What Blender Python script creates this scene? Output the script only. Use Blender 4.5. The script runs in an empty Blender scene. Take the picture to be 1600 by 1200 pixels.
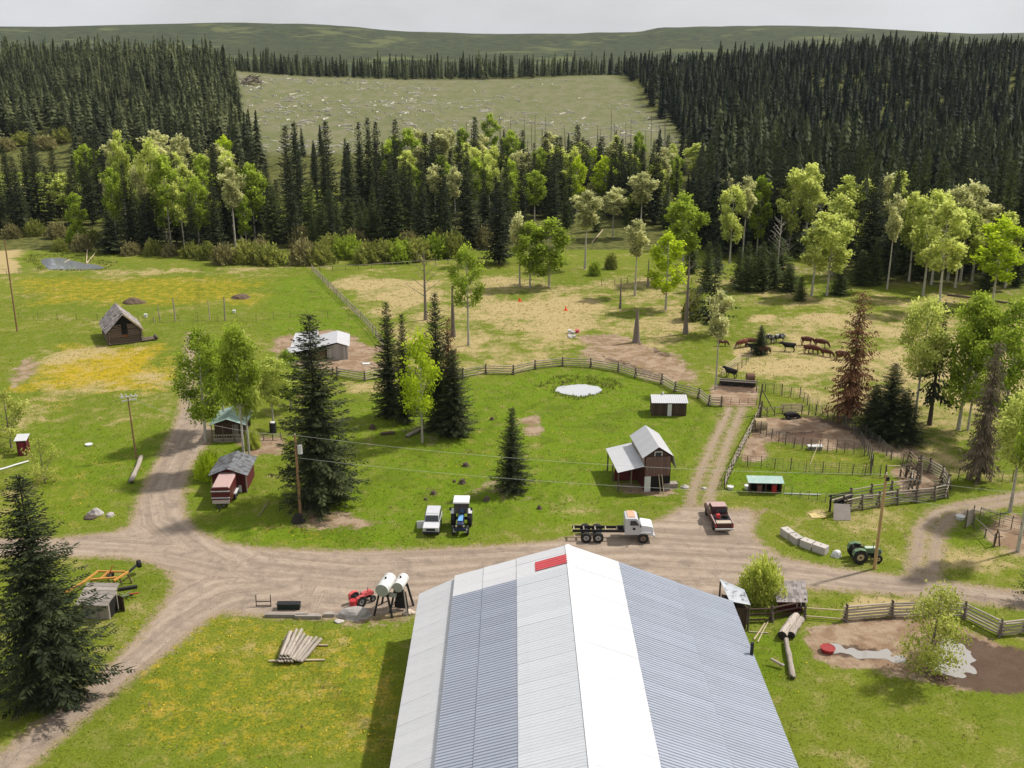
import bpy, math, random
import numpy as np
from mathutils import Vector, Matrix, Quaternion

random.seed(7)
RNG = np.random.default_rng(11)
sc = bpy.context.scene
col = sc.collection
R = math.radians

# ------------------------------------------------------------------ camera, sky, sun, exposure
CAM_H = 45.4
FPX = 1600.0                      # focal length in photograph pixels (photograph 1600 wide)
TILT = math.atan(530.0 / FPX)     # horizon line lies 530 px above the picture centre
ST, CT = math.sin(TILT), math.cos(TILT)

cam_data = bpy.data.cameras.new("camera")
cam_data.sensor_width = 36.0
cam_data.lens = 36.0
cam_data.clip_start = 0.5
cam_data.clip_end = 12000.0
cam = bpy.data.objects.new("camera", cam_data)
cam.location = (0, 0, CAM_H)
cam.rotation_euler = (math.pi / 2 - TILT, 0, 0)
col.objects.link(cam)
sc.camera = cam

SUN_ELEV = 52.0
SUN_AZ = 66.0                     # degrees from +Y (view direction) towards +X (right)
sdir = Vector((math.sin(R(SUN_AZ)) * math.cos(R(SUN_ELEV)), math.cos(R(SUN_AZ)) * math.cos(R(SUN_ELEV)), math.sin(R(SUN_ELEV))))
sun_data = bpy.data.lights.new("sun", 'SUN')
sun_data.energy = 4.3
sun_data.angle = R(2.5)
sun_data.color = (1.0, 0.95, 0.87)
sun = bpy.data.objects.new("sun", sun_data)
sun.rotation_euler = (-sdir).to_track_quat('-Z', 'Y').to_euler()
sun.location = (60, 60, 120)
col.objects.link(sun)

world = bpy.data.worlds.new("World")
sc.world = world
world.use_nodes = True
wn, wl = world.node_tree.nodes, world.node_tree.links
wn.clear()
w_out = wn.new("ShaderNodeOutputWorld")
w_bg = wn.new("ShaderNodeBackground")
w_sky = wn.new("ShaderNodeTexSky")
w_sky.sky_type = 'NISHITA'
w_sky.sun_disc = False
w_sky.sun_elevation = R(SUN_ELEV)
w_sky.sun_rotation = R(SUN_AZ)
w_sky.air_density = 1.2
w_sky.dust_density = 2.0
w_tc = wn.new("ShaderNodeTexCoord")
w_map = wn.new("ShaderNodeMapping")
w_map.inputs["Scale"].default_value = (1.0, 1.0, 2.6)
w_noise = wn.new("ShaderNodeTexNoise")
w_noise.inputs["Scale"].default_value = 2.2
w_noise.inputs["Detail"].default_value = 7.0
w_noise.inputs["Roughness"].default_value = 0.55
w_ramp = wn.new("ShaderNodeValToRGB")
w_ramp.color_ramp.elements[0].position = 0.34
w_ramp.color_ramp.elements[0].color = (0.72, 0.72, 0.72, 1)
w_ramp.color_ramp.elements[1].position = 0.56
w_ramp.color_ramp.elements[1].color = (1, 1, 1, 1)
w_mix = wn.new("ShaderNodeMix")
w_mix.data_type = 'RGBA'
w_mix.inputs["B"].default_value = (10.6, 10.8, 11.1, 1)     # bright thin cloud
wl.new(w_tc.outputs["Generated"], w_map.inputs["Vector"])
wl.new(w_map.outputs["Vector"], w_noise.inputs["Vector"])
wl.new(w_noise.outputs["Fac"], w_ramp.inputs["Fac"])
wl.new(w_ramp.outputs["Color"], w_mix.inputs["Factor"])
wl.new(w_sky.outputs["Color"], w_mix.inputs["A"])
wl.new(w_mix.outputs["Result"], w_bg.inputs["Color"])
w_bg.inputs["Strength"].default_value = 0.062
wl.new(w_bg.outputs["Background"], w_out.inputs["Surface"])

sc.view_settings.view_transform = 'Standard'
sc.view_settings.look = 'None'
sc.view_settings.exposure = 0.2
sc.view_settings.gamma = 1.0
sc.view_settings.use_curve_mapping = False
sc.cycles.max_bounces = 6
sc.cycles.transparent_max_bounces = 6
sc.cycles.use_denoising = True

# ------------------------------------------------------------------ photograph pixel -> place
def pray(px, py):
    v = (py - 600.0) / FPX
    return (px - 800.0) / FPX, CT - v * ST, -(ST + v * CT)

def G(px, py, z=0.0):
    """The point at height z that a photograph pixel looks at."""
    dx, dy, dz = pray(px, py)
    t = (z - CAM_H) / dz
    return Vector((dx * t, dy * t, z))

def at_depth(px, py, Y):
    dx, dy, dz = pray(px, py)
    t = Y / dy
    return Vector((dx * t, Y, CAM_H + dz * t))

def height(px, pb, pt):
    """Height of an upright thing standing at pixel row pb whose top is at row pt."""
    b = G(px, pb)
    return at_depth(px, pt, b.y).z

def ppm(py):
    return (py - 70.0) * CT / CAM_H

# ------------------------------------------------------------------ numpy noise for shapes
def _hash(ix, iy, s):
    h = (ix.astype(np.int64) * 374761393 + iy.astype(np.int64) * 668265263 + s * 974711) & 0x7fffffff
    h = ((h ^ (h >> 13)) * 1274126177) & 0x7fffffff
    return ((h ^ (h >> 16)) & 0xffff) / 65535.0

def vnoise(x, y, scale, seed=0):
    x = np.asarray(x, float) / scale; y = np.asarray(y, float) / scale
    ix, iy = np.floor(x), np.floor(y)
    fx, fy = x - ix, y - iy
    fx = fx * fx * (3 - 2 * fx); fy = fy * fy * (3 - 2 * fy)
    a = _hash(ix, iy, seed); b = _hash(ix + 1, iy, seed)
    c = _hash(ix, iy + 1, seed); d = _hash(ix + 1, iy + 1, seed)
    return (a * (1 - fx) + b * fx) * (1 - fy) + (c * (1 - fx) + d * fx) * fy

def sstep(a, b, x):
    t = np.clip((np.asarray(x, float) - a) / (b - a), 0, 1)
    return t * t * (3 - 2 * t)

def poly_sdf(x, y, pts):
    """Signed distance in metres (negative inside) to a ground polygon."""
    x = np.asarray(x, float); y = np.asarray(y, float)
    d2 = np.full(x.shape, 1e12); inside = np.zeros(x.shape, bool)
    n = len(pts)
    for i in range(n):
        ax, ay = pts[i][0], pts[i][1]; bx, by = pts[(i + 1) % n][0], pts[(i + 1) % n][1]
        ex, ey = bx - ax, by - ay
        L = ex * ex + ey * ey + 1e-9
        t = np.clip(((x - ax) * ex + (y - ay) * ey) / L, 0, 1)
        d2 = np.minimum(d2, (x - ax - t * ex) ** 2 + (y - ay - t * ey) ** 2)
        c = (ay > y) != (by > y)
        xi = ax + (y - ay) * ex / (ey if abs(ey) > 1e-9 else 1e-9)
        inside ^= c & (x < xi)
    d = np.sqrt(d2)
    return np.where(inside, -d, d)

def line_dist(x, y, pts):
    """(distance, signed lateral, distance along) to a ground polyline."""
    x = np.asarray(x, float); y = np.asarray(y, float)
    best = np.full(x.shape, 1e12); lat = np.zeros(x.shape); alo = np.zeros(x.shape); s = 0.0
    for i in range(len(pts) - 1):
        ax, ay = pts[i][0], pts[i][1]; bx, by = pts[i + 1][0], pts[i + 1][1]
        ex, ey = bx - ax, by - ay
        L2 = ex * ex + ey * ey + 1e-9; L = math.sqrt(L2)
        t = np.clip(((x - ax) * ex + (y - ay) * ey) / L2, 0, 1)
        d = (x - ax - t * ex) ** 2 + (y - ay - t * ey) ** 2
        m = d < best
        best = np.where(m, d, best)
        side = np.sign(ex * (y - ay) - ey * (x - ax))
        lat = np.where(m, side * np.sqrt(d), lat)
        alo = np.where(m, s + t * L, alo)
        s += L
    return np.sqrt(best), lat, alo

def GP(pts):
    return [tuple(G(a, b))[:2] for a, b in pts]

# ------------------------------------------------------------------ the lie of the land
POND = G(906, 607); CREEK = G(112, 411)
CREEK_POLY = GP([(60, 402), (95, 400), (130, 408), (166, 414), (160, 419), (110, 420), (74, 419), (64, 410)])
POND_POLY = GP([(868, 608), (874, 601), (893, 598), (915, 597), (935, 600), (943, 606), (932, 612), (905, 616), (882, 613)])

def terrain(x, y):
    x = np.asarray(x, float); y = np.asarray(y, float)
    # a hillside beyond the valley forest, crest about 620 m out
    wob = 30 * (vnoise(x, y, 160, 3) - .5)
    yy = y + wob * sstep(330, 420, y)
    z = 27.0 * sstep(320, 660, yy) ** 0.9
    z = z - 16 * sstep(640, 1000, yy)
    z = z + 60 * sstep(1300, 2600, y) * (0.6 + 0.8 * vnoise(x, y, 700, 5))
    z = z + 3.2 * (vnoise(x, y, 55, 9) - .5) * sstep(300, 420, y)
    # right: a hollow and a steeper dark hillside behind it
    rt = sstep(60, 150, x - 0.10 * (y - 300))
    z = z - 7 * rt * sstep(330, 420, y) * (1 - sstep(430, 560, y))
    z = z + 9 * rt * sstep(480, 640, y)
    # left: forested shoulder
    lf = sstep(70, 170, -x - 0.10 * (y - 300))
    z = z + 6 * lf * sstep(360, 560, y)
    # hollows of the two ponds
    d = poly_sdf(x, y, POND_POLY)
    z = z - 0.55 * (1 - sstep(-1.5, 2.6, d))
    d = poly_sdf(x, y, CREEK_POLY)
    z = z - 0.5 * (1 - sstep(-2.5, 3.0, d))
    return z

def tz(x, y):
    return float(terrain(np.array([x]), np.array([y]))[0])

# ------------------------------------------------------------------ what covers the ground, in fields
ROAD = GP([(-90, 843), (90, 842), (125, 838), (180, 832), (205, 822), (213, 800), (218, 780), (232, 750), (250, 715), (262, 690), (272, 670),
           (282, 645), (288, 610), (288, 575), (291, 540), (294, 520), (316, 519), (304, 540), (299, 575), (300, 600), (303, 640), (312, 658), (330, 670),
           (326, 690), (313, 705), (300, 722), (290, 745), (284, 775), (287, 803), (303, 828), (345, 848), (400, 857), (520, 862), (650, 860),
           (800, 852), (872, 846), (900, 838), (960, 826), (1010, 820), (1045, 808), (1066, 792), (1112, 792), (1140, 798), (1172, 796), (1178, 812), (1172, 830), (1190, 852), (1225, 873), (1290, 886), (1370, 897), (1412, 902),
           (1465, 908), (1520, 916), (1600, 926), (1720, 938), (1720, 968), (1600, 950), (1500, 938), (1400, 928), (1330, 922), (1250, 918),
           (1180, 925), (1150, 950), (1000, 965), (700, 968), (640, 958), (540, 966), (400, 961), (350, 955), (322, 968), (270, 1010), (215, 1050), (120, 1130),
           (30, 1210), (-80, 1280), (-120, 1240), (0, 1180), (100, 1100), (165, 1048), (215, 1000), (255, 950), (275, 915), (268, 895), (240, 880), (190, 870),
           (100, 868), (-90, 868)])
ROAD_LINES = [GP([(-90, 855), (130, 855), (260, 862), (400, 890), (560, 905), (800, 890), (1000, 880), (1180, 890), (1300, 903), (1450, 918), (1720, 950)]),
              GP([(400, 898), (320, 860), (258, 812), (250, 772), (275, 715), (296, 672), (296, 600), (304, 520)]),
              GP([(440, 915), (350, 925), (280, 965), (200, 1035), (60, 1150)])]
TRACK1 = [GP([(1078, 800), (1082, 770), (1100, 725), (1128, 665), (1140, 638)]), GP([(1106, 800), (1110, 770), (1126, 720), (1148, 665), (1160, 638)])]
TRACK2 = [GP([(1428, 908), (1432, 865), (1440, 825), (1465, 800), (1510, 788), (1600, 772), (1690, 762)]), GP([(1455, 908), (1460, 865), (1466, 828), (1490, 806), (1530, 794), (1600, 782), (1690, 772)])]

def _blob(x, y, pts, soft, jit=0.0, seed=1):
    d = poly_sdf(x, y, GP(pts))
    if jit:
        d = d + jit * (vnoise(x, y, 5.0, seed) - .5) * 2 + jit * .6 * (vnoise(x, y, 1.7, seed + 1) - .5) * 2
    return 1 - sstep(-soft, soft, d)

BARE = [  # brown bare soil: (outline, softness, strength)
    ([(1245, 990), (1256, 974), (1330, 966), (1410, 958), (1480, 968), (1530, 985), (1570, 1003), (1690, 1010), (1690, 1100), (1560, 1090), (1420, 1060), (1330, 1045), (1260, 1030)], 1.0, 1.0),
    ([(1176, 660), (1195, 652), (1280, 652), (1322, 664), (1352, 690), (1340, 704), (1280, 700), (1222, 690), (1196, 690), (1200, 722), (1150, 724), (1165, 690)], .8, 1.0),
    ([(1112, 602), (1150, 596), (1184, 602), (1182, 636), (1114, 636)], .9, 1.0),
    ([(895, 548), (898, 520), (960, 522), (1010, 540), (1060, 552), (1098, 600), (1095, 612), (1040, 594), (980, 578), (920, 568)], 2.2, .8),
    ([(425, 545), (440, 528), (480, 515), (560, 524), (588, 545), (600, 575), (560, 585), (520, 580), (470, 570), (430, 562)], 1.6, 1.0),
    ([(1545, 812), (1605, 802), (1690, 805), (1690, 870), (1600, 868), (1535, 846), (1528, 826)], .9, .95),
    ([(380, 682), (440, 684), (440, 710), (382, 712)], .8, 1.0),
    ([(1390, 735), (1430, 725), (1470, 748), (1470, 770), (1420, 772)], .8, 1.0),
    ([(1150, 800), (1195, 785), (1210, 800), (1180, 830), (1150, 825)], 1.0, .7),
    ([(812, 655), (835, 648), (852, 668), (848, 682), (820, 680)], .9, .8),
    ([(470, 790), (560, 800), (620, 820), (540, 830), (470, 822)], 1.2, .75),
    ([(960, 752), (1000, 758), (1050, 764), (1060, 772), (1000, 775), (960, 765)], .7, .8),
    ([(10, 620), (20, 580), (40, 560), (60, 570), (40, 600), (25, 630)], 1.2, .7),
    ([(755, 745), (800, 760), (835, 775), (840, 790), (800, 782), (740, 765)], 1.3, .6),
    ([(1315, 660), (1370, 680), (1440, 700), (1440, 722), (1390, 715), (1340, 690)], 1.5, .75),
    ([(650, 655), (720, 655), (740, 690), (660, 700), (620, 680)], 2.0, .35),
    ([(520, 960), (640, 950), (640, 975), (530, 980)], .8, .7),
    ([(1180, 408), (1600, 448), (1600, 462), (1180, 428)], 3, .45),
]
STRAW = [  # pale dry grass and straw
    ([(600, 430), (1100, 430), (1100, 560), (900, 575), (700, 575), (600, 520)], 9, .58),
    ([(1330, 640), (1480, 620), (1640, 640), (1640, 770), (1480, 745), (1420, 725)], 4, .48),
    ([(1120, 500), (1640, 480), (1640, 640), (1300, 640), (1180, 590)], 7, .66),
    ([(1180, 775), (1400, 800), (1420, 880), (1250, 865)], 4, .22),
    ([(300, 770), (340, 800), (520, 800), (640, 790), (600, 840), (400, 835)], 3, .35),
    ([(515, 440), (560, 432), (690, 440), (720, 470), (640, 480), (560, 475)], 4, 1.0),
    ([(700, 430), (800, 425), (830, 450), (790, 470), (720, 465)], 4, .75),
    ([(740, 480), (860, 465), (960, 470), (985, 500), (900, 520), (800, 520), (740, 505)], 3, .95),
    ([(530, 480), (700, 470), (760, 520), (740, 560), (640, 570), (600, 540)], 5, .55),
    ([(900, 520), (1010, 540), (1080, 590), (1020, 585), (930, 562)], 2.4, .75),
    ([(1190, 560), (1290, 545), (1400, 540), (1500, 560), (1640, 600), (1640, 640), (1450, 640), (1330, 640), (1250, 610), (1190, 590)], 6, .85),
    ([(1170, 492), (1210, 492), (1212, 500), (1172, 503)], .8, 1.3),
    ([(1240, 495), (1310, 490), (1310, 498), (1250, 502)], 1.0, 1.1),
    ([(1150, 545), (1190, 535), (1195, 550), (1160, 556)], .9, 1.2),
    ([(1300, 500), (1430, 500), (1640, 560), (1640, 600), (1400, 560)], 8, .5),
    ([(1312, 945), (1340, 932), (1440, 938), (1450, 952), (1360, 962), (1320, 966)], .9, 1.1),
    ([(1264, 800), (1284, 798), (1290, 806), (1272, 812)], .4, 1.3),
    ([(60, 545), (270, 545), (280, 560), (276, 660), (40, 668), (30, 625)], 3, .40),
    ([(30, 405), (40, 378), (0, 385), (-40, 400), (-40, 428), (30, 428)], 1.2, 1.25),
    ([(60, 420), (170, 418), (330, 418), (520, 410), (520, 418), (330, 428), (80, 428)], 2.2, .6),
    ([(540, 596), (640, 590), (640, 612), (550, 616)], 1.5, .8),
    ([(1480, 860), (1600, 868), (1600, 890), (1490, 885)], 2.5, .5),
    ([(1120, 440), (1600, 470), (1600, 490), (1120, 480)], 5, .5),
    ([(60, 850), (200, 872), (230, 900), (150, 960), (40, 960)], 3, .25),
    ([(840, 650), (800, 640), (700, 560), (640, 560), (780, 660), (900, 840), (940, 830)], 1.3, .38),
]
DAND = [  # dandelion colour
    ([(95, 540), (245, 535), (275, 575), (250, 606), (180, 618), (60, 618), (25, 606), (60, 570)], 5, .95),
    ([(60, 600), (110, 615), (110, 650), (60, 650)], 2, .5),
    ([(20, 428), (420, 430), (420, 480), (30, 480)], 7, .66),
    ([(225, 960), (420, 965), (640, 985), (640, 1200), (150, 1200)], 3, .55),
    ([(400, 800), (640, 840), (640, 860), (350, 850)], 2, .4),
    ([(700, 660), (1070, 650), (1060, 700), (800, 760), (560, 790)], 5, .3),
    ([(1200, 695), (1340, 705), (1380, 735), (1210, 728)], 1.2, .38),
    ([(20, 700), (210, 700), (200, 830), (20, 830)], 4, .4),
    ([(1170, 790), (1400, 800), (1400, 890), (1220, 860)], 4, .25),
    ([(500, 440), (420, 430), (500, 500), (440, 510)], 4, .3),
    ([(1180, 560), (1600, 600), (1600, 460), (1180, 460)], 8, .25),
]
MUD = [([(1276, 1004), (1320, 1004), (1400, 1014), (1400, 1034), (1330, 1032), (1284, 1024)], .7, 1.0), ([(1446, 1000), (1510, 998), (1545, 1018), (1640, 1012), (1700, 1060), (1600, 1100), (1450, 1070), (1440, 1030)], 1.0, 1.0),
       ([(1290, 672), (1290, 690), (1250, 700), (1210, 690), (1226, 676)], .6, .8), ([(1240, 648), (1290, 650), (1330, 668), (1326, 676), (1280, 660)], .4, .8), ([(1126, 600), (1180, 604), (1180, 612), (1118, 610)], .5, .9), ([(1340, 960), (1420, 958), (1400, 968), (1345, 972)], .6, .7),
       ([(940, 556), (1010, 572), (1040, 586), (1000, 586), (950, 570)], .8, .6), ([(990, 534), (1040, 546), (1060, 560), (1030, 556)], .7, .7)]
LUSH = [
    ([(560, 600), (860, 580), (1000, 590), (1100, 640), (1060, 780), (960, 800), (700, 850), (400, 850), (560, 720)], 6, .8),
    ([(400, 850), (320, 830), (360, 800), (480, 820), (640, 830), (640, 858)], 2, .9),
    ([(1140, 725), (1400, 745), (1400, 775), (1130, 765)], 3, .9),
    ([(280, 640), (400, 640), (420, 760), (300, 800)], 4, .5),
    ([(1480, 790), (1540, 830), (1560, 860), (1480, 840)], 3, .6),
    ([(420, 440), (500, 425), (580, 500), (600, 530), (420, 520)], 3, .7),
    ([(60, 665), (280, 665), (230, 800), (40, 800)], 4, .5),
    ([(560, 960), (660, 980), (640, 1060), (540, 1050)], 3, .5),
    ([(1180, 980), (1240, 985), (1240, 1080), (1180, 1080)], 2, .8),
    ([(840, 580), (960, 576), (1000, 600), (960, 620), (840, 615)], 2, .8),
]

def fields(x, y):
    x = np.asarray(x, float); y = np.asarray(y, float)
    F = {}
    d = poly_sdf(x, y, ROAD)
    lat = np.zeros(x.shape); best = np.full(x.shape, 1e9); alo = np.zeros(x.shape)
    for L in ROAD_LINES:
        dd, la, al = line_dist(x, y, L)
        m = dd < best
        best = np.where(m, dd, best); lat = np.where(m, la, lat); alo = np.where(m, al, alo)
    for T, w in ((TRACK1, .30), (TRACK2, .50)):
        for L in T:
            dd, la, al = line_dist(x, y, L)
            tr = dd - w
            m = (tr < d) & (dd < 3)
            d = np.minimum(d, tr)
            lat = np.where(m, la, lat); alo = np.where(m, al, alo)
    F['road'] = np.clip(d, -4, 6)
    F['lat'] = lat; F['alo'] = alo
    bare = np.zeros(x.shape)
    for i, (p, s, k) in enumerate(BARE):
        bare = np.maximum(bare, k * _blob(x, y, p, s, s * .8, 20 + i))
    F['bare'] = bare
    st = np.zeros(x.shape)
    for i, (p, s, k) in enumerate(STRAW):
        st = np.maximum(st, k * _blob(x, y, p, s, s * .7, 50 + i))
    F['straw'] = st
    mu = np.zeros(x.shape)
    for i, (p, s, k) in enumerate(MUD):
        mu = np.maximum(mu, k * _blob(x, y, p, s, s * .9, 150 + i))
    F['mud'] = mu
    dn = np.zeros(x.shape)
    for i, (p, s, k) in enumerate(DAND):
        dn = np.maximum(dn, k * _blob(x, y, p, s, s * .5, 80 + i))
    F['dand'] = dn
    lu = np.zeros(x.shape)
    for i, (p, s, k) in enumerate(LUSH):
        lu = np.maximum(lu, k * _blob(x, y, p, s, s * .5, 110 + i))
    F['lush'] = lu
    # forest floor and cut hillside
    fo = sstep(215, 250, y + 6 * np.sin(x * .08)) * sstep(20, 60, np.abs(x + 60) + .0 * y)
    frt = sstep(0, 12, y - (196 - 0.05 * (x - 60))) * sstep(55, 75, x)
    fmid = sstep(0, 8, y - 232) 
    mead = sstep(0, 12, -x - 92) * (1 - sstep(360, 385, y)) * sstep(268, 290, y) + (1 - sstep(6, 14, np.abs(x + 62))) * sstep(262, 280, y) * (1 - sstep(330, 350, y))
    F['forest'] = np.clip(np.maximum(frt, fmid) - .85 * np.clip(mead, 0, 1) * (x < 60), 0, 1)
    cx = x + 0.0 * y
    clear = sstep(392, 412, y) * (1 - sstep(-7, 7, x - 66 - 10 * (vnoise(x, y, 40, 77) - .5))) * sstep(-7, 7, x + 113 + .33 * (y - 440)) * (1 - sstep(640, 660, y))
    F['clear'] = clear
    F['far'] = sstep(690, 730, y)
    return F
# ------------------------------------------------------------------ materials
def nodes_of(name):
    m = bpy.data.materials.new(name)
    m.use_nodes = True
    nt = m.node_tree
    return m, nt, nt.nodes["Principled BSDF"]

def lin(c):
    return tuple(((v / 255) / 12.92 if v <= 10 else (((v / 255) + .055) / 1.055) ** 2.4) for v in c)

MATS = {}
def mat(name, colr, rough=.8, metal=0.0, var=.25, scale=3.0, bump=.0, spec=.3, stretch=None, rand=.12, second=None, sfac=.5):
    """Procedural surface: base colour broken by two noises, optional second colour in patches, slight variation from object to object."""
    if name in MATS:
        return MATS[name]
    m, nt, b = nodes_of(name)
    N, L = nt.nodes, nt.links
    tc = N.new("ShaderNodeTexCoord")
    mp = N.new("ShaderNodeMapping")
    mp.inputs["Scale"].default_value = stretch or (1, 1, 1)
    L.new(tc.outputs["Object"], mp.inputs["Vector"])
    n1 = N.new("ShaderNodeTexNoise"); n1.inputs["Scale"].default_value = scale; n1.inputs["Detail"].default_value = 5
    n2 = N.new("ShaderNodeTexNoise"); n2.inputs["Scale"].default_value = scale * 5.3; n2.inputs["Detail"].default_value = 3
    L.new(mp.outputs["Vector"], n1.inputs["Vector"]); L.new(mp.outputs["Vector"], n2.inputs["Vector"])
    add = N.new("ShaderNodeMath"); add.operation = 'ADD'
    L.new(n1.outputs["Fac"], add.inputs[0]); L.new(n2.outputs["Fac"], add.inputs[1])
    oi = N.new("ShaderNodeObjectInfo")
    ra = N.new("ShaderNodeMapRange"); ra.inputs["To Min"].default_value = 1 - rand; ra.inputs["To Max"].default_value = 1 + rand
    L.new(oi.outputs["Random"], ra.inputs["Value"])
    mr = N.new("ShaderNodeMapRange")
    mr.inputs["From Min"].default_value = .6; mr.inputs["From Max"].default_value = 1.4
    mr.inputs["To Min"].default_value = 1 - var; mr.inputs["To Max"].default_value = 1 + var
    L.new(add.outputs[0], mr.inputs["Value"])
    mul = N.new("ShaderNodeMath"); mul.operation = 'MULTIPLY'
    L.new(mr.outputs[0], mul.inputs[0]); L.new(ra.outputs[0], mul.inputs[1])
    basec = None
    if second:
        mx = N.new("ShaderNodeMix"); mx.data_type = 'RGBA'
        mx.inputs["A"].default_value = (*colr, 1); mx.inputs["B"].default_value = (*second, 1)
        n3 = N.new("ShaderNodeTexNoise"); n3.inputs["Scale"].default_value = scale * 1.7; n3.inputs["Detail"].default_value = 6
        L.new(mp.outputs["Vector"], n3.inputs["Vector"])
        r3 = N.new("ShaderNodeMapRange"); r3.inputs["From Min"].default_value = 1 - sfac - .08; r3.inputs["From Max"].default_value = 1 - sfac + .08
        L.new(n3.outputs["Fac"], r3.inputs["Value"]); L.new(r3.outputs[0], mx.inputs["Factor"])
        basec = mx.outputs["Result"]
    sca = N.new("ShaderNodeVectorMath"); sca.operation = 'SCALE'
    if basec:
        L.new(basec, sca.inputs[0])
    else:
        sca.inputs[0].default_value = colr
    L.new(mul.outputs[0], sca.inputs["Scale"])
    L.new(sca.outputs["Vector"], b.inputs["Base Color"])
    b.inputs["Roughness"].default_value = rough
    b.inputs["Metallic"].default_value = metal
    b.inputs["Specular IOR Level"].default_value = spec
    if bump:
        bp = N.new("ShaderNodeBump"); bp.inputs["Strength"].default_value = bump; bp.inputs["Distance"].default_value = .05
        L.new(n2.outputs["Fac"], bp.inputs["Height"]); L.new(bp.outputs["Normal"], b.inputs["Normal"])
    MATS[name] = m
    return m

def leaf_mat(name, colr, colr2, trans=.25, rand=.25, dark=.55):
    """Foliage: colour per clump from the face attribute 'tint', a little light through the leaves, trees differing a little."""
    m, nt, b = nodes_of(name)
    N, L = nt.nodes, nt.links
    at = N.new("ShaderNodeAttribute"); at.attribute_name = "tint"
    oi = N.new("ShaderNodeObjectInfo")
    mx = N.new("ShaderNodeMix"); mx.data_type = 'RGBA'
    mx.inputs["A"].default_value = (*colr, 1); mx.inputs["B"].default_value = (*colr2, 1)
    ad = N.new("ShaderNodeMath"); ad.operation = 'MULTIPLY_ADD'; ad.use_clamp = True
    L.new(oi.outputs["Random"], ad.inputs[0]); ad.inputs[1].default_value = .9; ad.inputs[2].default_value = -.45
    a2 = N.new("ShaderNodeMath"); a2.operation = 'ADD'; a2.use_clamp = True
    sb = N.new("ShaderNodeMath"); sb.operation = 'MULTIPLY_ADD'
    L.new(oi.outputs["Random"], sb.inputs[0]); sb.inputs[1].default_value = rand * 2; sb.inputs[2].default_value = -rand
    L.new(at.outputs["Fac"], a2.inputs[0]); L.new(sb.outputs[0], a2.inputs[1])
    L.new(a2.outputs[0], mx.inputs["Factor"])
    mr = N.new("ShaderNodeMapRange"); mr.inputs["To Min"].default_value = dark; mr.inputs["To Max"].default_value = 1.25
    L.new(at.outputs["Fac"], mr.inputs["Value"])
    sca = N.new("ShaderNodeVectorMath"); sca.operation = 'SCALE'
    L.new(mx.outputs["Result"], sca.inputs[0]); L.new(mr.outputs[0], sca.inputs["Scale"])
    L.new(sca.outputs["Vector"], b.inputs["Base Color"])
    b.inputs["Roughness"].default_value = .75
    b.inputs["Specular IOR Level"].default_value = .15
    tr = N.new("ShaderNodeBsdfTranslucent")
    L.new(sca.outputs["Vector"], tr.inputs["Color"])
    ms = N.new("ShaderNodeMixShader"); ms.inputs["Fac"].default_value = trans
    L.new(b.outputs["BSDF"], ms.inputs[1]); L.new(tr.outputs["BSDF"], ms.inputs[2])
    L.new(ms.outputs["Shader"], N["Material Output"].inputs["Surface"])
    MATS[name] = m
    return m

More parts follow.
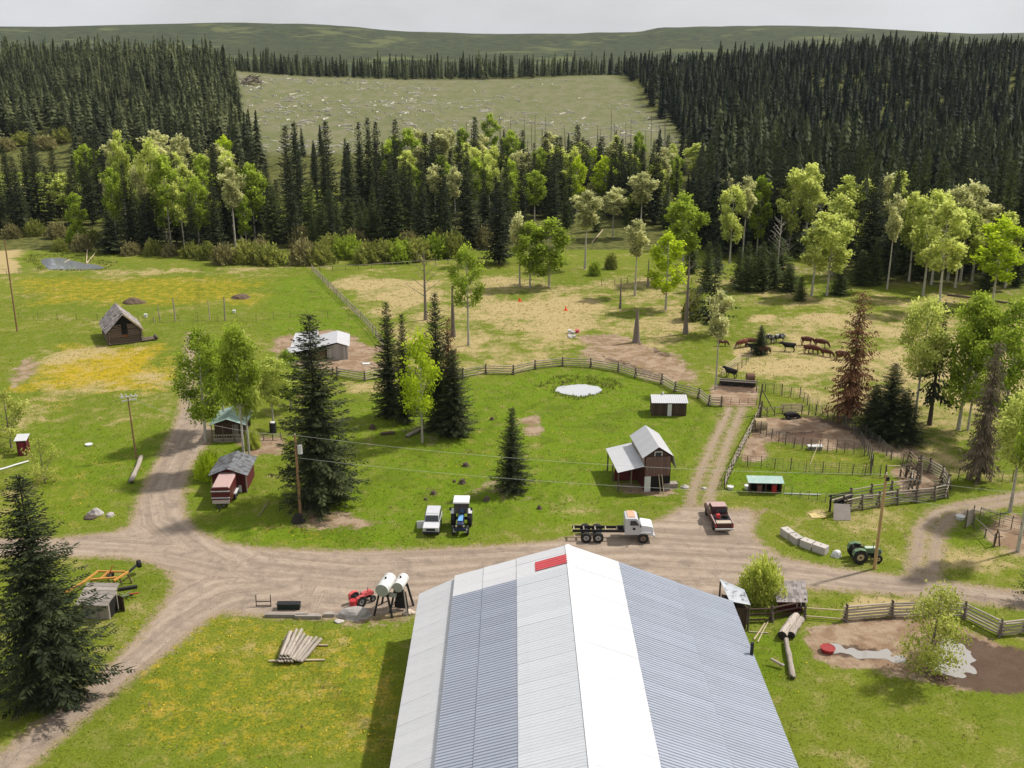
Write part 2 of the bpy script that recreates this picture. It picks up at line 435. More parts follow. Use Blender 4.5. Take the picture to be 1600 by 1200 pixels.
def build_ground_mat():
    m, nt, b = nodes_of("ground_cover")
    N, L = nt.nodes, nt.links
    geo = N.new("ShaderNodeNewGeometry")
    P = geo.outputs["Position"]
    def attr(n):
        a = N.new("ShaderNodeAttribute"); a.attribute_name = n
        return a.outputs["Fac"]
    def noise(scale, detail=4, rough=.55, vec=None, stretch=None, dist=0):
        n = N.new("ShaderNodeTexNoise"); n.inputs["Scale"].default_value = scale
        n.inputs["Detail"].default_value = detail; n.inputs["Roughness"].default_value = rough
        n.inputs["Distortion"].default_value = dist
        src = vec or P
        if stretch:
            mp = N.new("ShaderNodeMapping"); mp.inputs["Scale"].default_value = stretch
            L.new(src, mp.inputs["Vector"]); src = mp.outputs["Vector"]
        L.new(src, n.inputs["Vector"])
        return n.outputs["Fac"]
    def rng(v, a, c, lo=0., hi=1.):
        r = N.new("ShaderNodeMapRange"); r.interpolation_type = 'SMOOTHSTEP'
        r.inputs["From Min"].default_value = a; r.inputs["From Max"].default_value = c
        r.inputs["To Min"].default_value = lo; r.inputs["To Max"].default_value = hi
        L.new(v, r.inputs["Value"]); return r.outputs[0]
    def math_(op, a, c, d=None):
        n = N.new("ShaderNodeMath"); n.operation = op
        for i, q in enumerate((a, c, d)):
            if q is None: continue
            if isinstance(q, (int, float)): n.inputs[i].default_value = q
            else: L.new(q, n.inputs[i])
        return n.outputs[0]
    def mix(f, a, c):
        n = N.new("ShaderNodeMix"); n.data_type = 'RGBA'
        if isinstance(f, (int, float)): n.inputs["Factor"].default_value = f
        else: L.new(f, n.inputs["Factor"])
        for k, q in (("A", a), ("B", c)):
            if isinstance(q, tuple): n.inputs[k].default_value = (*q, 1)
            else: L.new(q, n.inputs[k])
        return n.outputs["Result"]
    fine = noise(4.5, 5, .65)
    vfine = noise(13, 3, .7)
    mid = noise(.55, 5, .6, dist=.4)
    big = noise(.085, 4, .55, dist=.6)
    blot = noise(1.4, 4, .6)
    # grass
    g1 = mix(rng(big, .38, .62), GRASS_A, GRASS_B)
    g1 = mix(rng(mid, .45, .72), g1, GRASS_DRY)
    g1 = mix(math_('MULTIPLY', attr('lush'), rng(mid, .78, .40)), g1, GRASS_LUSH)
    g1 = mix(rng(vfine, .42, .68, 0, .5), g1, GRASS_TIP)
    g1 = mix(rng(fine, .60, .34, 0, .5), g1, GRASS_DEEP)
    g1 = mix(math_('MULTIPLY', rng(noise(.22, 5, .62, dist=.8), .50, .64), math_('ADD', math_('MULTIPLY', attr('lush'), .35), .12)), g1, GRASS_DEEP)
    # dandelions and yellow bloom
    dn = math_('ADD', math_('MULTIPLY', attr('dand'), .50), math_('MULTIPLY', math_('ADD', math_('ADD', fine, blot), math_('SUBTRACT', mid, .5)), .5))
    g1 = mix(math_('MULTIPLY', rng(dn, .70, 1.04), .74), g1, BLOOM)
    # pale straw
    sv = math_('ADD', math_('MULTIPLY', attr('straw'), .75), math_('MULTIPLY', math_('SUBTRACT', math_('ADD', math_('ADD', mid, math_('MULTIPLY', fine, .8)), math_('MULTIPLY', math_('SUBTRACT', big, .5), 1.5)), .9), 1.25))
    sv = math_('SUBTRACT', sv, math_('MULTIPLY', attr('lush'), .36))
    straw_c = mix(rng(fine, .35, .65), STRAW_A, STRAW_B)
    g2 = mix(rng(sv, .14, .74), g1, straw_c)
    # bare soil
    bv = math_('ADD', attr('bare'), math_('MULTIPLY', math_('SUBTRACT', math_('ADD', math_('ADD', blot, fine), math_('SUBTRACT', mid, .5)), 1.0), 1.15))
    soil = mix(rng(mid, .4, .62), SOIL_A, SOIL_B)
    soil = mix(rng(blot, .5, .75, 0, .6), soil, SOIL_C)
    soil = mix(math_('MULTIPLY', rng(math_('ADD', attr('mud'), math_('MULTIPLY', math_('SUBTRACT', blot, .5), 1.4)), .3, .7), .85), soil, (.075, .047, .034))
    g3 = mix(rng(bv, .28, .72), g2, soil)
    # forest floor, cut hillside
    ff = mix(rng(mid, .4, .6), FOREST_A, FOREST_B)
    fv = math_('ADD', attr('forest'), math_('MULTIPLY', math_('SUBTRACT', big, .5), 1.2))
    g4 = mix(rng(fv, .35, .75), g3, ff)
    farw = mix(rng(noise(.05, 6, .75), .38, .62), (.020, .030, .014), (.060, .070, .026))
    farw = mix(rng(noise(.008, 3, .6), .55, .62, 0, .6), farw, (.13, .14, .05))
    g4 = mix(attr('far'), g4, farw)
    n_s = noise(.16, 6, .68, stretch=(1, .55, 1), dist=.8)
    cl = mix(rng(n_s, .40, .62), CLEAR_A, CLEAR_B)
    cl = mix(rng(noise(.75, 5, .7), .55, .72, 0, .8), cl, CLEAR_C)
    g5 = mix(attr('clear'), g4, cl)
    # gravel road with wheel streaks that run along it
    cmb = N.new("ShaderNodeCombineXYZ")
    L.new(math_('MULTIPLY', attr('lat'), 1.0), cmb.inputs[0]); L.new(math_('MULTIPLY', attr('alo'), .045), cmb.inputs[1])
    streak = noise(1.05, 5, .6, vec=cmb.outputs[0])
    rc = mix(rng(math_('ADD', math_('MULTIPLY', streak, .6), math_('MULTIPLY', math_('ADD', mid, blot), .2)), .38, .62), ROAD_A, ROAD_B)
    rc = mix(rng(mid, .46, .7, 0, .75), rc, ROAD_C)
    rc = mix(rng(vfine, .4, .7, 0, .35), rc, ROAD_D)
    rd = math_('ADD', attr('road'), math_('MULTIPLY', math_('SUBTRACT', math_('ADD', blot, math_('MULTIPLY', fine, 1.0)), 1.0), 2.2))
    edge = mix(rng(fine, .4, .6), EDGE_A, SOIL_B)
    g6 = mix(rng(rd, .85, .05), g5, edge)
    g7 = mix(rng(rd, .15, -.55), g6, rc)
    L.new(g7, b.inputs["Base Color"])
    b.inputs["Roughness"].default_value = .95
    b.inputs["Specular IOR Level"].default_value = .08
    hb = math_('ADD', math_('MULTIPLY', fine, .7), math_('MULTIPLY', vfine, .35))
    hb = math_('ADD', hb, math_('MULTIPLY', streak, .8))
    bp = N.new("ShaderNodeBump"); bp.inputs["Strength"].default_value = .8; bp.inputs["Distance"].default_value = .16
    L.new(hb, bp.inputs["Height"]); L.new(bp.outputs["Normal"], b.inputs["Normal"])
    return m

GRASS_A = (.118, .158, .012); GRASS_B = (.152, .175, .018); GRASS_DRY = (.215, .205, .055)
GRASS_LUSH = (.110, .196, .004); GRASS_TIP = (.222, .252, .028); GRASS_DEEP = (.062, .090, .007)
BLOOM = (.46, .30, .012); STRAW_A = (.42, .33, .16); STRAW_B = (.33, .25, .12)
SOIL_A = (.235, .155, .100); SOIL_B = (.330, .245, .170); SOIL_C = (.130, .085, .055)
FOREST_A = (.060, .068, .018); FOREST_B = (.125, .125, .035)
CLEAR_A = (.125, .135, .055); CLEAR_B = (.165, .158, .088); CLEAR_C = (.27, .245, .19)
ROAD_A = (.225, .172, .130); ROAD_B = (.385, .305, .238); ROAD_C = (.160, .122, .096); ROAD_D = (.41, .335, .265); EDGE_A = (.20, .17, .075)
M_GROUND = build_ground_mat()

# ------------------------------------------------------------------ mesh helpers
def new_mesh(name, v, f, smooth=False):
    me = bpy.data.meshes.new(name)
    me.from_pydata(v, [], f)
    if smooth:
        me.shade_smooth()
    me.update()
    return me

def mesh_np(name, V, F, k):
    """Fast mesh: V n x 3, F m x k index array."""
    V = np.ascontiguousarray(V, dtype=np.float32); F = np.ascontiguousarray(F, dtype=np.int32)
    me = bpy.data.meshes.new(name)
    me.vertices.add(len(V)); me.vertices.foreach_set("co", V.ravel())
    me.loops.add(F.size); me.loops.foreach_set("vertex_index", F.ravel())
    me.polygons.add(len(F))
    me.polygons.foreach_set("loop_start", np.arange(0, F.size, k, dtype=np.int32))
    me.update(calc_edges=True)
    return me

def face_attr(me, name, vals):
    a = me.attributes.new(name, 'FLOAT', 'FACE')
    a.data.foreach_set("value", np.ascontiguousarray(vals, dtype=np.float32))

def point_attr(me, name, vals):
    a = me.attributes.new(name, 'FLOAT', 'POINT')
    a.data.foreach_set("value", np.ascontiguousarray(vals, dtype=np.float32))

def link(name, me, m=None, parent=None, loc=None):
    o = bpy.data.objects.new(name, me)
    col.objects.link(o)
    if m is not None and me is not None and not me.materials:
        me.materials.append(m)
    if parent is not None:
        o.parent = parent
    if loc is not None:
        o.location = loc
    return o

def tag(o, label=None, cat=None, group=None, kind=None):
    if label: o["label"] = label
    if cat: o["category"] = cat
    if group: o["group"] = group
    if kind: o["kind"] = kind
    return o

def thing(name, label, cat, loc=(0, 0, 0), rz=0.0, group=None):
    o = bpy.data.objects.new(name, None)
    o.empty_display_size = .5
    col.objects.link(o)
    o.location = loc
    o.rotation_euler = (0, 0, rz)
    return tag(o, label, cat, group)

def copy_tree(o, parent=None):
    c = o.copy()
    col.objects.link(c)
    c.parent = parent
    for ch in o.children:
        copy_tree(ch, c)
    return c

class MB:
    """Collects shapes into one mesh."""
    def __init__(self):
        self.v = []; self.f = []
    def add(self, v, f):
        n = len(self.v)
        self.v += [tuple(p) for p in v]
        self.f += [tuple(i + n for i in q) for q in f]
        return self
    def box(self, c, s, rz=0.0, top=(1, 1), M=None):
        x, y, z = s[0] / 2, s[1] / 2, s[2] / 2
        tx, ty = top
        v = [(-x, -y, -z), (x, -y, -z), (x, y, -z), (-x, y, -z), (-x * tx, -y * ty, z), (x * tx, -y * ty, z), (x * tx, y * ty, z), (-x * tx, y * ty, z)]
        ca, sa = math.cos(rz), math.sin(rz)
        v = [(c[0] + p[0] * ca - p[1] * sa, c[1] + p[0] * sa + p[1] * ca, c[2] + p[2]) for p in v]
        return self.add(v, [(3, 2, 1, 0), (4, 5, 6, 7), (0, 1, 5, 4), (1, 2, 6, 5), (2, 3, 7, 6), (3, 0, 4, 7)])
    def cyl(self, p0, p1, r0, r1=None, n=10, caps=True):
        r1 = r0 if r1 is None else r1
        p0, p1 = Vector(p0), Vector(p1)
        d = (p1 - p0).normalized()
        a = d.orthogonal().normalized(); b = d.cross(a)
        v = []
        for p, r in ((p0, r0), (p1, r1)):
            for i in range(n):
                t = 2 * math.pi * i / n
                v.append(p + a * (r * math.cos(t)) + b * (r * math.sin(t)))
        f = [(i, (i + 1) % n, n + (i + 1) % n, n + i) for i in range(n)]
        if caps:
            f += [tuple(range(n - 1, -1, -1)), tuple(range(n, 2 * n))]
        return self.add(v, f)
    def prism(self, prof, y0, y1, top_inset=None):
        """Extrude an (x, z) outline along y; top_inset maps z -> inward shift of both y ends."""
        n = len(prof)
        g = top_inset or (lambda z: 0.0)
        v = [(x, y0 + g(z), z) for x, z in prof] + [(x, y1 - g(z), z) for x, z in prof]
        f = [tuple(range(n)), tuple(range(2 * n - 1, n - 1, -1))] + [(i, n + i, n + (i + 1) % n, (i + 1) % n) for i in range(n)]
        return self.add(v, f)
    def ring(self, c, axis, R0, r0, n=20, k=8):
        """Torus."""
        ax = Vector(axis).normalized(); a = ax.orthogonal().normalized(); b = ax.cross(a); c = Vector(c)
        v = []
        for i in range(n):
            t = 2 * math.pi * i / n
            d = a * math.cos(t) + b * math.sin(t)
            for j in range(k):
                s = 2 * math.pi * j / k
                v.append(c + d * (R0 + r0 * math.cos(s)) + ax * (r0 * math.sin(s)))
        f = [(i * k + j, ((i + 1) % n) * k + j, ((i + 1) % n) * k + (j + 1) % k, i * k + (j + 1) % k) for i in range(n) for j in range(k)]
        return self.add(v, f)
    def tube(self, pts, r, n=6):
        for i in range(len(pts) - 1):
            self.cyl(pts[i], pts[i + 1], r if not isinstance(r, list) else r[i], r if not isinstance(r, list) else r[i + 1], n)
        return self
    def mesh(self, name, smooth=False):
        return new_mesh(name, self.v, self.f, smooth)
    def build(self, name, m, parent=None, loc=None, smooth=False, bevel=0.0):
        o = link(name, self.mesh(name, smooth), m, parent, loc)
        if bevel:
            bv = o.modifiers.new("bevel", 'BEVEL'); bv.width = bevel; bv.segments = 2; bv.limit_method = 'ANGLE'
        return o

# shared unit pieces: a slightly crooked log along +X of length 1 and radius 1, a plank along +X
def _unit_log(seed, n=9):
    rr = random.Random(seed); v = []; f = []
    S = 5
    for i in range(S + 1):
        t = i / S
        ox, oy = (rr.uniform(-.25, .25), rr.uniform(-.25, .25)) if 0 < i < S else (0, 0)
        rad = 1.0 - .22 * t + rr.uniform(-.07, .07)
        for j in range(n):
            a = 2 * math.pi * j / n
            q = rad * (1 + rr.uniform(-.06, .06))
            v.append((t, oy + q * math.cos(a), ox + q * math.sin(a)))
    for i in range(S):
        for j in range(n):
            f.append((i * n + j, i * n + (j + 1) % n, (i + 1) * n + (j + 1) % n, (i + 1) * n + j))
    f += [tuple(range(n - 1, -1, -1)), tuple(range(S * n, S * n + n))]
    return v, f
LOGS = {}
def unit_log(m, seed=0):
    k = (m.name, seed)
    if k not in LOGS:
        v, f = _unit_log(seed)
        me = new_mesh("log", v, f, True); me.materials.append(m)
        LOGS[k] = me
    return LOGS[k]
PLANKS = {}
def unit_plank(m):
    if m.name not in PLANKS:
        me = MB().box((.5, 0, 0), (1, 1, 1)).mesh("plank"); me.materials.append(m)
        PLANKS[m.name] = me
    return PLANKS[m.name]

def along(o, p0, p1, sy, sz, roll=0.0):
    """Lay a unit piece from p0 to p1 (in the parent's frame)."""
    p0, p1 = Vector(p0), Vector(p1)
    d = p1 - p0
    q = d.to_track_quat('X', 'Z')
    if roll:
        q = q @ Quaternion((1, 0, 0), roll)
    o.rotation_mode = 'QUATERNION'
    o.location = p0; o.rotation_quaternion = q; o.scale = (d.length, sy, sz)
    return o

def log(name, p0, p1, r, m, parent, seed=None):
    s = random.randrange(4) if seed is None else seed
    o = link(name, unit_log(m, s), None, parent)
    return along(o, p0, p1, r, r, random.uniform(0, 6.28))

def plank(name, p0, p1, w, t, m, parent, roll=0.0):
    o = link(name, unit_plank(m), None, parent)
    return along(o, p0, p1, w, t, roll)

# ------------------------------------------------------------------ ground, roads, water
def axis(segments):
    out = []
    for a, b, s in segments:
        out += list(np.arange(a, b, s))
    return np.array(out + [segments[-1][1]])

def grid_mesh(name, xs, ys, dz=0.0):
    X, Y = np.meshgrid(xs, ys)
    x, y = X.ravel(), Y.ravel()
    z = terrain(x, y) + dz
    nx, ny = len(xs), len(ys)
    i = np.arange(ny - 1)[:, None] * nx + np.arange(nx - 1)[None, :]
    i = i.ravel()
    F = np.stack([i, i + 1, i + nx + 1, i + nx], 1)
    me = mesh_np(name, np.stack([x, y, z], 1), F, 4)
    for k, val in fields(x, y).items():
        point_attr(me, k, val)
    me.shade_smooth()
    return me

def sheet(name, sdf, x0, x1, y0, y1, cell, lift, kind="structure"):
    """A surface sheet cut to the outline sdf = 0 by clipping grid cells."""
    xs = np.arange(x0, x1 + cell, cell); ys = np.arange(y0, y1 + cell, cell)
    X, Y = np.meshgrid(xs, ys)
    D = sdf(X.ravel(), Y.ravel()).reshape(X.shape)
    verts = []; faces = []; idx = {}
    def vid(p):
        k = (round(p[0], 4), round(p[1], 4))
        if k not in idx:
            idx[k] = len(verts); verts.append(p)
        return idx[k]
    inside = D < 0
    any_in = inside[:-1, :-1] | inside[1:, :-1] | inside[:-1, 1:] | inside[1:, 1:]
    for j, i in zip(*np.nonzero(any_in)):
        c = [(xs[i], ys[j], D[j, i]), (xs[i + 1], ys[j], D[j, i + 1]), (xs[i + 1], ys[j + 1], D[j + 1, i + 1]), (xs[i], ys[j + 1], D[j + 1, i])]
        poly = []
        for k in range(4):
            a, b = c[k], c[(k + 1) % 4]
            if a[2] < 0: poly.append((a[0], a[1]))
            if (a[2] < 0) != (b[2] < 0):
                t = a[2] / (a[2] - b[2])
                poly.append((a[0] + (b[0] - a[0]) * t, a[1] + (b[1] - a[1]) * t))
        if len(poly) >= 3:
            q = []
            for p in poly:
                w = vid(p)
                if not q or q[-1] != w: q.append(w)
            if len(q) > 2 and q[0] == q[-1]: q.pop()
            if len(q) >= 3: faces.append(q)
    V = np.array(verts)
    z = terrain(V[:, 0], V[:, 1]) + lift
    me = new_mesh(name, np.column_stack([V, z]).tolist(), faces, True)
    for k, val in fields(V[:, 0], V[:, 1]).items():
        point_attr(me, k, val)
    return me

xs = axis([(-3200, -800, 160), (-800, -260, 20), (-260, -110, 5), (-110, 110, .9), (110, 260, 5), (260, 800, 20), (800, 3200, 160)])
ys = axis([(-200, 20, 20), (20, 45, 5), (45, 130, .8), (130, 245, 1.3), (245, 420, 4), (420, 720, 7), (720, 1400, 40), (1400, 5000, 160)])
ground = link("ground", grid_mesh("ground", xs, ys), M_GROUND)
tag(ground, "grassy valley floor rising to a cut hillside", "ground", kind="structure")

def road_sdf(x, y):
    return poly_sdf(x, y, ROAD) - .9 + 1.0 * (vnoise(x, y, 2.2, 31) - .5)
road = link("dirt_road", sheet("dirt_road", road_sdf, -66, 66, 46, 172, .8, .012), M_GROUND)
tag(road, "pale dirt farm road with wheel streaks curving across the yard", "road", kind="structure")
def track_sdf(T, w):
    def f(x, y):
        d = np.minimum(line_dist(x, y, T[0])[0], line_dist(x, y, T[1])[0]) - w
        d = d + .3 * (vnoise(x, y, 1.1, 37) - .5)
        return np.maximum(d, -(poly_sdf(x, y, ROAD) - 1.6))
    return f
t1 = link("farm_track", sheet("farm_track", track_sdf(TRACK1, .8), 8, 40, 88, 130, .4, .008), M_GROUND)
tag(t1, "straight double wheel track running from the dirt road past the red barn to the gate", "track", kind="structure")
t2 = link("farm_track", sheet("farm_track", track_sdf(TRACK2, 1.1), 28, 75, 78, 106, .5, .008), M_GROUND)
tag(t2, "curved double wheel track leaving the dirt road beside the old green tractor", "track", kind="structure")

def water_mat(name, colr, rough):
    m, nt, b = nodes_of(name)
    b.inputs["Base Color"].default_value = (*colr, 1)
    b.inputs["Roughness"].default_value = rough
    b.inputs["Specular IOR Level"].default_value = 1.0
    b.inputs["IOR"].default_value = 1.45
    N, L = nt.nodes, nt.links
    n = N.new("ShaderNodeTexNoise"); n.inputs["Scale"].default_value = 1.6; n.inputs["Detail"].default_value = 3
    tc = N.new("ShaderNodeTexCoord"); L.new(tc.outputs["Object"], n.inputs["Vector"])
    bp = N.new("ShaderNodeBump"); bp.inputs["Strength"].default_value = .04; bp.inputs["Distance"].default_value = .05
    L.new(n.outputs["Fac"], bp.inputs["Height"]); L.new(bp.outputs["Normal"], b.inputs["Normal"])
    return m
M_WATER = water_mat("pond_water", (.42, .43, .44), .08)  # pale base colour paints in the bright sky's reflection
def pool(name, poly, z, label, jit=.5, m=None):
    def f(x, y): return poly_sdf(x, y, poly) + jit * (vnoise(x, y, 1.6, 41) - .5) + .8 * jit * (vnoise(x, y, .55, 43) - .5)
    px = [p[0] for p in poly]; py = [p[1] for p in poly]
    me = sheet(name, f, min(px) - 1, max(px) + 1, min(py) - 1, max(py) + 1, .22, 0)
    co = np.zeros(len(me.vertices) * 3, np.float32); me.vertices.foreach_get("co", co)
    co = co.reshape(-1, 3); co[:, 2] = z; me.vertices.foreach_set("co", co.ravel()); me.update()
    return tag(link(name, me, m or M_WATER), label, "water", kind="structure")
pool("pond_water", POND_POLY, -.3, "small round pond in the lush grass inside the log fence", .4)
pool("creek_water", CREEK_POLY, -.3, "still creek pool in front of the trees at the meadow's edge", 1.6, water_mat("creek_pool_water", (.19, .20, .22), .04))  # base colour lightened to imitate reflected sky
M_PUDDLE = water_mat("muddy_water", (.30, .28, .26), .05)  # muddy tone, lightened in the colour to imitate sky reflection
pool("puddle_water", GP([(1462, 1006), (1480, 1004), (1505, 1010), (1520, 1025), (1516, 1045), (1490, 1056), (1462, 1050), (1450, 1030), (1456, 1012)]), .02, "muddy puddle beside the leafy tree in the pen", 1.3, M_PUDDLE)
pool("puddle_water", GP([(1282, 1008), (1302, 1006), (1322, 1012), (1345, 1012), (1385, 1020), (1392, 1030), (1350, 1028), (1310, 1026), (1290, 1018)]), .02, "muddy puddle round the red tub in the pen", 2.0, M_PUDDLE)
# ------------------------------------------------------------------ trees
M_BARK_DARK = mat("spruce_bark", (.075, .055, .042), .95, var=.35, scale=4, stretch=(3, 3, .5))
M_BARK_PALE = mat("aspen_bark", (.40, .37, .31), .9, var=.3, scale=3, stretch=(1, 1, .35), second=(.10, .085, .07), sfac=.36)
M_BARK_GREY = mat("poplar_bark", (.17, .14, .115), .95, var=.35, scale=3, stretch=(3, 3, .5))
M_SPRUCE = leaf_mat("spruce_needles", (.019, .030, .014), (.066, .078, .028), .14, .12, .6)
M_SPRUCE_Y = leaf_mat("young_spruce_needles", (.040, .062, .016), (.105, .135, .036), .12, .15, .6)
M_FIR_FAR = leaf_mat("forest_needles", (.026, .042, .021), (.135, .150, .062), .30, .28, .5)
M_DEAD = leaf_mat("dead_needles", (.12, .048, .022), (.23, .115, .058), .15, .1, .6)
M_GREYDEAD = leaf_mat("grey_twigs", (.10, .075, .052), (.19, .15, .105), .12, .1, .6)
M_ASPEN = leaf_mat("aspen_leaves", (.36, .43, .06), (.66, .70, .20), .5, .3, .65)
M_ASPEN_G = leaf_mat("poplar_leaves", (.18, .27, .018), (.42, .52, .06), .5, .2, .6)
M_LIME = leaf_mat("lime_leaves", (.34, .46, .014), (.60, .70, .04), .5, .15, .7)
M_PALE = leaf_mat("pale_catkin_leaves", (.42, .43, .17), (.68, .67, .33), .45, .2, .7)
M_WILLOW = leaf_mat("willow_leaves", (.17, .20, .035), (.38, .39, .09), .4, .35, .6)
M_TWIG = leaf_mat("bare_willow_twigs", (.20, .18, .07), (.38, .34, .14), .2, .3, .6)

def kites(base, tip, width, nrm):
    """Leaf or twig blades: one four-cornered kite per row."""
    d = tip - base
    s = np.cross(d, nrm); s /= (np.linalg.norm(s, axis=1, keepdims=True) + 1e-9)
    m = base + d * .45
    V = np.stack([base, m + s * width[:, None] * .5, tip, m - s * width[:, None] * .5], 1).reshape(-1, 3)
    F = np.arange(len(V)).reshape(-1, 4)
    return V, F

def spruce_crown(name, seed, H, Rb, gap, nb, step, start=.06, power=.8, droop=.25, wid=.30, sparse=0.0, hang=0.0, uneven=.25, tw=1.0):
    r = np.random.default_rng(seed)
    B, T, W, TI = [], [], [], []
    h = H * start
    while h < H * .985:
        t = (h - H * start) / (H * (1 - start))
        n = max(4, int(round(nb * (1 - .45 * t))))
        a0 = r.uniform(0, 6.28)
        for k in range(n):
            if r.random() < sparse: continue
            az = a0 + 6.28 * k / n + r.normal(0, .25)
            L = (Rb * (1 - t) ** power + .22) * np.clip(r.normal(1 - .1 * uneven, uneven), .45, 1.5)
            if t < .10: L *= .55 + 4.5 * t
            pitch = -droop * (1 - t) * 1.3 + .55 * t + r.normal(0, .09)
            hz = np.array([math.cos(az), math.sin(az), 0.0]); sd = np.array([-hz[1], hz[0], 0.0])
            ns = max(2, int(L / step))
            z0 = h + r.uniform(-.2, .2)
            tb = np.clip(r.normal(.45, .2), 0, 1)
            for i in range(ns + 1):
                s = (i + .35) / (ns + .6)
                p = hz * (L * s) + np.array([0, 0, z0 + L * s * pitch + .16 * L * s * s * (1 - t)])
                tl = tw * (.26 * L * (1 - s) + .32) * r.uniform(.6, 1.35)
                for sg in (-1, 1):
                    dv = hz * r.uniform(.55, .8) + sd * sg * r.uniform(.55, .85) + np.array([0, 0, pitch * .6 - r.uniform(.1, .42) - hang])
                    B.append(p); T.append(p + dv * tl); W.append(wid * r.uniform(.7, 1.3) * (.6 + .5 * (1 - t)))
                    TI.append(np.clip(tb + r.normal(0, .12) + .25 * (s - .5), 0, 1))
            p = hz * (L * .85) + np.array([0, 0, z0 + L * .85 * pitch + .12 * L * (1 - t)])
            B.append(p); T.append(p + hz * L * .22 + np.array([0, 0, .08 * L])); W.append(wid * .9); TI.append(np.clip(tb + .2, 0, 1))
        h += gap * r.uniform(.75, 1.25) * (1 - .35 * t)
    for k in range(6):
        a = 6.28 * k / 6
        B.append(np.array([0, 0, H * .955])); T.append(np.array([.14 * math.cos(a), .14 * math.sin(a), H * (1.0 if k % 2 else .985)])); W.append(.12); TI.append(.6)
    B, T, W = np.array(B), np.array(T), np.array(W)
    N = np.cross(T - B, r.normal(0, 1, B.shape) * .45 + np.cross(T - B, np.array([0, 0, 1.0])))
    V, F = kites(B, T, W, N)
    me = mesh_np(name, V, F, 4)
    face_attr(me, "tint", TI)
    return me

def trunk_mesh(name, H, r0, m, limbs=(), lean=(0, 0), n=8, top=.03):
    b = MB()
    S = 6
    pts = [Vector((lean[0] * (i / S) ** 1.5, lean[1] * (i / S) ** 1.5, H * i / S)) for i in range(S + 1)]
    rr = [r0 * (1.25 if i == 0 else 1) * (1 - i / S) + top for i in range(S + 1)]
    for i in range(S):
        b.cyl(pts[i], pts[i + 1], rr[i], rr[i + 1], n, caps=False)
    for p0, p1, a, c in limbs:
        b.cyl(p0, p1, a, c, 5, caps=False)
    me = b.mesh(name, True)
    me.materials.append(m)
    return me

def leaf_tree(name, seed, H, W, base, nleaf, size, nlimb=9, lean=(0, 0), clump=.17, shape='round'):
    """(trunk limbs, crown mesh): leaves in clumps round limb ends; base = share of bare trunk."""
    r = np.random.default_rng(seed)
    limbs, cen = [], []
    hc = H * (1 - base)
    for k in range(nlimb):
        t = (k + .5) / nlimb
        z = H * base + hc * t * .96
        if shape == 'round': rad = W * .5 * math.sin(math.pi * min(.97, .14 + .80 * t)) ** .7
        elif shape == 'top': rad = W * .5 * (t ** .6) * (1 if t < .85 else .75)
        else: rad = W * .5 * (1 - .75 * t)
        ll = (z / H) ** 1.5
        c0 = Vector((lean[0] * ll, lean[1] * ll, max(H * base * .8, z - rad * .7)))
        for q in range(2 if k < nlimb - 1 else 1):
            az = k * 2.4 + q * 3.14 + r.uniform(-.6, .6)
            rd = rad * r.uniform(.6, 1.0) if k < nlimb - 1 else .1
            e = Vector((lean[0] * ll + rd * math.cos(az), lean[1] * ll + rd * math.sin(az), z + r.uniform(-.2, .2)))
            limbs.append((c0, e, .02 + .010 * H * (1 - t) * .6, .015))
            cen.append((np.array(e), r.uniform(.75, 1.25)))
            mid = np.array(c0.lerp(e, .62)); cen.append((mid + r.normal(0, .06 * W, 3), r.uniform(.5, .9)))
    cen_w = np.array([w for _, w in cen]); cen_w /= cen_w.sum()
    pick = r.choice(len(cen), nleaf, p=cen_w)
    C = np.array([c for c, _ in cen])[pick]
    ct = r.uniform(.25, .75, len(cen))[pick]
    off = r.normal(0, 1, (nleaf, 3)); off /= (np.linalg.norm(off, axis=1, keepdims=True) + 1e-9)
    off *= (r.random((nleaf, 1)) ** .5) * np.array([W * clump, W * clump, W * clump * .95]) * r.uniform(.7, 1.5, (nleaf, 1))
    P = C + off
    d = r.normal(0, 1, (nleaf, 3)); d[:, 2] -= .35; d /= np.linalg.norm(d, axis=1, keepdims=True)
    L = size * r.uniform(.65, 1.4, (nleaf, 1))
    V, F = kites(P - d * L * .5, P + d * L * .5, (L * .85).ravel(), r.normal(0, 1, (nleaf, 3)))
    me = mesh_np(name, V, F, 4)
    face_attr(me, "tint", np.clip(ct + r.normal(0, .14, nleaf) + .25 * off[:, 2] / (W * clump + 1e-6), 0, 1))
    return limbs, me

def shrub_crown(name, seed, n, size, up=.5):
    """A bush one metre wide and 0.8 m high, of upright sprays."""
    r = np.random.default_rng(seed)
    az = r.uniform(0, 6.28, n); el = np.arcsin(r.uniform(.05, 1, n)); rad = r.uniform(.45, 1, n) ** .6
    lob = .90 + .12 * np.sin(az * 3 + seed) + .12 * np.sin(az * 7 + el * 6) + r.normal(0, .07, n)
    P = np.stack([.5 * rad * lob * np.cos(el) * np.cos(az), .5 * rad * lob * np.cos(el) * np.sin(az), .8 * rad * lob * np.sin(el)], 1)
    d = P.copy(); d[:, 2] += up; d += r.normal(0, .35, d.shape); d /= np.linalg.norm(d, axis=1, keepdims=True)
    L = size * r.uniform(.6, 1.5, (n, 1))
    V, F = kites(P - d * L * .5, P + d * L * .5, (L * .42).ravel(), r.normal(0, 1, (n, 3)))
    V[:, 2] = np.maximum(V[:, 2], .0)
    me = mesh_np(name, V, F, 4)
    face_attr(me, "tint", np.clip(.5 + .22 * np.sin(az * 6 + el * 9 + seed) + r.normal(0, .12, n), 0, 1))
    return me

def with_mat(me, m):
    me.materials.clear(); me.materials.append(m); return me

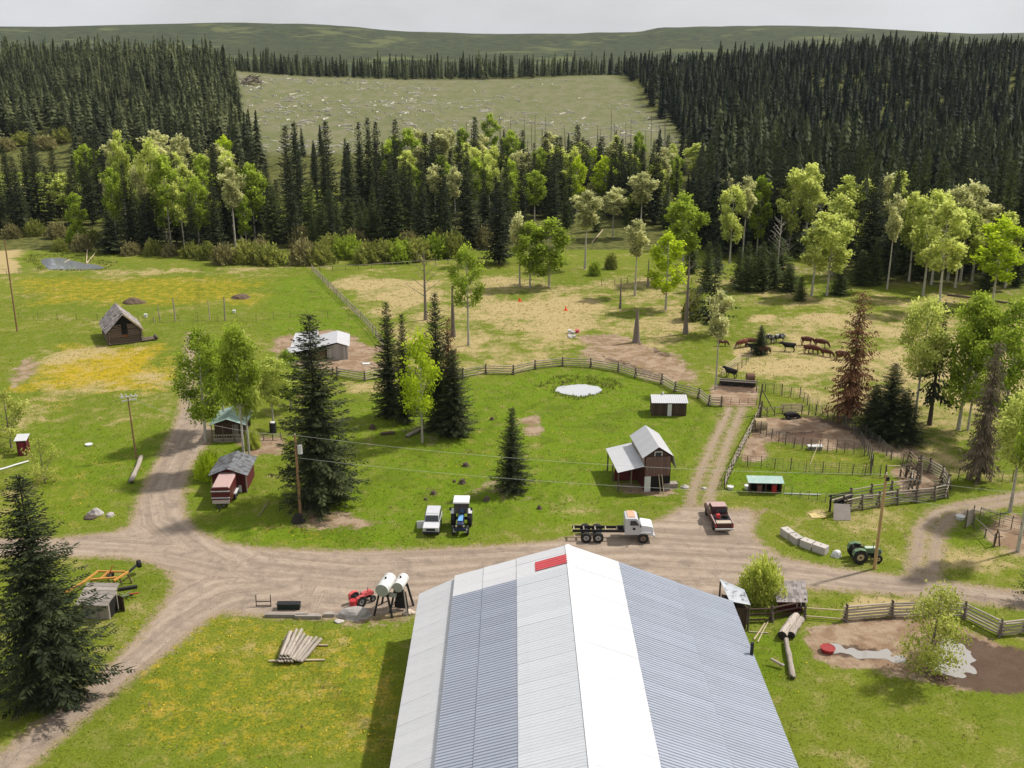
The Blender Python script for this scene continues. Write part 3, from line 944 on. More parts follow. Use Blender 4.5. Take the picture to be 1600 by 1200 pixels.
# spruce kinds: (trunk mesh, crown mesh, height, radius)
SP_HI = []
for s in range(3):
    H = 22.0
    SP_HI.append((trunk_mesh("trunk", H * .97, .30, M_BARK_DARK), with_mat(spruce_crown("crown", 100 + s, H, 3.6, .36, 12, .20, .04, .80, .34, .15, tw=.85, uneven=.3), M_SPRUCE), H, 3.6))
SP_MID = []
for s in range(5):
    H = 22.0
    SP_MID.append((trunk_mesh("trunk", H * .97, .24, M_BARK_DARK, n=6), with_mat(spruce_crown("crown", 200 + s, H, 2.5 + .25 * (s % 3), .50, 10, .40, .07, .74, .30, .30, uneven=.34), M_SPRUCE), H, 2.5 + .25 * (s % 3)))
SP_YOUNG = []
for s in range(3):
    H = 12.0
    SP_YOUNG.append((trunk_mesh("trunk", H * .96, .15, M_BARK_DARK, n=6), with_mat(spruce_crown("crown", 300 + s, H, 2.5, .38, 10, .32, .03, .85, .12, .24), M_SPRUCE_Y), H, 2.5))
SP_DEAD = [(trunk_mesh("trunk", 20 * .98, .26, M_BARK_DARK, n=6), with_mat(spruce_crown("crown", 401, 20.0, 3.0, .50, 8, .40, .10, .55, .55, .26, .12, .5, .4), M_DEAD), 20.0, 3.0),
           (trunk_mesh("trunk", 20 * .98, .28, M_BARK_GREY, n=6), with_mat(spruce_crown("crown", 402, 20.0, 2.1, .46, 9, .36, .12, .45, .9, .22, .10, .7, .35), M_GREYDEAD), 20.0, 2.1),
           (trunk_mesh("trunk", 20 * .98, .26, M_BARK_DARK, n=6), with_mat(spruce_crown("crown", 403, 20.0, 2.6, .8, 7, .6, .25, .5, .5, .34, .35, .4, .45), M_SPRUCE), 20.0, 2.6)]

def leafy(seed, H, W, base, n, size, bark, m, nlimb=9, lean=(0, 0), r0=None, shape='round', clump=.17):
    limbs, crown = leaf_tree("crown", seed, H, W, base, n, size, nlimb, lean, clump, shape)
    return (trunk_mesh("trunk", H * .93, r0 or H * .011, bark, limbs, (lean[0] * .9, lean[1] * .9), 7), with_mat(crown, m), H, W / 2)

AS_MID = [leafy(500 + s, 18, 5.4 + .5 * (s % 3), (.40, .52, .32, .55, .45)[s], 3400, .46, M_BARK_PALE, (M_ASPEN, M_PALE, M_ASPEN, M_PALE, M_ASPEN)[s], 8, ((s - 2) * .4, 0), shape=('round', 'top', 'round', 'top', 'round')[s]) for s in range(5)]
AS_GRN = [leafy(520 + s, 18, 6.4, (.30, .24, .36)[s], 3800, .46, M_BARK_PALE, M_ASPEN_G, 9, (.3 * s, 0)) for s in range(3)]
AS_LIME = [leafy(530 + s, 16, 5.6, (.34, .28)[s], 2800, .46, M_BARK_PALE, M_LIME, 9) for s in range(2)]

PLANTED = []
def plant(kind, loc, H, rad=None, label=None, name="spruce_tree", cat="tree", group=None, rz=None, m=None):
    """One tree: an Empty at its foot over its own trunk and crown (meshes shared between alike trees)."""
    tm, cm, h0, r0 = kind
    x, y = loc[0], loc[1]
    z = tz(x, y) - .05
    o = thing(name, label, cat, (x, y, z), random.uniform(0, 6.28) if rz is None else rz, group)
    s = H / h0
    w = s if rad is None else rad / r0
    t = link("trunk", tm, None, o); t.scale = (max(.75 * s, min(w, s * 1.15)), max(.75 * s, min(w, s * 1.15)), s)
    c = link("crown", cm, None, o); c.scale = (w, w, s)
    PLANTED.append((x, y, (rad or r0 * s)))
    return o

def plant_px(kind, px, pb, pt, label, wpx=None, **k):
    b = G(px, pb)
    H = height(px, pb, pt)
    rad = None if wpx is None else wpx / ppm(pb) / 2 * (b.length and 1)
    return plant(kind, b, H, rad, label, **k)

# --- spruces that stand alone
plant_px(SP_HI[0], 501, 786, 489, "tall dark spruce beside the utility pole with the transformer", 132)
plant_px(SP_HI[1], 86, 1092, 738, "large spruce hiding part of the small weathered shed near the road fork", 168)
plant_px(SP_HI[2], 800, 768, 636, "small dark spruce alone on the lawn behind the blue tractor", 56)
g = "spruces clumped on the lawn"
plant_px(SP_HI[1], 610, 652, 470, "dark spruce with twin slimmer neighbour in the lawn clump", 52, group=g)
plant_px(SP_HI[2], 633, 660, 489, "slim spruce between its taller neighbour and the lime leaved aspen", 40, group=g)
plant_px(SP_HI[0], 684, 672, 456, "tallest spruce of the lawn clump, behind the lime leaved aspen", 62, group=g)
plant_px(SP_HI[2], 710, 680, 545, "broad low spruce at the foot of the tallest lawn spruce", 66, group=g)
plant_px(SP_DEAD[0], 703, 668, 496, "rusty half dead spruce leaning into the lawn clump", 34, group=g)
plant_px(SP_HI[0], 1187, 553, 508, "small bushy spruce among the cattle", 30)
plant_px(SP_YOUNG[1], 1090, 486, 446, "small spruce under the tall bare trunked pine", 26)
plant_px(SP_HI[1], 1386, 684, 566, "dark young spruce beside the corral, taller of the pair", 74)
plant_px(SP_HI[2], 1408, 690, 612, "dark young spruce beside the corral, lower of the pair", 70)
plant_px(SP_HI[0], 1362, 676, 600, "dark young spruce tucked against the rusty dead spruce", 58)
plant_px(SP_DEAD[0], 1326, 656, 455, "rusty brown dead spruce at the corral corner", 60)
plant_px(SP_DEAD[2], 1452, 664, 468, "thin ragged spruce between the poplars and the dark pair", 60)
plant_px(SP_DEAD[1], 1528, 752, 533, "grey dead spruce with hanging twigs by the farm track", 44)
plant_px(SP_DEAD[2], 1112, 524, 398, "ragged drooping spruce beside the cattle gate", 62)
plant_px(SP_DEAD[2], 1610, 940, 880, "low spruce at the roadside edge", 40)

# --- broadleaved trees that stand alone
plant_px(leafy(601, 16, 7.4, .30, 3800, .34, M_BARK_PALE, M_LIME, 10, (0, 0)), 660, 691, 511, "lime green aspen in front of the lawn spruces", 66, name="aspen_tree", rz=0)
plant_px(leafy(602, 16, 5.4, .42, 2800, .34, M_BARK_PALE, M_ASPEN_G, 9, (.2, 0)), 732, 540, 379, "aspen with white trunk alone on the straw slope", 50, name="aspen_tree")
big = [leafy(610 + i, 19, 7.5, b, 8000, .33, M_BARK_PALE, m_, 12, (l, 0)) for i, (b, l, m_) in enumerate(((.24, -.6, M_ASPEN_G), (.50, .3, M_ASPEN_G), (.44, .2, M_ASPEN)))]
plant_px(big[0], 322, 690, 510, "leafy poplar at the bend of the farm lane by the green roofed cabin", 74, name="poplar_tree")
plant_px(big[1], 383, 735, 506, "pale trunked poplar rising between the two cabins", 66, name="poplar_tree", rz=0)
plant_px(big[2], 391, 728, 520, "slender twin poplar leaning over the dark red cabin", 56, name="poplar_tree", rz=1)
plant_px(big[1], 352, 672, 530, "rounded poplar behind the green roofed cabin", 60, name="poplar_tree", rz=2)
plant_px(big[2], 428, 672, 560, "low open poplar next to the stacked barrels", 66, name="poplar_tree", rz=2.4)
plant_px(big[0], 455, 640, 545, "small poplar behind the tall spruce by the yard shed", 44, name="poplar_tree", rz=1.2)
plant_px(big[2], 1428, 662, 464, "tall pale green poplar behind the dark spruce pair", 74, name="poplar_tree", rz=.3)
plant_px(big[0], 1497, 672, 455, "big leafy poplar with leaning dark trunk", 88, name="poplar_tree", rz=3.0)
plant_px(big[1], 1512, 672, 468, "leafy poplar with crossing trunk beside the big leaning one", 60, name="poplar_tree", rz=0)
plant_px(big[0], 1562, 700, 466, "wide leafy poplar above the grey dead spruce", 96, name="poplar_tree", rz=1)
plant_px(big[2], 1578, 800, 612, "pale leafed poplar with dark trunk inside the small pen", 84, name="poplar_tree", rz=2)
plant_px(big[1], 1590, 862, 580, "poplar with white trunk at the corner of the small pen", 60, name="poplar_tree", rz=4.2)
M_YOUNG = leaf_mat("young_tree_leaves", (.30, .34, .05), (.54, .56, .14), .5, .1, .7)
small = leafy(640, 9, 6.6, .10, 5200, .22, M_BARK_GREY, M_YOUNG, 10, (.2, 0), .16)
plant_px(small, 1450, 1052, 914, "thinly leafed tree between the two muddy puddles", 104, name="young_tree", rz=0)
plant_px(leafy(641, 7, 4, .2, 1800, .22, M_BARK_GREY, M_YOUNG, 7), 18, 700, 610, "young tree beside the little red outhouse", 60, name="young_tree")
plant_px(leafy(642, 6, 5, .1, 1500, .22, M_BARK_GREY, M_YOUNG, 7), 70, 755, 680, "thin young tree rising behind the large spruce", 50, name="young_tree")
for i, (px, pb, pt, w, kk, lab) in enumerate([
        (812, 448, 332, 34, AS_MID[1], "pale aspen with white trunk left at the forest clump on the straw knoll"),
        (828, 450, 345, 46, AS_GRN[0], "green aspen with dark leaning trunk on the straw knoll"),
        (858, 448, 340, 58, AS_GRN[1], "bushy bright aspen leaning over the straw knoll"),
        (914, 420, 299, 44, AS_MID[3], "aspen with tall white trunk just behind the straw knoll"),
        (957, 372, 292, 48, AS_MID[1], "pale open aspen before the dark spruces beyond the knoll"),
        (992, 462, 344, 36, AS_MID[3], "yellowish aspen with white trunk in the open pasture"),
        (1040, 484, 362, 50, AS_LIME[1], "bright aspen beside the tall bare trunk in the pasture"),
        (1066, 440, 299, 54, AS_GRN[2], "tall bright aspen topping its neighbours by the pasture"),
        (1118, 608, 455, 36, AS_MID[3], "thin leaning pale trunk with few leaves at the cattle gate"),
        (1268, 462, 328, 46, AS_MID[0], "full aspen of a pair at the cattle pasture edge"),
        (1292, 462, 330, 52, AS_MID[2], "paler aspen of a pair at the cattle pasture edge"),
        (1466, 484, 310, 52, AS_MID[0], "tall aspen with thick white trunk behind the pasture"),
        (1442, 462, 290, 46, AS_MID[2], "tall aspen with slim white trunk behind the pasture"),
        (1550, 476, 338, 60, AS_LIME[0], "yellow green aspen with white trunk near the forest corner"),
        (1386, 452, 304, 28, AS_MID[3], "slim aspen with bare white trunk among dark spruces")]):
    plant_px(kk, px, pb, pt, lab, w * 1.15, name="aspen_tree")

# --- bare trunks
def snag(px, pb, pt, r, label, bark=M_BARK_GREY, branches=0, lean=0.0):
    b = G(px, pb); H = height(px, pb, pt)
    o = thing("dead_tree", label, "dead tree", (b.x, b.y, tz(b.x, b.y) - .05), 0)
    rr = random.Random(px); lm = []
    for k in range(branches):
        t = .35 + .6 * k / max(1, branches); a = rr.uniform(0, 6.28); l = (1 - t) * 4 + 1.0
        p0 = Vector((lean * t, 0, H * t)); p1 = p0 + Vector((math.cos(a) * l, math.sin(a) * l, l * .7))
        lm.append((p0, p1, .07, .02))
        for q in range(3):
            s = p0.lerp(p1, .4 + .25 * q); lm.append((s, s + Vector((rr.uniform(-1, 1), rr.uniform(-1, 1), rr.uniform(.3, 1))) * l * .3, .035, .012))
    link("trunk", trunk_mesh("trunk", H, r, bark, lm, (lean, 0), 8, .06 if branches else r * .45), None, o)
    return o
snag(665, 500, 392, .24, "leafless tree with spreading limbs behind the lawn spruces", branches=10)
snag(708, 526, 446, .28, "dark branchless dead trunk with pale foot on the straw slope")
snag(994, 535, 484, .42, "stubby broken dead trunk standing in bare soil")
snag(1071, 522, 400, .36, "tall bare brown trunk in the pasture", branches=5)
snag(969, 482, 434, .16, "thin dead trunk in the straw pasture")
snag(1012, 448, 405, .16, "short thin dead trunk near the pasture fence")
snag(1150, 380, 300, .2, "grey leafless tree before the dark forest", branches=8)
snag(1213, 440, 338, .13, "grey leafless aspen beside the pasture pair", M_BARK_PALE, branches=18)
snag(449, 330, 252, .2, "leafless tree in the meadow gap of the grove", M_BARK_PALE, branches=10)

# --- spruces and aspens of the grove, each where the photograph shows it
MARKS = [(112, 411, "by the creek pool"), (449, 330, "near the leafless tree of the meadow gap"), (944, 330, "near the vivid lime aspen"), (840, 446, "behind the straw knoll"), (490, 424, "above the stake fence's top end"),
         (600, 400, "behind the willow thicket"), (700, 400, "at the willow thicket's end"), (340, 400, "behind the brown creek willows"), (1071, 470, "behind the tall bare trunk"), (1280, 458, "behind the pair of pasture aspens"), (1550, 470, "by the forest corner aspen"),
         (1430, 460, "among the tall white trunked aspens"), (1150, 380, "near the grey leafless tree before the forest"), (1185, 508, "beyond the small spruce among the cattle"), (230, 360, "in the poplar stand across the creek"), (560, 310, "below the logged clearing"), (780, 300, "under the clearing's debris slope"), (990, 300, "where grove and dense forest meet")]
def describe(kind, base_px, H, w, hs=(14, 19, 24)):
    lm = min(MARKS, key=lambda q: (q[0] - base_px[0]) ** 2 + 2.5 * (q[1] - base_px[1]) ** 2)[2]

    size = "low" if H < hs[0] else ("medium" if H < hs[1] else ("tall" if H < hs[2] else "very tall"))
    form = "slim" if w / H < .16 else ("broad" if w / H > .24 else "even")
    return f"{size} {form} {kind} {lm}"
def leaf_word(kind):
    return {"pale_catkin_leaves": "silvery aspen", "aspen_leaves": "yellow green aspen", "poplar_leaves": "fresh green aspen", "lime_leaves": "lime green aspen"}[kind[1].materials[0].name]
def row_word(y):
    return ("front row", "second row", "inner", "deep inner")[min(3, max(0, int((y - 200) / 24)))]
def px_of(x, y):
    z = tz(x, y) - CAM_H
    f = y * CT - z * ST; v = (-y * ST - z * CT)
    return 800 + FPX * x / f, 600 + FPX * v / f
g = "spruces of the valley grove"
lab = "dark spruce of the valley grove behind the meadow"
for px, pb, pt, w in [(400, 372, 210, 44), (383, 368, 235, 40), (454, 330, 194, 30), (469, 352, 190, 32), (516, 338, 188, 34), (549, 352, 222, 34), (566, 330, 190, 28), (580, 335, 182, 26),
                      (592, 330, 188, 26), (610, 386, 238, 40), (635, 372, 246, 36), (622, 330, 184, 26), (667, 322, 205, 26), (679, 330, 208, 30), (693, 372, 230, 34), (730, 386, 246, 44),
                      (743, 312, 182, 26), (757, 362, 300, 34), (784, 322, 216, 28), (780, 412, 282, 48), (852, 322, 205, 30), (856, 340, 240, 34), (900, 318, 193, 26), (915, 326, 218, 34), (938, 318, 212, 30), (875, 332, 268, 28),
                      (960, 330, 212, 30), (980, 340, 222, 38), (1000, 345, 235, 36), (1022, 350, 215, 36), (825, 330, 238, 26), (720, 328, 255, 30), (240, 390, 300, 46), (212, 330, 216, 30), (340, 345, 228, 30), (272, 300, 175, 34), (300, 325, 190, 34),
                      (322, 385, 280, 34), (232, 385, 308, 40), (175, 395, 330, 40), (370, 352, 262, 32), (418, 350, 262, 30), (437, 372, 280, 30), (120, 350, 262, 34), (60, 300, 210, 30), (160, 300, 200, 30)]:
    plant_px(random.choice(SP_MID), px, pb, pt, describe('dark spruce', (px, pb), height(px, pb, pt), w / ppm(pb)), w * 1.08, group=g)
g2 = "young spruces along the grove edge"
for px, pb, pt, w in [(430, 380, 290, 40), (458, 378, 305, 38), (488, 374, 284, 44), (518, 374, 296, 40), (546, 370, 308, 38), (584, 384, 318, 44), (620, 386, 288, 52), (652, 374, 314, 36), (672, 372, 310, 34), (505, 384, 315, 36),
                      (565, 382, 330, 34), (640, 386, 330, 36), (1205, 450, 395, 40), (1232, 455, 410, 36), (1345, 445, 390, 40), (1185, 440, 385, 40), (1165, 455, 400, 36), (1215, 430, 370, 44), (1250, 470, 432, 24), (1310, 460, 420, 34)]:
    plant_px(random.choice(SP_YOUNG), px, pb, pt, describe('bushy young spruce', (px, pb), height(px, pb, pt), w / ppm(pb), (7, 9, 11)), w, group=g2)
ga = "aspens of the valley grove"
for px, pb, pt, w in [(250, 385, 210, 40), (232, 380, 250, 36), (268, 388, 240, 44), (295, 370, 255, 34), (200, 375, 205, 30), (290, 330, 210, 30), (335, 378, 300, 30), (360, 330, 232, 36), (345, 310, 225, 30), (210, 330, 265, 36), (255, 330, 205, 44),
                      (300, 372, 330, 22), (185, 330, 220, 30), (145, 330, 225, 40), (110, 350, 270, 40), (70, 330, 270, 36), (35, 340, 285, 30), (125, 385, 300, 30),
                      (612, 300, 222, 40), (640, 310, 200, 44), (655, 300, 205, 36), (690, 300, 205, 40), (700, 340, 262, 34), (725, 300, 225, 34), (650, 345, 260, 30), (590, 330, 262, 30), (578, 320, 242, 24), (712, 360, 262, 26), (760, 300, 235, 34), (766, 270, 196, 26),
                      (800, 360, 250, 36), (812, 330, 235, 34), (870, 320, 225, 44), (884, 330, 265, 40), (835, 345, 265, 36), (975, 305, 235, 30), (800, 300, 205, 34), (745, 345, 245, 36), (905, 300, 220, 30), (925, 330, 285, 30),
                      (1088, 290, 226, 40), (955, 300, 225, 26), (1000, 370, 270, 44), (1128, 380, 272, 24), (1160, 405, 277, 34), (1182, 400, 274, 38)]:
    kk = random.choice(AS_MID + AS_GRN)
    plant_px(kk, px, pb, pt, describe(leaf_word(kk), (px, pb), height(px, pb, pt), w / ppm(pb)), w * 1.08, group=ga, name="aspen_tree")
plant_px(AS_LIME[0], 944, 330, 243, "vivid lime green aspen among the grove's dark spruces", 40, name="aspen_tree")
plant_px(AS_LIME[1], 988, 345, 300, "small vivid lime aspen low in the dark grove", 26, name="aspen_tree")
gb = "aspens in front of the dark forest"
for px, pb, pt, w in [(1232, 400, 258, 34), (1255, 402, 255, 36), (1318, 400, 275, 36), (1340, 398, 280, 26), (1375, 400, 272, 30), (1400, 402, 266, 34), (1480, 440, 290, 36), (1500, 440, 282, 40), (1518, 440, 312, 52), (1455, 445, 300, 40), (1492, 450, 320, 44), (1420, 440, 300, 34), (1570, 450, 330, 40), (1300, 430, 300, 34), (1140, 410, 285, 30), (1535, 430, 320, 34), (1430, 420, 330, 26), (1345, 420, 330, 20)]:
    plant_px(random.choice(AS_MID), px, pb, pt, describe("pale aspen", (px, pb), height(px, pb, pt), w / ppm(pb)), w * 1.35, group=gb, name="aspen_tree")

# --- the dense forest: nearest trees one by one, the rest as one wood
def free(x, y, d):
    for a, b, r in PLANTED:
        if (a - x) ** 2 + (b - y) ** 2 < d * d: return False
    return True
g = "spruces of the dense forest"
n = 0; tries = 0; rr = random.Random(5)
SPOTS = []
while n < 150 and tries < 6000:
    tries += 1
    y = rr.uniform(198, 300); x = rr.uniform(38, 165)
    edge = 203 - .09 * (x - 60) + 6 * math.sin(x * .13)
    if x < 40 + (y - 228) * .18 or y < edge or (x < 70 and y < 225 + (70 - x) * .3): continue
    if x / y > .66: continue
    if not free(x, y, 3.2): continue
    if any((a - x) ** 2 + (b - y) ** 2 < 3.4 ** 2 for a, b in SPOTS): continue
    SPOTS.append((x, y)); n += 1
    hh, rad_ = rr.uniform(15, 25), rr.uniform(2.0, 3.2)
    plant(rr.choice(SP_MID) if rr.random() < .8 else rr.choice(SP_YOUNG), (x, y), hh, rad_, describe(row_word(y) + " forest spruce", px_of(x, y), hh, rad_ * 1.5, (17, 20, 22.5)), group=g, m=None)
# more of the grove: trees that fill it between the ones placed above
g = "spruces of the valley grove"
n = 0; tries = 0
while n < 95 and tries < 4000:
    tries += 1
    px = rr.uniform(375, 1080); pb = rr.uniform(282, 396 - max(0, px - 760) * .12)
    if 420 < px < 480 and pb > 310 and pb < 360: continue
    q = G(px, pb)
    if not free(q.x, q.y, 2.6): continue
    n += 1; yng = pb > 345 and rr.random() < .6
    hh = rr.uniform(7, 12) if yng else rr.uniform(12, 23) * (1 - max(0, 330 - pb) * .004); rad_ = hh * (.15 if yng else .10) * rr.uniform(.8, 1.2)
    plant(rr.choice(SP_YOUNG if yng else SP_MID), q, hh, rad_, describe("young spruce" if yng else "dark spruce", (px, pb), hh, rad_ * 2), group=g)
n = 0; tries = 0
while n < 46 and tries < 900:
    tries += 1
    px, pb = rr.uniform(-10, 400), rr.uniform(318, 398)
    if px < 175 and pb > 372: continue
    q = G(px, pb)
    if not free(q.x, q.y, 2.4): continue
    n += 1; hh = rr.uniform(13, 23); rad_ = hh * rr.uniform(.10, .14)
    plant(rr.choice(SP_MID), q, hh, rad_, describe("dark spruce", (px, pb), hh, rad_ * 2), group="spruces of the valley grove")
n = 0
while n < 110:
    if n < 66: px, pb = rr.uniform(0 if n < 16 else 180, 400), rr.uniform(300, 394)
    else: px, pb = rr.uniform(570, 1060), rr.uniform(285, 350)
    q = G(px, pb); n += 1
    if not free(q.x, q.y, 2.0) or (px < 160 and pb > 330): continue
    hh = rr.uniform(11, 19); kk = rr.choice(AS_MID + AS_GRN + AS_LIME[:1])
    wd = hh * rr.uniform(.12, .2)
    plant(kk, q, hh, wd, describe(leaf_word(kk), (px, pb), hh, wd * 1.4, (12.5, 15, 17)), group="aspens of the valley grove", name="aspen_tree")
n = 0
while n < 26:
    px = rr.uniform(1075, 1590); pb = rr.uniform(415, 458); n += 1
    if 1250 < px < 1310: continue
    q = G(px, pb)
    if not free(q.x, q.y, 2.0): continue
    hh = rr.uniform(5, 10)
    plant(rr.choice(SP_YOUNG), q, hh, hh * .2, describe("bushy young spruce", (px, pb), hh, hh * .4, (6, 8, 10)), group="young spruces along the grove edge")

def low_spruce(seed, layers=13, n=7):
    r = np.random.default_rng(seed); V = []; F = []; T = []
    for i in range(layers):
        t = i / layers; z = .07 + .9 * t
        rad = .185 * (1 - t) ** .85 + .008
        a0 = r.uniform(0, 6.28)
        for k in range(n if t < .75 else 4):
            a = a0 + 6.28 * k / n + r.normal(0, .2); L = rad * r.uniform(.65, 1.3)
            c, s = math.cos(a), math.sin(a); w = .038 * (1 - t) + .016
            b = len(V)
            V += [(0, 0, z + .075), (c * L * .55 - s * w, s * L * .55 + c * w, z - .005), (c * L, s * L, z - .028 + r.normal(0, .008)), (c * L * .55 + s * w, s * L * .55 - c * w, z - .005)]
            F.append((b, b + 1, b + 2, b + 3)); T.append(np.clip(r.normal(.45, .22), 0, 1))
    b = len(V)
    V += [(.012, 0, 0), (-.008, .01, 0), (-.008, -.01, 0), (0, 0, 1.0)]
    F += [(b, b + 1, b + 3, b), (b + 1, b + 2, b + 3, b + 1), (b + 2, b, b + 3, b + 2)]; T += [.1, .1, .1]
    F = [f for f in F if len(set(f)) == 4]; T = T[:len(F)]
    return np.array(V), np.array(F), np.array(T)

def wood(name, pts, label, m, seed, tall=(15, 25)):
    r = np.random.default_rng(seed)
    tmpl = [low_spruce(seed * 10 + i) for i in range(6)]
    AV, AF, AT = [], [], []; off = 0
    Z = terrain(pts[:, 0], pts[:, 1])
    clump = vnoise(pts[:, 0], pts[:, 1], 30, seed)
    for (x, y), z, cl in zip(pts, Z, clump):
        V, F, T = tmpl[r.integers(6)]
        H = r.uniform(*tall) * r.uniform(.8, 1.15) * (.72 + .45 * cl) * (1 - .28 * sstep(330, 480, y)); a = r.uniform(0, 6.28); w = H * r.uniform(.8, 1.2)
        c, s = math.cos(a), math.sin(a)
        AV.append(np.stack([(V[:, 0] * c - V[:, 1] * s) * w + x, (V[:, 0] * s + V[:, 1] * c) * w + y, V[:, 2] * H + z - .2], 1))
        AF.append(F + off); off += len(V)
        AT.append(np.clip(T * .5 + r.normal(.22, .2) + .3 * (cl - .5) - .25 * sstep(400, 470, y) * (x > 60), 0, 1))
    me = mesh_np(name, np.concatenate(AV), np.concatenate(AF), 4)
    face_attr(me, "tint", np.concatenate(AT))
    return tag(link(name, me, m), label, "forest", kind="stuff")

def scatter(fn, x0, x1, y0, y1, cell, seed, jit=.45):
    r = np.random.default_rng(seed)
    X, Y = np.meshgrid(np.arange(x0, x1, cell), np.arange(y0, y1, cell))
    P = np.stack([X.ravel(), Y.ravel()], 1) + r.uniform(-jit, jit, (X.size, 2)) * cell
    return P[fn(P[:, 0], P[:, 1])]

def in_right(x, y):
    return (x > 44 + (y - 228) * .16 - (y > 400) * (44 + (y - 228) * .16 - 68).clip(0, None)) & (y > 228) & (np.abs(x) / y < .70) & ~((np.abs(x - 195) < 22) & (np.abs(y - 400) < 14))
P = scatter(in_right, 40, 480, 228, 660, 5.0, 3, .7)
keep = np.array([not any((a - x) ** 2 + (b - y) ** 2 < 9 for a, b in SPOTS) if y < 305 else True for x, y in P])
P = P[keep]
thin = RNG.random(len(P)) < np.where(P[:, 1] < 305, .55, np.where(P[:, 1] < 440, .85, .75))
wood("conifer_forest", P[thin], "dense dark conifer forest covering the hillside behind the cattle pasture", M_FIR_FAR, 3)
def in_left(x, y):
    return (x < -(113 + .33 * (y - 440)) + 16 * (vnoise(x, y, 22, 91) - .5)) & (y > 366 + 30 * vnoise(x, y, 25, 92)) & (np.abs(x) / y < .72) & ~((y < 420) & (x < -165))
P = scatter(in_left, -480, -90, 366, 660, 4.9, 4, .7)
wood("conifer_forest", P[RNG.random(len(P)) < .85], "dark conifer forest on the shoulder beside the logged clearing", M_FIR_FAR, 4)
def crest(x, y):
    return (y > 642 + 16 * np.sin(x * .02)) & (np.abs(x) / y < .70)
P = scatter(crest, -500, 500, 640, 720, 6.5, 6)
wood("conifer_forest", P[RNG.random(len(P)) < .8], "far conifers along the crest above the logged clearing", M_FIR_FAR, 6, (13, 21))
def fill(x, y):
    return ((y > 300) & (y < 400) & (x > -100 - (y - 300) * .3) & (x < 75))
P = scatter(fill, -140, 80, 290, 402, 9.5, 7)
P = P[RNG.random(len(P)) < .42]
wood("conifer_forest", P, "scattered small conifers between the grove and the logged clearing", M_FIR_FAR, 7, (8, 15))
# snags and stumps left standing on the clearing's lower edge
b = MB()
for i in range(34):
    x = random.uniform(-20, 62); y = random.uniform(398, 425); z = tz(x, y)
    h = random.uniform(5, 13); b.cyl((x, y, z - .2), (x + random.uniform(-.4, .4), y, z + h), .16, .07, 5)
tag(b.build("standing_snags", M_BARK_GREY), "thin dead trunks along the lower edge of the logged clearing", "snags", kind="stuff")

# --- shrubs
SHRUB = [with_mat(shrub_crown("foliage", 700 + i, 2200, .10, .5), m_) for i, m_ in enumerate((M_WILLOW, M_TWIG, M_ASPEN_G, M_WILLOW))]
M_BUSH = leaf_mat("bush_leaves", (.40, .46, .06), (.66, .70, .17), .5, .1, .75)
SHRUB_HI = [with_mat(shrub_crown("foliage", 720, 11000, .055, .7), M_BUSH), with_mat(shrub_crown("foliage", 721, 5000, .06, .5), M_LIME)]
def shrub(px, pb, w_m, h_m, me, label, group=None):
    b = G(px, pb)
    o = thing("willow_shrub", label, "shrub", (b.x, b.y, tz(b.x, b.y) - .03), random.uniform(0, 6.28), group)
    c = link("foliage", me, None, o); c.scale = (w_m, w_m, h_m / .8)
    s = MB()
    for k in range(6):
        a = k * 1.05; s.cyl((.1 * math.cos(a), .1 * math.sin(a), -.02), (w_m * .25 * math.cos(a), w_m * .25 * math.sin(a), h_m * .6), .05, .02, 5, False)
    s.build("stems", M_BARK_GREY, o)
    return o
shrub(1189, 940, 4.5, 4.2, SHRUB_HI[0], "round bright willow bush beside the little shingled shed")
shrub(328, 748, 3.2, 3.4, SHRUB_HI[1], "yellow green bush beside the dark red cabin")
shrub(346, 760, 2.2, 2.0, SHRUB_HI[0], "low green bush behind the stock trailer")
shrub(395, 700, 2.0, 2.6, SHRUB_HI[0], "green bush against the wall of the dark red cabin")
for px, pb, w, h, k in [(350, 412, 6, 4.5, 1), (385, 410, 7, 5, 0), (420, 412, 8, 4.5, 0), (408, 400, 5, 4, 1), (475, 412, 7, 5.5, 1), (500, 412, 7, 4.5, 3), (520, 396, 9, 4.5, 0), (545, 402, 8, 5, 2), (575, 410, 7, 4.5, 3), (598, 408, 8, 4.8, 0), (625, 408, 8, 4.8, 2),
                        (650, 406, 8, 5, 0), (678, 402, 8, 5.2, 2), (705, 400, 8, 5.5, 0), (470, 385, 6, 5, 1), (325, 405, 5, 4, 3), (755, 385, 6, 5, 1), (555, 388, 7, 4.5, 1), (690, 388, 6, 5, 3), (640, 390, 6, 4.5, 1), (300, 402, 5, 3.5, 3), (265, 400, 4, 3, 1),
                        (130, 392, 5, 4, 1), (95, 392, 4, 3, 3), (1115, 505, 3, 3, 1), (930, 430, 3, 3, 2), (955, 420, 3, 3.5, 0), (1080, 500, 4, 5, 0), (20, 372, 5, 3.5, 1), (55, 368, 6, 4, 3), (90, 372, 6, 4, 1), (118, 378, 5, 4, 2), (148, 384, 5, 4, 3), (12, 262, 9, 5, 1), (40, 258, 10, 5, 3), (75, 260, 10, 5, 1), (105, 256, 10, 5.5, 3), (138, 260, 10, 5, 1), (165, 262, 9, 5, 0), (240, 398, 5, 3.5, 3), (205, 398, 5, 3, 1)]:
    shrub(px, pb, w, h, SHRUB[k], describe("brown twiggy willow" if k == 1 else ("olive leafed willow" if k != 2 else "bright green willow"), (px, pb), h, w * .13, (3.6, 4.7, 5.3)), "willows along the creek")
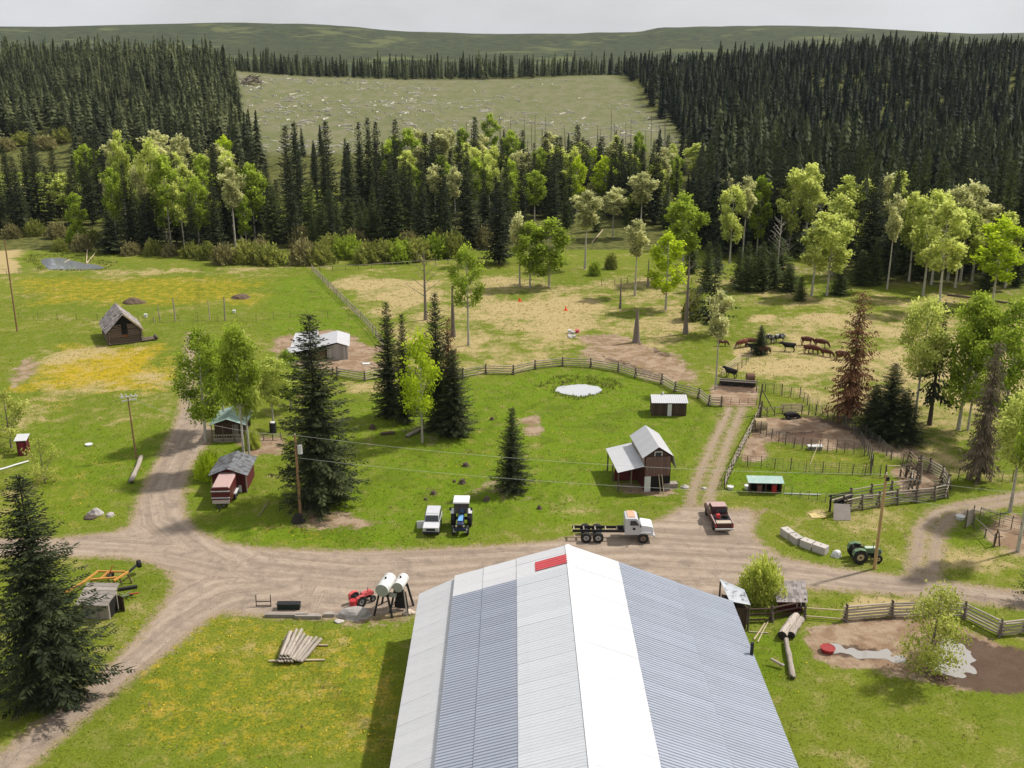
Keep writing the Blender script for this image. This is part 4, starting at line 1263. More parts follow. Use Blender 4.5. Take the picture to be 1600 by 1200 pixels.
# ------------------------------------------------------------------ surfaces of built things
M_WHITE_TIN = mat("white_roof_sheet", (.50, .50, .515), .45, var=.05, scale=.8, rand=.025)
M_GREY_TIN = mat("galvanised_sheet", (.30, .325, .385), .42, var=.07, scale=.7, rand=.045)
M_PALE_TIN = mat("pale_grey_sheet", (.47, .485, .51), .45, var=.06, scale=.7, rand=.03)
M_RED_TIN = mat("faded_red_sheet", (.50, .075, .085), .5, var=.12, scale=1)
M_GREEN_TIN = mat("faded_green_sheet", (.30, .42, .38), .5, var=.15, scale=1, second=(.40, .46, .43), sfac=.4)
M_TIN_OLD = mat("dull_tin", (.42, .44, .47), .45, var=.2, scale=1.2, second=(.10, .10, .11), sfac=.38)
M_CAP = mat("ridge_cap", (.72, .72, .73), .5, var=.05)
M_REDBOARD = mat("weathered_red_board", (.150, .055, .042), .9, var=.35, scale=2.5, stretch=(2, 2, .4), second=(.20, .135, .115), sfac=.52, rand=.2)
M_REDPAINT = mat("dark_red_paint", (.095, .016, .015), .8, var=.25, scale=2, rand=.15)
M_GREYBOARD = mat("grey_weathered_board", (.27, .235, .205), .92, var=.3, scale=2.5, stretch=(2, 2, .5), rand=.2)
M_BROWNBOARD = mat("dark_brown_board", (.075, .048, .034), .92, var=.35, scale=2.5, stretch=(2, 2, .5), rand=.25)
M_LOGWALL = mat("old_cabin_log", (.145, .105, .082), .95, var=.35, scale=3, stretch=(.5, 2, 2), rand=.25)
M_SHINGLE = mat("grey_shake", (.27, .235, .225), .95, var=.35, scale=3, rand=.35)
M_RAIL = mat("grey_fence_log", (.33, .28, .225), .92, var=.3, scale=2, stretch=(.4, 2, 2), rand=.22)
M_RAIL_PALE = mat("pale_peeled_log", (.46, .37, .25), .9, var=.25, scale=2, stretch=(.4, 2, 2), rand=.15)
M_POST = mat("dark_fence_post", (.12, .095, .072), .95, var=.3, scale=3, rand=.25)
M_POLE = mat("brown_pole_wood", (.25, .145, .075), .9, var=.3, scale=1.2, stretch=(2, 2, .3))
M_WIRE = mat("fence_wire", (.16, .15, .14), .6, metal=.3, var=.1)
M_CABLE = mat("overhead_cable", (.55, .56, .50), .5, var=.05)
M_DARK = mat("painted_interior_shade", (.012, .010, .009), .95, var=.2)  # near-black colour paints in the shade of openings, interiors and gaps
M_WHITE = mat("white_paint", (.62, .62, .61), .55, var=.06, scale=2)
M_CREAM = mat("tank_white", (.60, .60, .585), .45, var=.08, scale=1.5)
M_TANKEND = mat("tank_end_grey", (.36, .37, .33), .55, var=.1)
M_BLACKSTEEL = mat("black_steel", (.018, .018, .020), .6, var=.2)
M_RUBBER = mat("tyre_rubber", (.022, .021, .020), .85, var=.25, scale=6)
M_RIM = mat("wheel_rim", (.45, .44, .42), .5, var=.15)
M_RIM_YEL = mat("cream_wheel_rim", (.50, .40, .22), .6, var=.15)
M_GLASS = mat("vehicle_glass", (.020, .024, .030), .12, var=.05, spec=.7)
M_CARWHITE = mat("white_car_paint", (.54, .54, .56), .35, var=.05, scale=1.5, spec=.5)
M_CARRED = mat("dark_red_car_paint", (.07, .016, .016), .35, var=.15, scale=1.5, spec=.5)
M_CARROOF = mat("chalky_pink_paint", (.40, .27, .255), .5, var=.1)
M_BLUE = mat("dark_blue_paint", (.012, .022, .075), .45, var=.15, spec=.5)
M_LTBLUE = mat("light_blue_paint", (.16, .38, .68), .45, var=.1, spec=.5)
M_TRGREEN = mat("faded_green_paint", (.10, .16, .085), .55, var=.3, scale=3)
M_TRPALE = mat("pale_green_paint", (.36, .43, .34), .55, var=.2, scale=3)
M_RED = mat("red_paint", (.42, .020, .026), .45, var=.15, spec=.5)
M_REDFADE = mat("faded_red_paint", (.52, .085, .085), .5, var=.15)
M_ORANGE = mat("orange_yellow_paint", (.52, .24, .055), .6, var=.3, scale=4, second=(.34, .13, .05), sfac=.35)
M_CHROME = mat("bumper_metal", (.62, .62, .62), .3, metal=.6, var=.1)
M_CONCRETE = mat("concrete", (.43, .39, .36), .9, var=.15, scale=3)
M_STONE = mat("field_stone", (.36, .33, .31), .9, var=.25, scale=2)
M_PLY = mat("plywood", (.44, .36, .29), .85, var=.12, scale=2)
M_GREYPLY = mat("grey_plywood", (.40, .345, .315), .9, var=.12, scale=2)
M_LOGBARK = mat("pale_log_bark", (.38, .33, .285), .92, var=.3, scale=2.2, stretch=(.5, 2, 2), second=(.17, .13, .10), sfac=.42, rand=.15)
M_CHAR = mat("charred_wood", (.03, .026, .022), .95, var=.4, scale=4)
M_STUMP = mat("old_stump", (.095, .07, .055), .95, var=.35, scale=4)
M_HAY = mat("old_hay", (.33, .25, .15), .95, var=.3, scale=3, bump=.5)

# ------------------------------------------------------------------ the big metal shed in front
def roof_strip(name, m, run, drop, w=1.125, rib=.045, nr=4):
    """One ribbed roof sheet: ridge end at the origin, running run metres along +X and falling drop."""
    ysec = []
    for k in range(nr):
        y0 = w * k / nr
        ysec += [(y0, rib), (y0 + .04, rib), (y0 + .075, 0), (y0 + w / nr - .035, 0)]
    ysec.append((w + .02, rib))
    v = [(0, y, z) for y, z in ysec] + [(run, y, z - drop) for y, z in ysec]
    n = len(ysec)
    me = new_mesh(name, v, [(i, n + i, n + i + 1, i + 1) for i in range(n - 1)])
    me.materials.append(m)
    return me

shed_y1, shed_y0 = 72.6, 27.6
S = thing("metal_shed", "large low shed with ribbed white and blue grey metal roof", "shed", (4.4, shed_y0, 0))
LEN = shed_y1 - shed_y0
wl_ = MB()
def shed_wall():
    # walls follow the roof outline, set in under the eaves
    out = [(-11.5, 3.45), (-9.0, 4.85), (0, 7.7), (12.9, 2.75)]
    for (yy, nm) in ((LEN - .35, "gable_wall"), (.35, "gable_wall")):
        b = MB().prism([(-11.5, 0)] + [(x, z) for x, z in out] + [(12.9, 0)], yy - .08, yy + .08)
        b.build(nm, M_GREYBOARD, S)
    MB().box((-11.5, LEN / 2, 1.72), (.16, LEN - .9, 3.44)).build("side_wall", M_GREYBOARD, S)
    MB().box((12.9, LEN / 2, 1.36), (.16, LEN - .9, 2.72)).build("side_wall", M_GREYBOARD, S)
shed_wall()
def roof_row(x0, z0, x1, z1, pick):
    run, drop = abs(x1 - x0), z0 - z1
    made = {}
    n = int(LEN / 1.125)
    for k in range(n):
        yb = LEN - 1.125 * (k + 1)
        m = pick(yb + shed_y0 + .56)
        key = m.name
        if key not in made:
            made[key] = roof_strip("roof_sheet", m, run, drop, 1.125, {"white_roof_sheet": .012, "pale_grey_sheet": .022}.get(key, .06))
        o = link("roof_sheet", made[key], None, S)
        if x1 < x0:
            o.scale = (-1, 1, 1)
        o.location = (x0, yb, z0 + random.uniform(0, .006))
        o.rotation_euler = (0, random.uniform(-.0012, .0012), random.uniform(-.001, .001))
far = lambda lim, a, b: (lambda Y: a if Y > lim else b)
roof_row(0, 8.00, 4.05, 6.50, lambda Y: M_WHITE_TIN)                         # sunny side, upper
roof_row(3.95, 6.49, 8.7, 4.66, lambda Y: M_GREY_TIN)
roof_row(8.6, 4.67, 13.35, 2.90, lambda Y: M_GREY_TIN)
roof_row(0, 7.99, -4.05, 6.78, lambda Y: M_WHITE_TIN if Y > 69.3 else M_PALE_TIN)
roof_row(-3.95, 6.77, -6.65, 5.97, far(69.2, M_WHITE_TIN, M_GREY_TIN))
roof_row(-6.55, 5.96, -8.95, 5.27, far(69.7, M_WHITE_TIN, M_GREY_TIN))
roof_row(-8.80, 5.10, -11.85, 3.60, lambda Y: M_WHITE_TIN)                    # lean-to
rs = roof_strip("roof_sheet", M_RED_TIN, 2.5, .75, 1.35, .05, 4)
o = link("roof_patch", rs, None, S); o.scale = (-1, 1, 1); o.location = (-.12, LEN - 2.9, 7.99); o["label"] = "faded red roof sheet patch"
MB().prism([(-.22, 7.98), (0, 8.07), (.22, 7.95), (0, 8.03)], 0, LEN).build("ridge_cap", M_CAP, S)
MB().cyl((13.15, LEN - 7.6, 1.2), (13.15, LEN - 7.6, 4.0), .13, n=10).build("stove_pipe", M_BLACKSTEEL, S)

# ------------------------------------------------------------------ small buildings
def boards(parent, name, p0, p1, z0, z1, m, w=.28, gap=.015, th=.03):
    """Upright boards from p0 to p1 along a wall; z1 may be a function of the share along the wall."""
    p0, p1 = Vector(p0), Vector(p1)
    d = p1 - p0; n = max(1, int(d.length / w)); w2 = d.length / n
    a = math.atan2(d.y, d.x)
    for i in range(n):
        t = (i + .5) / n
        c = p0.lerp(p1, t)
        top = z1(t) if callable(z1) else z1
        top += random.uniform(-.03, .02)
        o = link(name, unit_plank(m), None, parent)
        o.rotation_mode = 'QUATERNION'
        dn_ = d.normalized(); zn_ = Vector((0, 0, 1)).cross(dn_)
        o.rotation_quaternion = Matrix(((0, dn_.x, zn_.x), (0, dn_.y, zn_.y), (1, 0, 0))).to_quaternion()
        o.location = (c.x, c.y, z0); o.scale = (top - z0, w2 - gap, th)

def slab(parent, name, pts, th, m):
    """Thin roof plane through four corners."""
    P = [Vector(p) for p in pts]
    n = (P[1] - P[0]).cross(P[3] - P[0]).normalized()
    if n.z < 0: n = -n
    v = [p for p in P] + [p + n * th for p in P]
    return MB().add(v, [(3, 2, 1, 0), (4, 5, 6, 7), (0, 1, 5, 4), (1, 2, 6, 5), (2, 3, 7, 6), (3, 0, 4, 7)]).build(name, m, parent)

def ribbed(parent, name, p00, p10, p11, p01, m, n=None, rib=.03):
    """Ribbed sheets from the top edge p00-p10 down to the bottom edge p01-p11; each sheet its own piece."""
    p00, p10, p11, p01 = map(Vector, (p00, p10, p11, p01))
    n = n or max(1, int((p10 - p00).length / .75))
    nn = (p10 - p00).cross(p01 - p00).normalized()
    if nn.z < 0: nn = -nn
    for k in range(n):
        v = []; sec = []
        for j in range(3):
            for t, h in ((j / 3, rib), (j / 3 + .05, rib), (j / 3 + .09, 0), (j / 3 + .30, 0)):
                sec.append((t, h))
        sec.append((1.0, rib))
        for t, h in sec:
            u = (k + t) / n
            v.append(p00.lerp(p10, u) + nn * h)
        for t, h in sec:
            u = (k + t) / n
            v.append(p01.lerp(p11, u) + nn * h)
        q = len(sec)
        MB().add(v, [(i, q + i, q + i + 1, i + 1) for i in range(q - 1)]).build(name, m, parent)

def put(name, label, cat, px, pb, rz=0.0, group=None):
    b = G(px, pb)
    return thing(name, label, cat, (b.x, b.y, 0), rz, group)

# --- red gambrel barn with white roof and lean-to
B = thing("red_barn", "small weathered red gambrel barn with white metal roof and lean-to", "barn", (15.5, 100.6, 0), .10)
W, Lb = 1.42, 6.2
MB().prism([(-W, 0), (-W, 4.0), (0, 4.95), (W, 4.0), (W + .02, 0)], .06, Lb).build("wall", M_REDPAINT, B)
boards(B, "board", (-W + .1, -.03, 0), (W - .08, -.03, 0), 1.75, lambda t: 3.98, mat("rusty_loft_board", (.150, .076, .058), .92, var=.3, scale=2.2, stretch=(1.5, 1.5, .4), second=(.15, .105, .092), sfac=.5, rand=.14), .35)
slab(B, "gable_panel", [(-1.2, .03, 4.06), (1.2, .03, 4.06), (.15, .03, 4.8), (-.15, .03, 4.8)], .03, M_BROWNBOARD)
wf = MB()
for c, s in (((-.38, -.05, 4.28), (.08, .06, .46)), ((.38, -.05, 4.28), (.08, .06, .46)), ((0, -.05, 4.53), (.84, .06, .08))):
    wf.box(c, s)
win = wf.build("window_frame", M_WHITE, B)
MB().box((0, -.02, 4.27), (.68, .03, .42)).build("window_pane", M_GLASS, win)
MB().box((-1.05, -.06, .88), (.66, .06, 1.74)).build("door", M_WHITE, B)
MB().box((.35, -.02, .87), (2.1, .05, 1.7)).build("doorway", M_DARK, B)  # black sheet on the solid wall paints the shade of the opening
MB().box((1.1, -.10, .45), (.7, .06, .8)).build("low_door", M_GREYBOARD, B)
for x in (.28, .62):
    plank("prop_pole", (x, -.7, 0), (x - .15, -.05, 1.95), .07, .07, M_RAIL_PALE, B)
ribbed(B, "roof_sheet", (0, -.25, 5.12), (0, Lb + .2, 5.12), (-1.72, Lb + .2, 3.92), (-1.72, -.25, 3.92), M_WHITE_TIN)
ribbed(B, "roof_sheet", (0, -.25, 5.12), (0, Lb + .2, 5.12), (1.62, Lb + .2, 4.02), (1.62, -.25, 4.02), M_WHITE_TIN)
ribbed(B, "roof_sheet", (1.62, -.2, 4.0), (1.62, Lb + .2, 4.0), (1.95, Lb + .2, 2.5), (1.95, -.2, 2.5), M_WHITE_TIN)
boards(B, "board", (-W - .03, Lb, 0), (-W - .03, .1, 0), 2.95, 3.85, M_GREYBOARD, .3)
ribbed(B, "lean_to_sheet", (-W - .05, -.3, 3.0), (-W - .05, Lb + .4, 3.0), (-4.35, Lb + .4, 2.4), (-4.35, -.3, 2.4), M_WHITE_TIN)
for x, y in ((-4.2, .1), (-4.2, 3), (-4.2, 6), (-2.8, .1)):
    log("lean_to_post", (x, y, 0), (x, y, 2.42 if x < -4 else 2.7), .09, M_POST, B)
MB().box((-2.75, 3.1, .75), (2.5, .1, 1.5)).build("stall_wall", M_REDPAINT, B)
MB().box((2.0, .9, .25), (.9, .8, .5)).build("bait_box", M_GREYBOARD, B)

# --- dark shed with white roof
B = put("garden_shed", "low dark board shed with white metal roof and white door by the pond", "shed", 1045.5, 650, -.02)
MB().box((0, 1.25, .92), (4.4, 2.3, 1.84)).build("wall", M_BROWNBOARD, B)
boards(B, "board", (-2.2, .06, 0), (2.2, .06, 0), .05, 1.85, M_BROWNBOARD, .3)
MB().box((.02, 0, .82), (.52, .06, 1.62)).build("door", M_WHITE, B)
ribbed(B, "roof_sheet", (-2.32, 1.5, 2.42), (2.3, 1.5, 2.42), (2.36, -.3, 1.86), (-2.36, -.3, 1.86), M_WHITE_TIN)
ribbed(B, "roof_sheet", (-2.32, 1.5, 2.42), (2.3, 1.5, 2.42), (2.3, 2.7, 1.9), (-2.32, 2.7, 1.9), M_WHITE_TIN)
MB().cyl((-.7, 1.5, 2.35), (-.7, 1.5, 2.75), .1).build("vent", M_WHITE, B)

# --- log cabin with shake roof
c0 = G(197, 537)
B = thing("log_cabin", "old brown log cabin with steep grey shake roof in the meadow", "cabin", (c0.x, c0.y, 0), R(28))
W, Lc, hw, hp = 2.45, 7.4, 2.3, 4.9
MB().prism([(-W + .12, 0), (-W + .12, hw), (0, hp - .35), (W - .12, hw), (W - .12, 0)], .14, Lc - .14).build("inner_wall", M_DARK, B)
for k in range(8):
    z = .16 + .29 * k
    log("wall_log", (-W - .2, .05, z), (W + .2, .05, z), .16, M_LOGWALL, B)
    log("wall_log", (-W - .2, Lc - .05, z), (W + .2, Lc - .05, z), .16, M_LOGWALL, B)
    log("wall_log", (-W, -.25, z + .1), (-W, Lc + .25, z + .1), .16, M_LOGWALL, B)
    log("wall_log", (W, -.25, z + .1), (W, Lc + .25, z + .1), .16, M_LOGWALL, B)
for k in range(4):
    z = 2.5 + .3 * k; x = W * (1 - (z - hw) / (hp - hw)) - .1
    if k < 3:
        log("gable_log", (-x, .05, z), (-.45, .05, z), .15, M_LOGWALL, B); log("gable_log", (.45, .05, z), (x, .05, z), .15, M_LOGWALL, B)
    log("gable_log", (-x, Lc - .05, z), (x, Lc - .05, z), .15, M_LOGWALL, B)
MB().box((0, -.12, 2.05), (.9, .06, .9)).build("window_opening", M_DARK, B)  # no hole cut: a black box paints the opening's inner shade
MB().box((0, -.16, 1.35), (.8, .05, .35)).build("patched_board", mat("rust_board", (.20, .075, .03), .9), B)
for s in (-1, 1):
    n = 9
    nx, nz = s * (hp - hw + .25), (W + .35)
    for k in range(n):
        t0, t1 = k / n, (k + 1.25) / n
        L1 = W + .42
        a = (s * L1 * t0, hp - (hp - hw + .3) * t0); b2 = (s * L1 * min(t1, 1.03), hp - (hp - hw + .3) * min(t1, 1.03))
        nseg = 14; y = -.55
        while y < Lc + .4:
            wsh = random.uniform(.4, .75); lift = .02 + random.uniform(0, .03)
            if random.random() > .04:
                e = random.uniform(-.03, .05)
                MBs = [(a[0], y, a[1] + .03), (a[0], y + wsh - .03, a[1] + .03), (b2[0] * (1 + e), y + wsh - .03, b2[1] + .05 + lift - e), (b2[0] * (1 + e), y, b2[1] + .05 + lift - e)]
                slab(B, "shake", MBs, .03, M_SHINGLE)
            y += wsh
    slab(B, "roof_deck", [(0, -.5, hp - .06), (s * (W + .35), -.5, hw - .32), (s * (W + .35), Lc + .4, hw - .32), (0, Lc + .4, hp - .06)], .04, M_DARK)
plank("barge_board", (.0, -.6, hp + .05), (W + .45, -.6, hw - .28), .08, .22, M_RAIL_PALE, B)
o = put("log_trough", "low dark timber trough against the log cabin", "trough", 234, 532, R(28))
for k in range(3): log("log", (-1.1, .35 * k - .3, .25 + .05 * k), (1.2, .35 * k - .3, .3 + .05 * k), .22, M_POST, o)
log("log", (1.0, -.6, .5), (1.0, .8, .55), .25, M_POST, o)

# --- white roofed livestock shed behind the big spruce
c0 = G(527.5, 562)
B = thing("livestock_shed", "grey board livestock shed with white roof and open lean-to on bare soil", "shed", (c0.x, c0.y, 0), R(8))
W, Lc = 1.55, 6.4
MB().prism([(-W, 0), (-W, 2.0), (0, 2.55), (W, 2.0), (W, 0)], .05, Lc).build("wall", M_GREYBOARD, B)
boards(B, "board", (-W, 0, 0), (W, 0, 0), 0, lambda t: 2.0 + .5 * (1 - abs(2 * t - 1)), mat("pale_grey_board", (.34, .315, .29), .9, var=.25, scale=2, stretch=(2, 2, .4), rand=.18), .3)
ribbed(B, "roof_sheet", (0, -.35, 2.78), (0, Lc + .2, 2.78), (W + .35, Lc + .2, 2.12), (W + .35, -.35, 2.12), M_WHITE_TIN)
ribbed(B, "roof_sheet", (0, -.35, 2.78), (0, Lc + .2, 2.78), (-W - 1.6, Lc + .2, 2.1), (-W - 1.6, -.35, 2.1), M_WHITE_TIN)
ribbed(B, "roof_sheet", (-W - 1.4, Lc + 1.2, 2.62), (-W - 1.4, 1.4, 2.32), (-7.0, 1.0, 1.9), (-6.6, Lc + 1.0, 2.4), M_WHITE_TIN, 8)
ribbed(B, "lean_to_sheet", (-W - 1.5, 1.5, 2.12), (-W - 1.5, -.3, 2.02), (-8.2, -1.0, 1.45), (-7.4, 1.2, 1.8), M_WHITE_TIN, 4)
MB().box((-4.2, 3.6, .95), (5.2, .12, 1.9)).build("back_wall", M_DARK, B)  # wall coloured black to paint the shade under the lean-to
MB().box((-2.9, .3, .9), (2.4, .1, 1.75)).build("front_wall", mat("rusty_brown_board", (.12, .06, .03), .9, var=.3), B)
for x in (-7.9, -6.2, -4.4): log("post", (x, -.7, 0), (x, -.7, 1.5), .08, M_RAIL, B)

# --- cabins among the poplars
B = put("green_roof_cabin", "small cabin with pale green metal roof and railed porch among poplars", "cabin", 358, 690, .05)
MB().box((0, 2.6, 1.05), (3.6, 3.6, 2.1)).build("wall", M_BROWNBOARD, B)
MB().prism([(-1.8, 2.1), (0, 2.75), (1.8, 2.1)], .9, 4.3).build("gable", M_BROWNBOARD, B)
ribbed(B, "roof_sheet", (0, -.3, 2.95), (0, 4.9, 2.95), (-2.2, 4.9, 2.15), (-2.2, -.3, 2.15), M_GREEN_TIN)
ribbed(B, "roof_sheet", (0, -.3, 2.95), (0, 4.9, 2.95), (2.2, 4.9, 2.15), (2.2, -.3, 2.15), M_GREEN_TIN)
for x in (-1.9, -.6, .7, 1.9): log("porch_post", (x, -.1, 0), (x, -.1, 2.15), .06, M_POST, B)
for z in (.45, .9): plank("porch_rail", (-1.9, -.12, z), (1.9, -.12, z), .05, .09, M_RAIL, B)
for k in range(12): plank("baluster", (-1.75 + .31 * k, -.1, .1), (-1.75 + .31 * k, -.1, .88), .05, .05, M_RAIL, B)
MB().box((0, .4, .06), (4, 1, .12)).build("porch_floor", M_GREYBOARD, B)
MB().box((.7, .76, 1.0), (.75, .05, 1.8)).build("door", M_GREYBOARD, B)
B = put("red_cabin", "dark red cabin with grey tin roof behind the stock trailer", "cabin", 359, 770, .04)
MB().box((0, 2.3, 1.0), (3.5, 4.4, 2.0)).build("wall", M_REDPAINT, B)
boards(B, "board", (-1.75, .06, 0), (1.75, .06, 0), 0, lambda t: 2.0 + .65 * (1 - abs(2 * t - 1)), M_REDPAINT, .3)
MB().prism([(-1.75, 2.0), (0, 2.65), (1.75, 2.0)], .1, 4.5).build("gable", M_REDPAINT, B)
M_DARKTIN = mat("dark_mottled_tin", (.17, .175, .19), .5, var=.3, scale=1.2, second=(.07, .065, .06), sfac=.45)
ribbed(B, "roof_sheet", (0, -.3, 2.85), (0, 4.9, 2.85), (-2.1, 4.9, 2.05), (-2.1, -.3, 2.05), M_DARKTIN)
ribbed(B, "roof_sheet", (0, -.3, 2.85), (0, 4.9, 2.85), (2.1, 4.9, 2.05), (2.1, -.3, 2.05), M_DARKTIN)
MB().box((1.15, 0, .45), (.3, .06, .8)).build("white_panel", M_WHITE, B)
plank("corner_trim", (1.85, -.02, 0), (1.85, -.02, 2.1), .12, .12, M_GREYBOARD, B)
B = put("outhouse", "narrow dark red outhouse with white tin roof beside a young tree", "outhouse", 36, 712, .15)
MB().box((0, .55, .95), (1.1, 1.1, 1.9)).build("wall", M_REDPAINT, B)
slab(B, "roof", [(-.7, -.25, 1.9), (.7, -.25, 1.9), (.7, 1.3, 2.2), (-.7, 1.3, 2.2)], .05, M_WHITE_TIN)
MB().box((.05, -.02, .85), (.6, .05, 1.55)).build("door", mat("maroon_door", (.16, .012, .03), .7), B)
B = put("weathered_shed", "small grey weathered shed with open dark doorway beside the yellow implement", "shed", 152, 968, -.06)
MB().box((-.1, 1.0, .8), (2.3, 1.8, 1.6)).build("wall", M_GREYBOARD, B)
boards(B, "board", (-1.25, .06, 0), (1.05, .06, 0), 0, 1.6, M_GREYBOARD, .24)
MB().box((1.07, .95, .75), (.06, 1.3, 1.4)).build("doorway", M_DARK, B)  # black sheet over the wall, painted shade for the open door
d = MB().box((1.45, 1.55, .7), (.75, .06, 1.35), -.5).build("door", M_BROWNBOARD, B)
for k in range(6):
    plank("roof_plank", (-1.5, -.25 + .42 * k, 1.62 + .12 * k), (1.3, -.25 + .42 * k, 1.64 + .12 * k), .40, .04, M_GREYBOARD, B, .28)
B = put("shingled_shed", "tiny shed with grey shingle roof beside the round willow bush", "shed", 1235, 958, -.03)
MB().box((0, .9, .6), (2.1, 1.6, 1.2)).build("wall", M_REDPAINT, B)
for k in range(7):
    x = -1.3
    while x < 1.2:
        ws = random.uniform(.25, .45)
        y = -.3 + .27 * k; z = 1.2 + .13 * k
        slab(B, "shingle", [(x, y, z), (x + ws - .02, y, z), (x + ws - .02, y + .34, z + .165), (x, y + .34, z + .165)], .03, M_SHINGLE)
        x += ws
slab(B, "roof_deck", [(-1.25, -.2, 1.19), (1.25, -.2, 1.19), (1.25, 1.6, 2.04), (-1.25, 1.6, 2.04)], .03, M_DARK)
wf = MB()
for c, s in (((.5, .08, .75), (.06, .06, .6)), ((.85, .08, .75), (.06, .06, .6)), ((.675, .08, 1.03), (.4, .06, .06))): wf.box(c, s)
wf.build("window_frame", M_WHITE, B)
q = [G(1124, 905, 3.1), G(1163, 922, 2.9), G(1173, 946, 2.4), G(1140, 940, 2.6)]
c0 = sum(q, Vector()) / 4
B = thing("tin_roof_lean_to", "lean-to with dull sloping tin roof at the back corner of the metal shed", "lean-to", (c0.x, c0.y, 0))
q = [p - Vector((c0.x, c0.y, 0)) for p in q]
slab(B, "roof", q, .05, M_TIN_OLD)
inn = [c_ * .8 for c_ in q]
for k in range(4):
    a_, b_ = inn[k], inn[(k + 1) % 4]
    boards(B, "board", (a_.x, a_.y, 0), (b_.x, b_.y, 0), 0, 1.95, M_BROWNBOARD, .3)
for c_ in q: log("post", (c_.x * .92, c_.y * .92, 0), (c_.x * .92, c_.y * .92, c_.z - .06), .09, M_POST, B)
B = put("animal_hutch", "long open fronted hutch with pale green roof holding a red drum", "hutch", 1196, 771, -.04)
MB().box((0, .9, .6), (3.3, .08, 1.2)).build("back_wall", M_DARK, B)  # black colour paints the shade inside the open front
for x in (-1.65, 0, 1.65): MB().box((x, .45, .6), (.08, .9, 1.2)).build("side_wall", M_BROWNBOARD, B)
slab(B, "roof", [(-1.95, -.3, 1.28), (1.85, -.3, 1.26), (1.85, 1.1, 1.52), (-1.95, 1.1, 1.54)], .05, M_GREEN_TIN)
def drum(px, pb, m, label, h=.88, r=.29, group=None, z=0.0, ribs=True):
    o = put("steel_drum", label, "drum", px, pb, 0, group); o.location.z = z
    MB().cyl((0, 0, 0), (0, 0, h), r, n=16).build("body", m, o, smooth=False)
    if ribs:
        for k in (.02, .33, .66, .98): MB().ring((0, 0, h * k), (0, 0, 1), r, .018, 16, 5).build("hoop", m, o)
    return o
drum(1209, 769, M_RED, "red drum inside the green roofed hutch")
drum(1186, 769, mat("rusty_brown_drum", (.16, .07, .05), .8), "rusty brown drum inside the green roofed hutch")

# ------------------------------------------------------------------ vehicles
def wheel(parent, c, r, w, rim=M_RIM, axis=(0, 1, 0), name="wheel", hub=.55):
    ax = Vector(axis)
    e = link(name, None, None, parent)
    e.location = c
    b = MB()
    ty = MB()
    n = 20; prof = [(-.5, hub), (-.5, .86), (-.36, 1.0), (.36, 1.0), (.5, .86), (.5, hub)]
    a = ax.orthogonal().normalized(); bb = ax.cross(a)
    v = []
    for i in range(n):
        t = 2 * math.pi * i / n; d = a * math.cos(t) + bb * math.sin(t)
        for px_, rr_ in prof: v.append(d * (r * rr_) + ax * (w * px_))
    k = len(prof)
    ty.add(v, [(i * k + j, ((i + 1) % n) * k + j, ((i + 1) % n) * k + j + 1, i * k + j + 1) for i in range(n) for j in range(k - 1)])
    ty.build("tyre", M_RUBBER, e)
    MB().cyl(-ax * w * .30, ax * w * .30, r * hub, n=16).build("rim", rim, e)
    MB().cyl(-ax * w * .52, ax * w * .52, r * .14, n=8).build("hub", M_BLACKSTEEL, e)
    return e

# --- white six wheel truck without a bed, facing +X
b0 = G(895, 849)
T = thing("flatbed_truck", "white cab truck with bare black chassis and tandem rear wheels", "truck", (b0.x, b0.y + 1.15, 0), -.015)
for s in (-.43, .43): MB().box((3.0, s, .98), (6.0, .09, .26)).build("chassis_rail", M_BLACKSTEEL, T)
for x in (.15, 1.1, 2.2, 3.2, 4.3): MB().box((x, 0, 1.02), (.10, .86, .16)).build("cross_member", M_RAIL, T)
for x in (1.3, 2.45):
    MB().cyl((x, -1.0, .52), (x, 1.0, .52), .09).build("axle", M_BLACKSTEEL, T)
    for s in (-1, 1): wheel(T, (x, s * .92, .52), .52, .46, M_RIM)
MB().cyl((6.75, -.95, .5), (6.75, .95, .5), .07).build("axle", M_BLACKSTEEL, T)
for s in (-1, 1): wheel(T, (6.75, s * .98, .5), .5, .28, mat("dusty_rim", (.20, .15, .12), .7))
cab = MB().prism([(5.0, .85), (5.0, 2.45), (5.15, 2.52), (6.05, 2.52), (6.2, 2.42), (6.5, 1.85), (6.5, .85)], -1.0, 1.0, lambda z: .10 if z > 2.2 else 0).build("cab", M_CARWHITE, T, bevel=.05)
hood = MB().prism([(6.5, .95), (6.5, 1.82), (7.55, 1.66), (7.72, 1.5), (7.72, .75), (7.3, .75), (7.25, 1.0), (7.05, 1.13), (6.6, 1.13)], -.98, .98, lambda z: .12 if z > 1.4 else 0).build("hood", M_CARWHITE, T, bevel=.05)
for s in (-1, 1):
    MB().prism([(5.45, 1.85), (5.5, 2.33), (6.0, 2.33), (6.32, 1.85)], s * .985 - .02, s * .985 + .02).build("side_window", M_GLASS, T)
    MB().box((6.95, s * 1.02, 1.08), (1.0, .12, .16)).build("fender", M_CARWHITE, T)
    MB().cyl((7.72, s * .72, 1.22), (7.76, s * .72, 1.22), .11, n=12).build("headlight", M_CHROME, T)
    MB().box((6.45, s * 1.2, 1.9), (.06, .22, .3)).build("mirror", M_BLACKSTEEL, T)
MB().add([(6.24, -.84, 2.36), (6.24, .84, 2.36), (6.53, .9, 1.88), (6.53, -.9, 1.88)], [(0, 1, 2, 3)]).build("windscreen", M_GLASS, T)
MB().box((7.74, 0, 1.2), (.04, 1.1, .4)).build("grille", M_BLACKSTEEL, T)
MB().box((7.8, 0, .72), (.14, 2.0, .2)).build("bumper", M_CARWHITE, T)
MB().box((5.6, .1, 2.56), (.7, 1.4, .06)).build("roof_patch", mat("rust_orange_paint", (.55, .26, .15), .7, second=(.62, .60, .58), sfac=.4, scale=5), T)
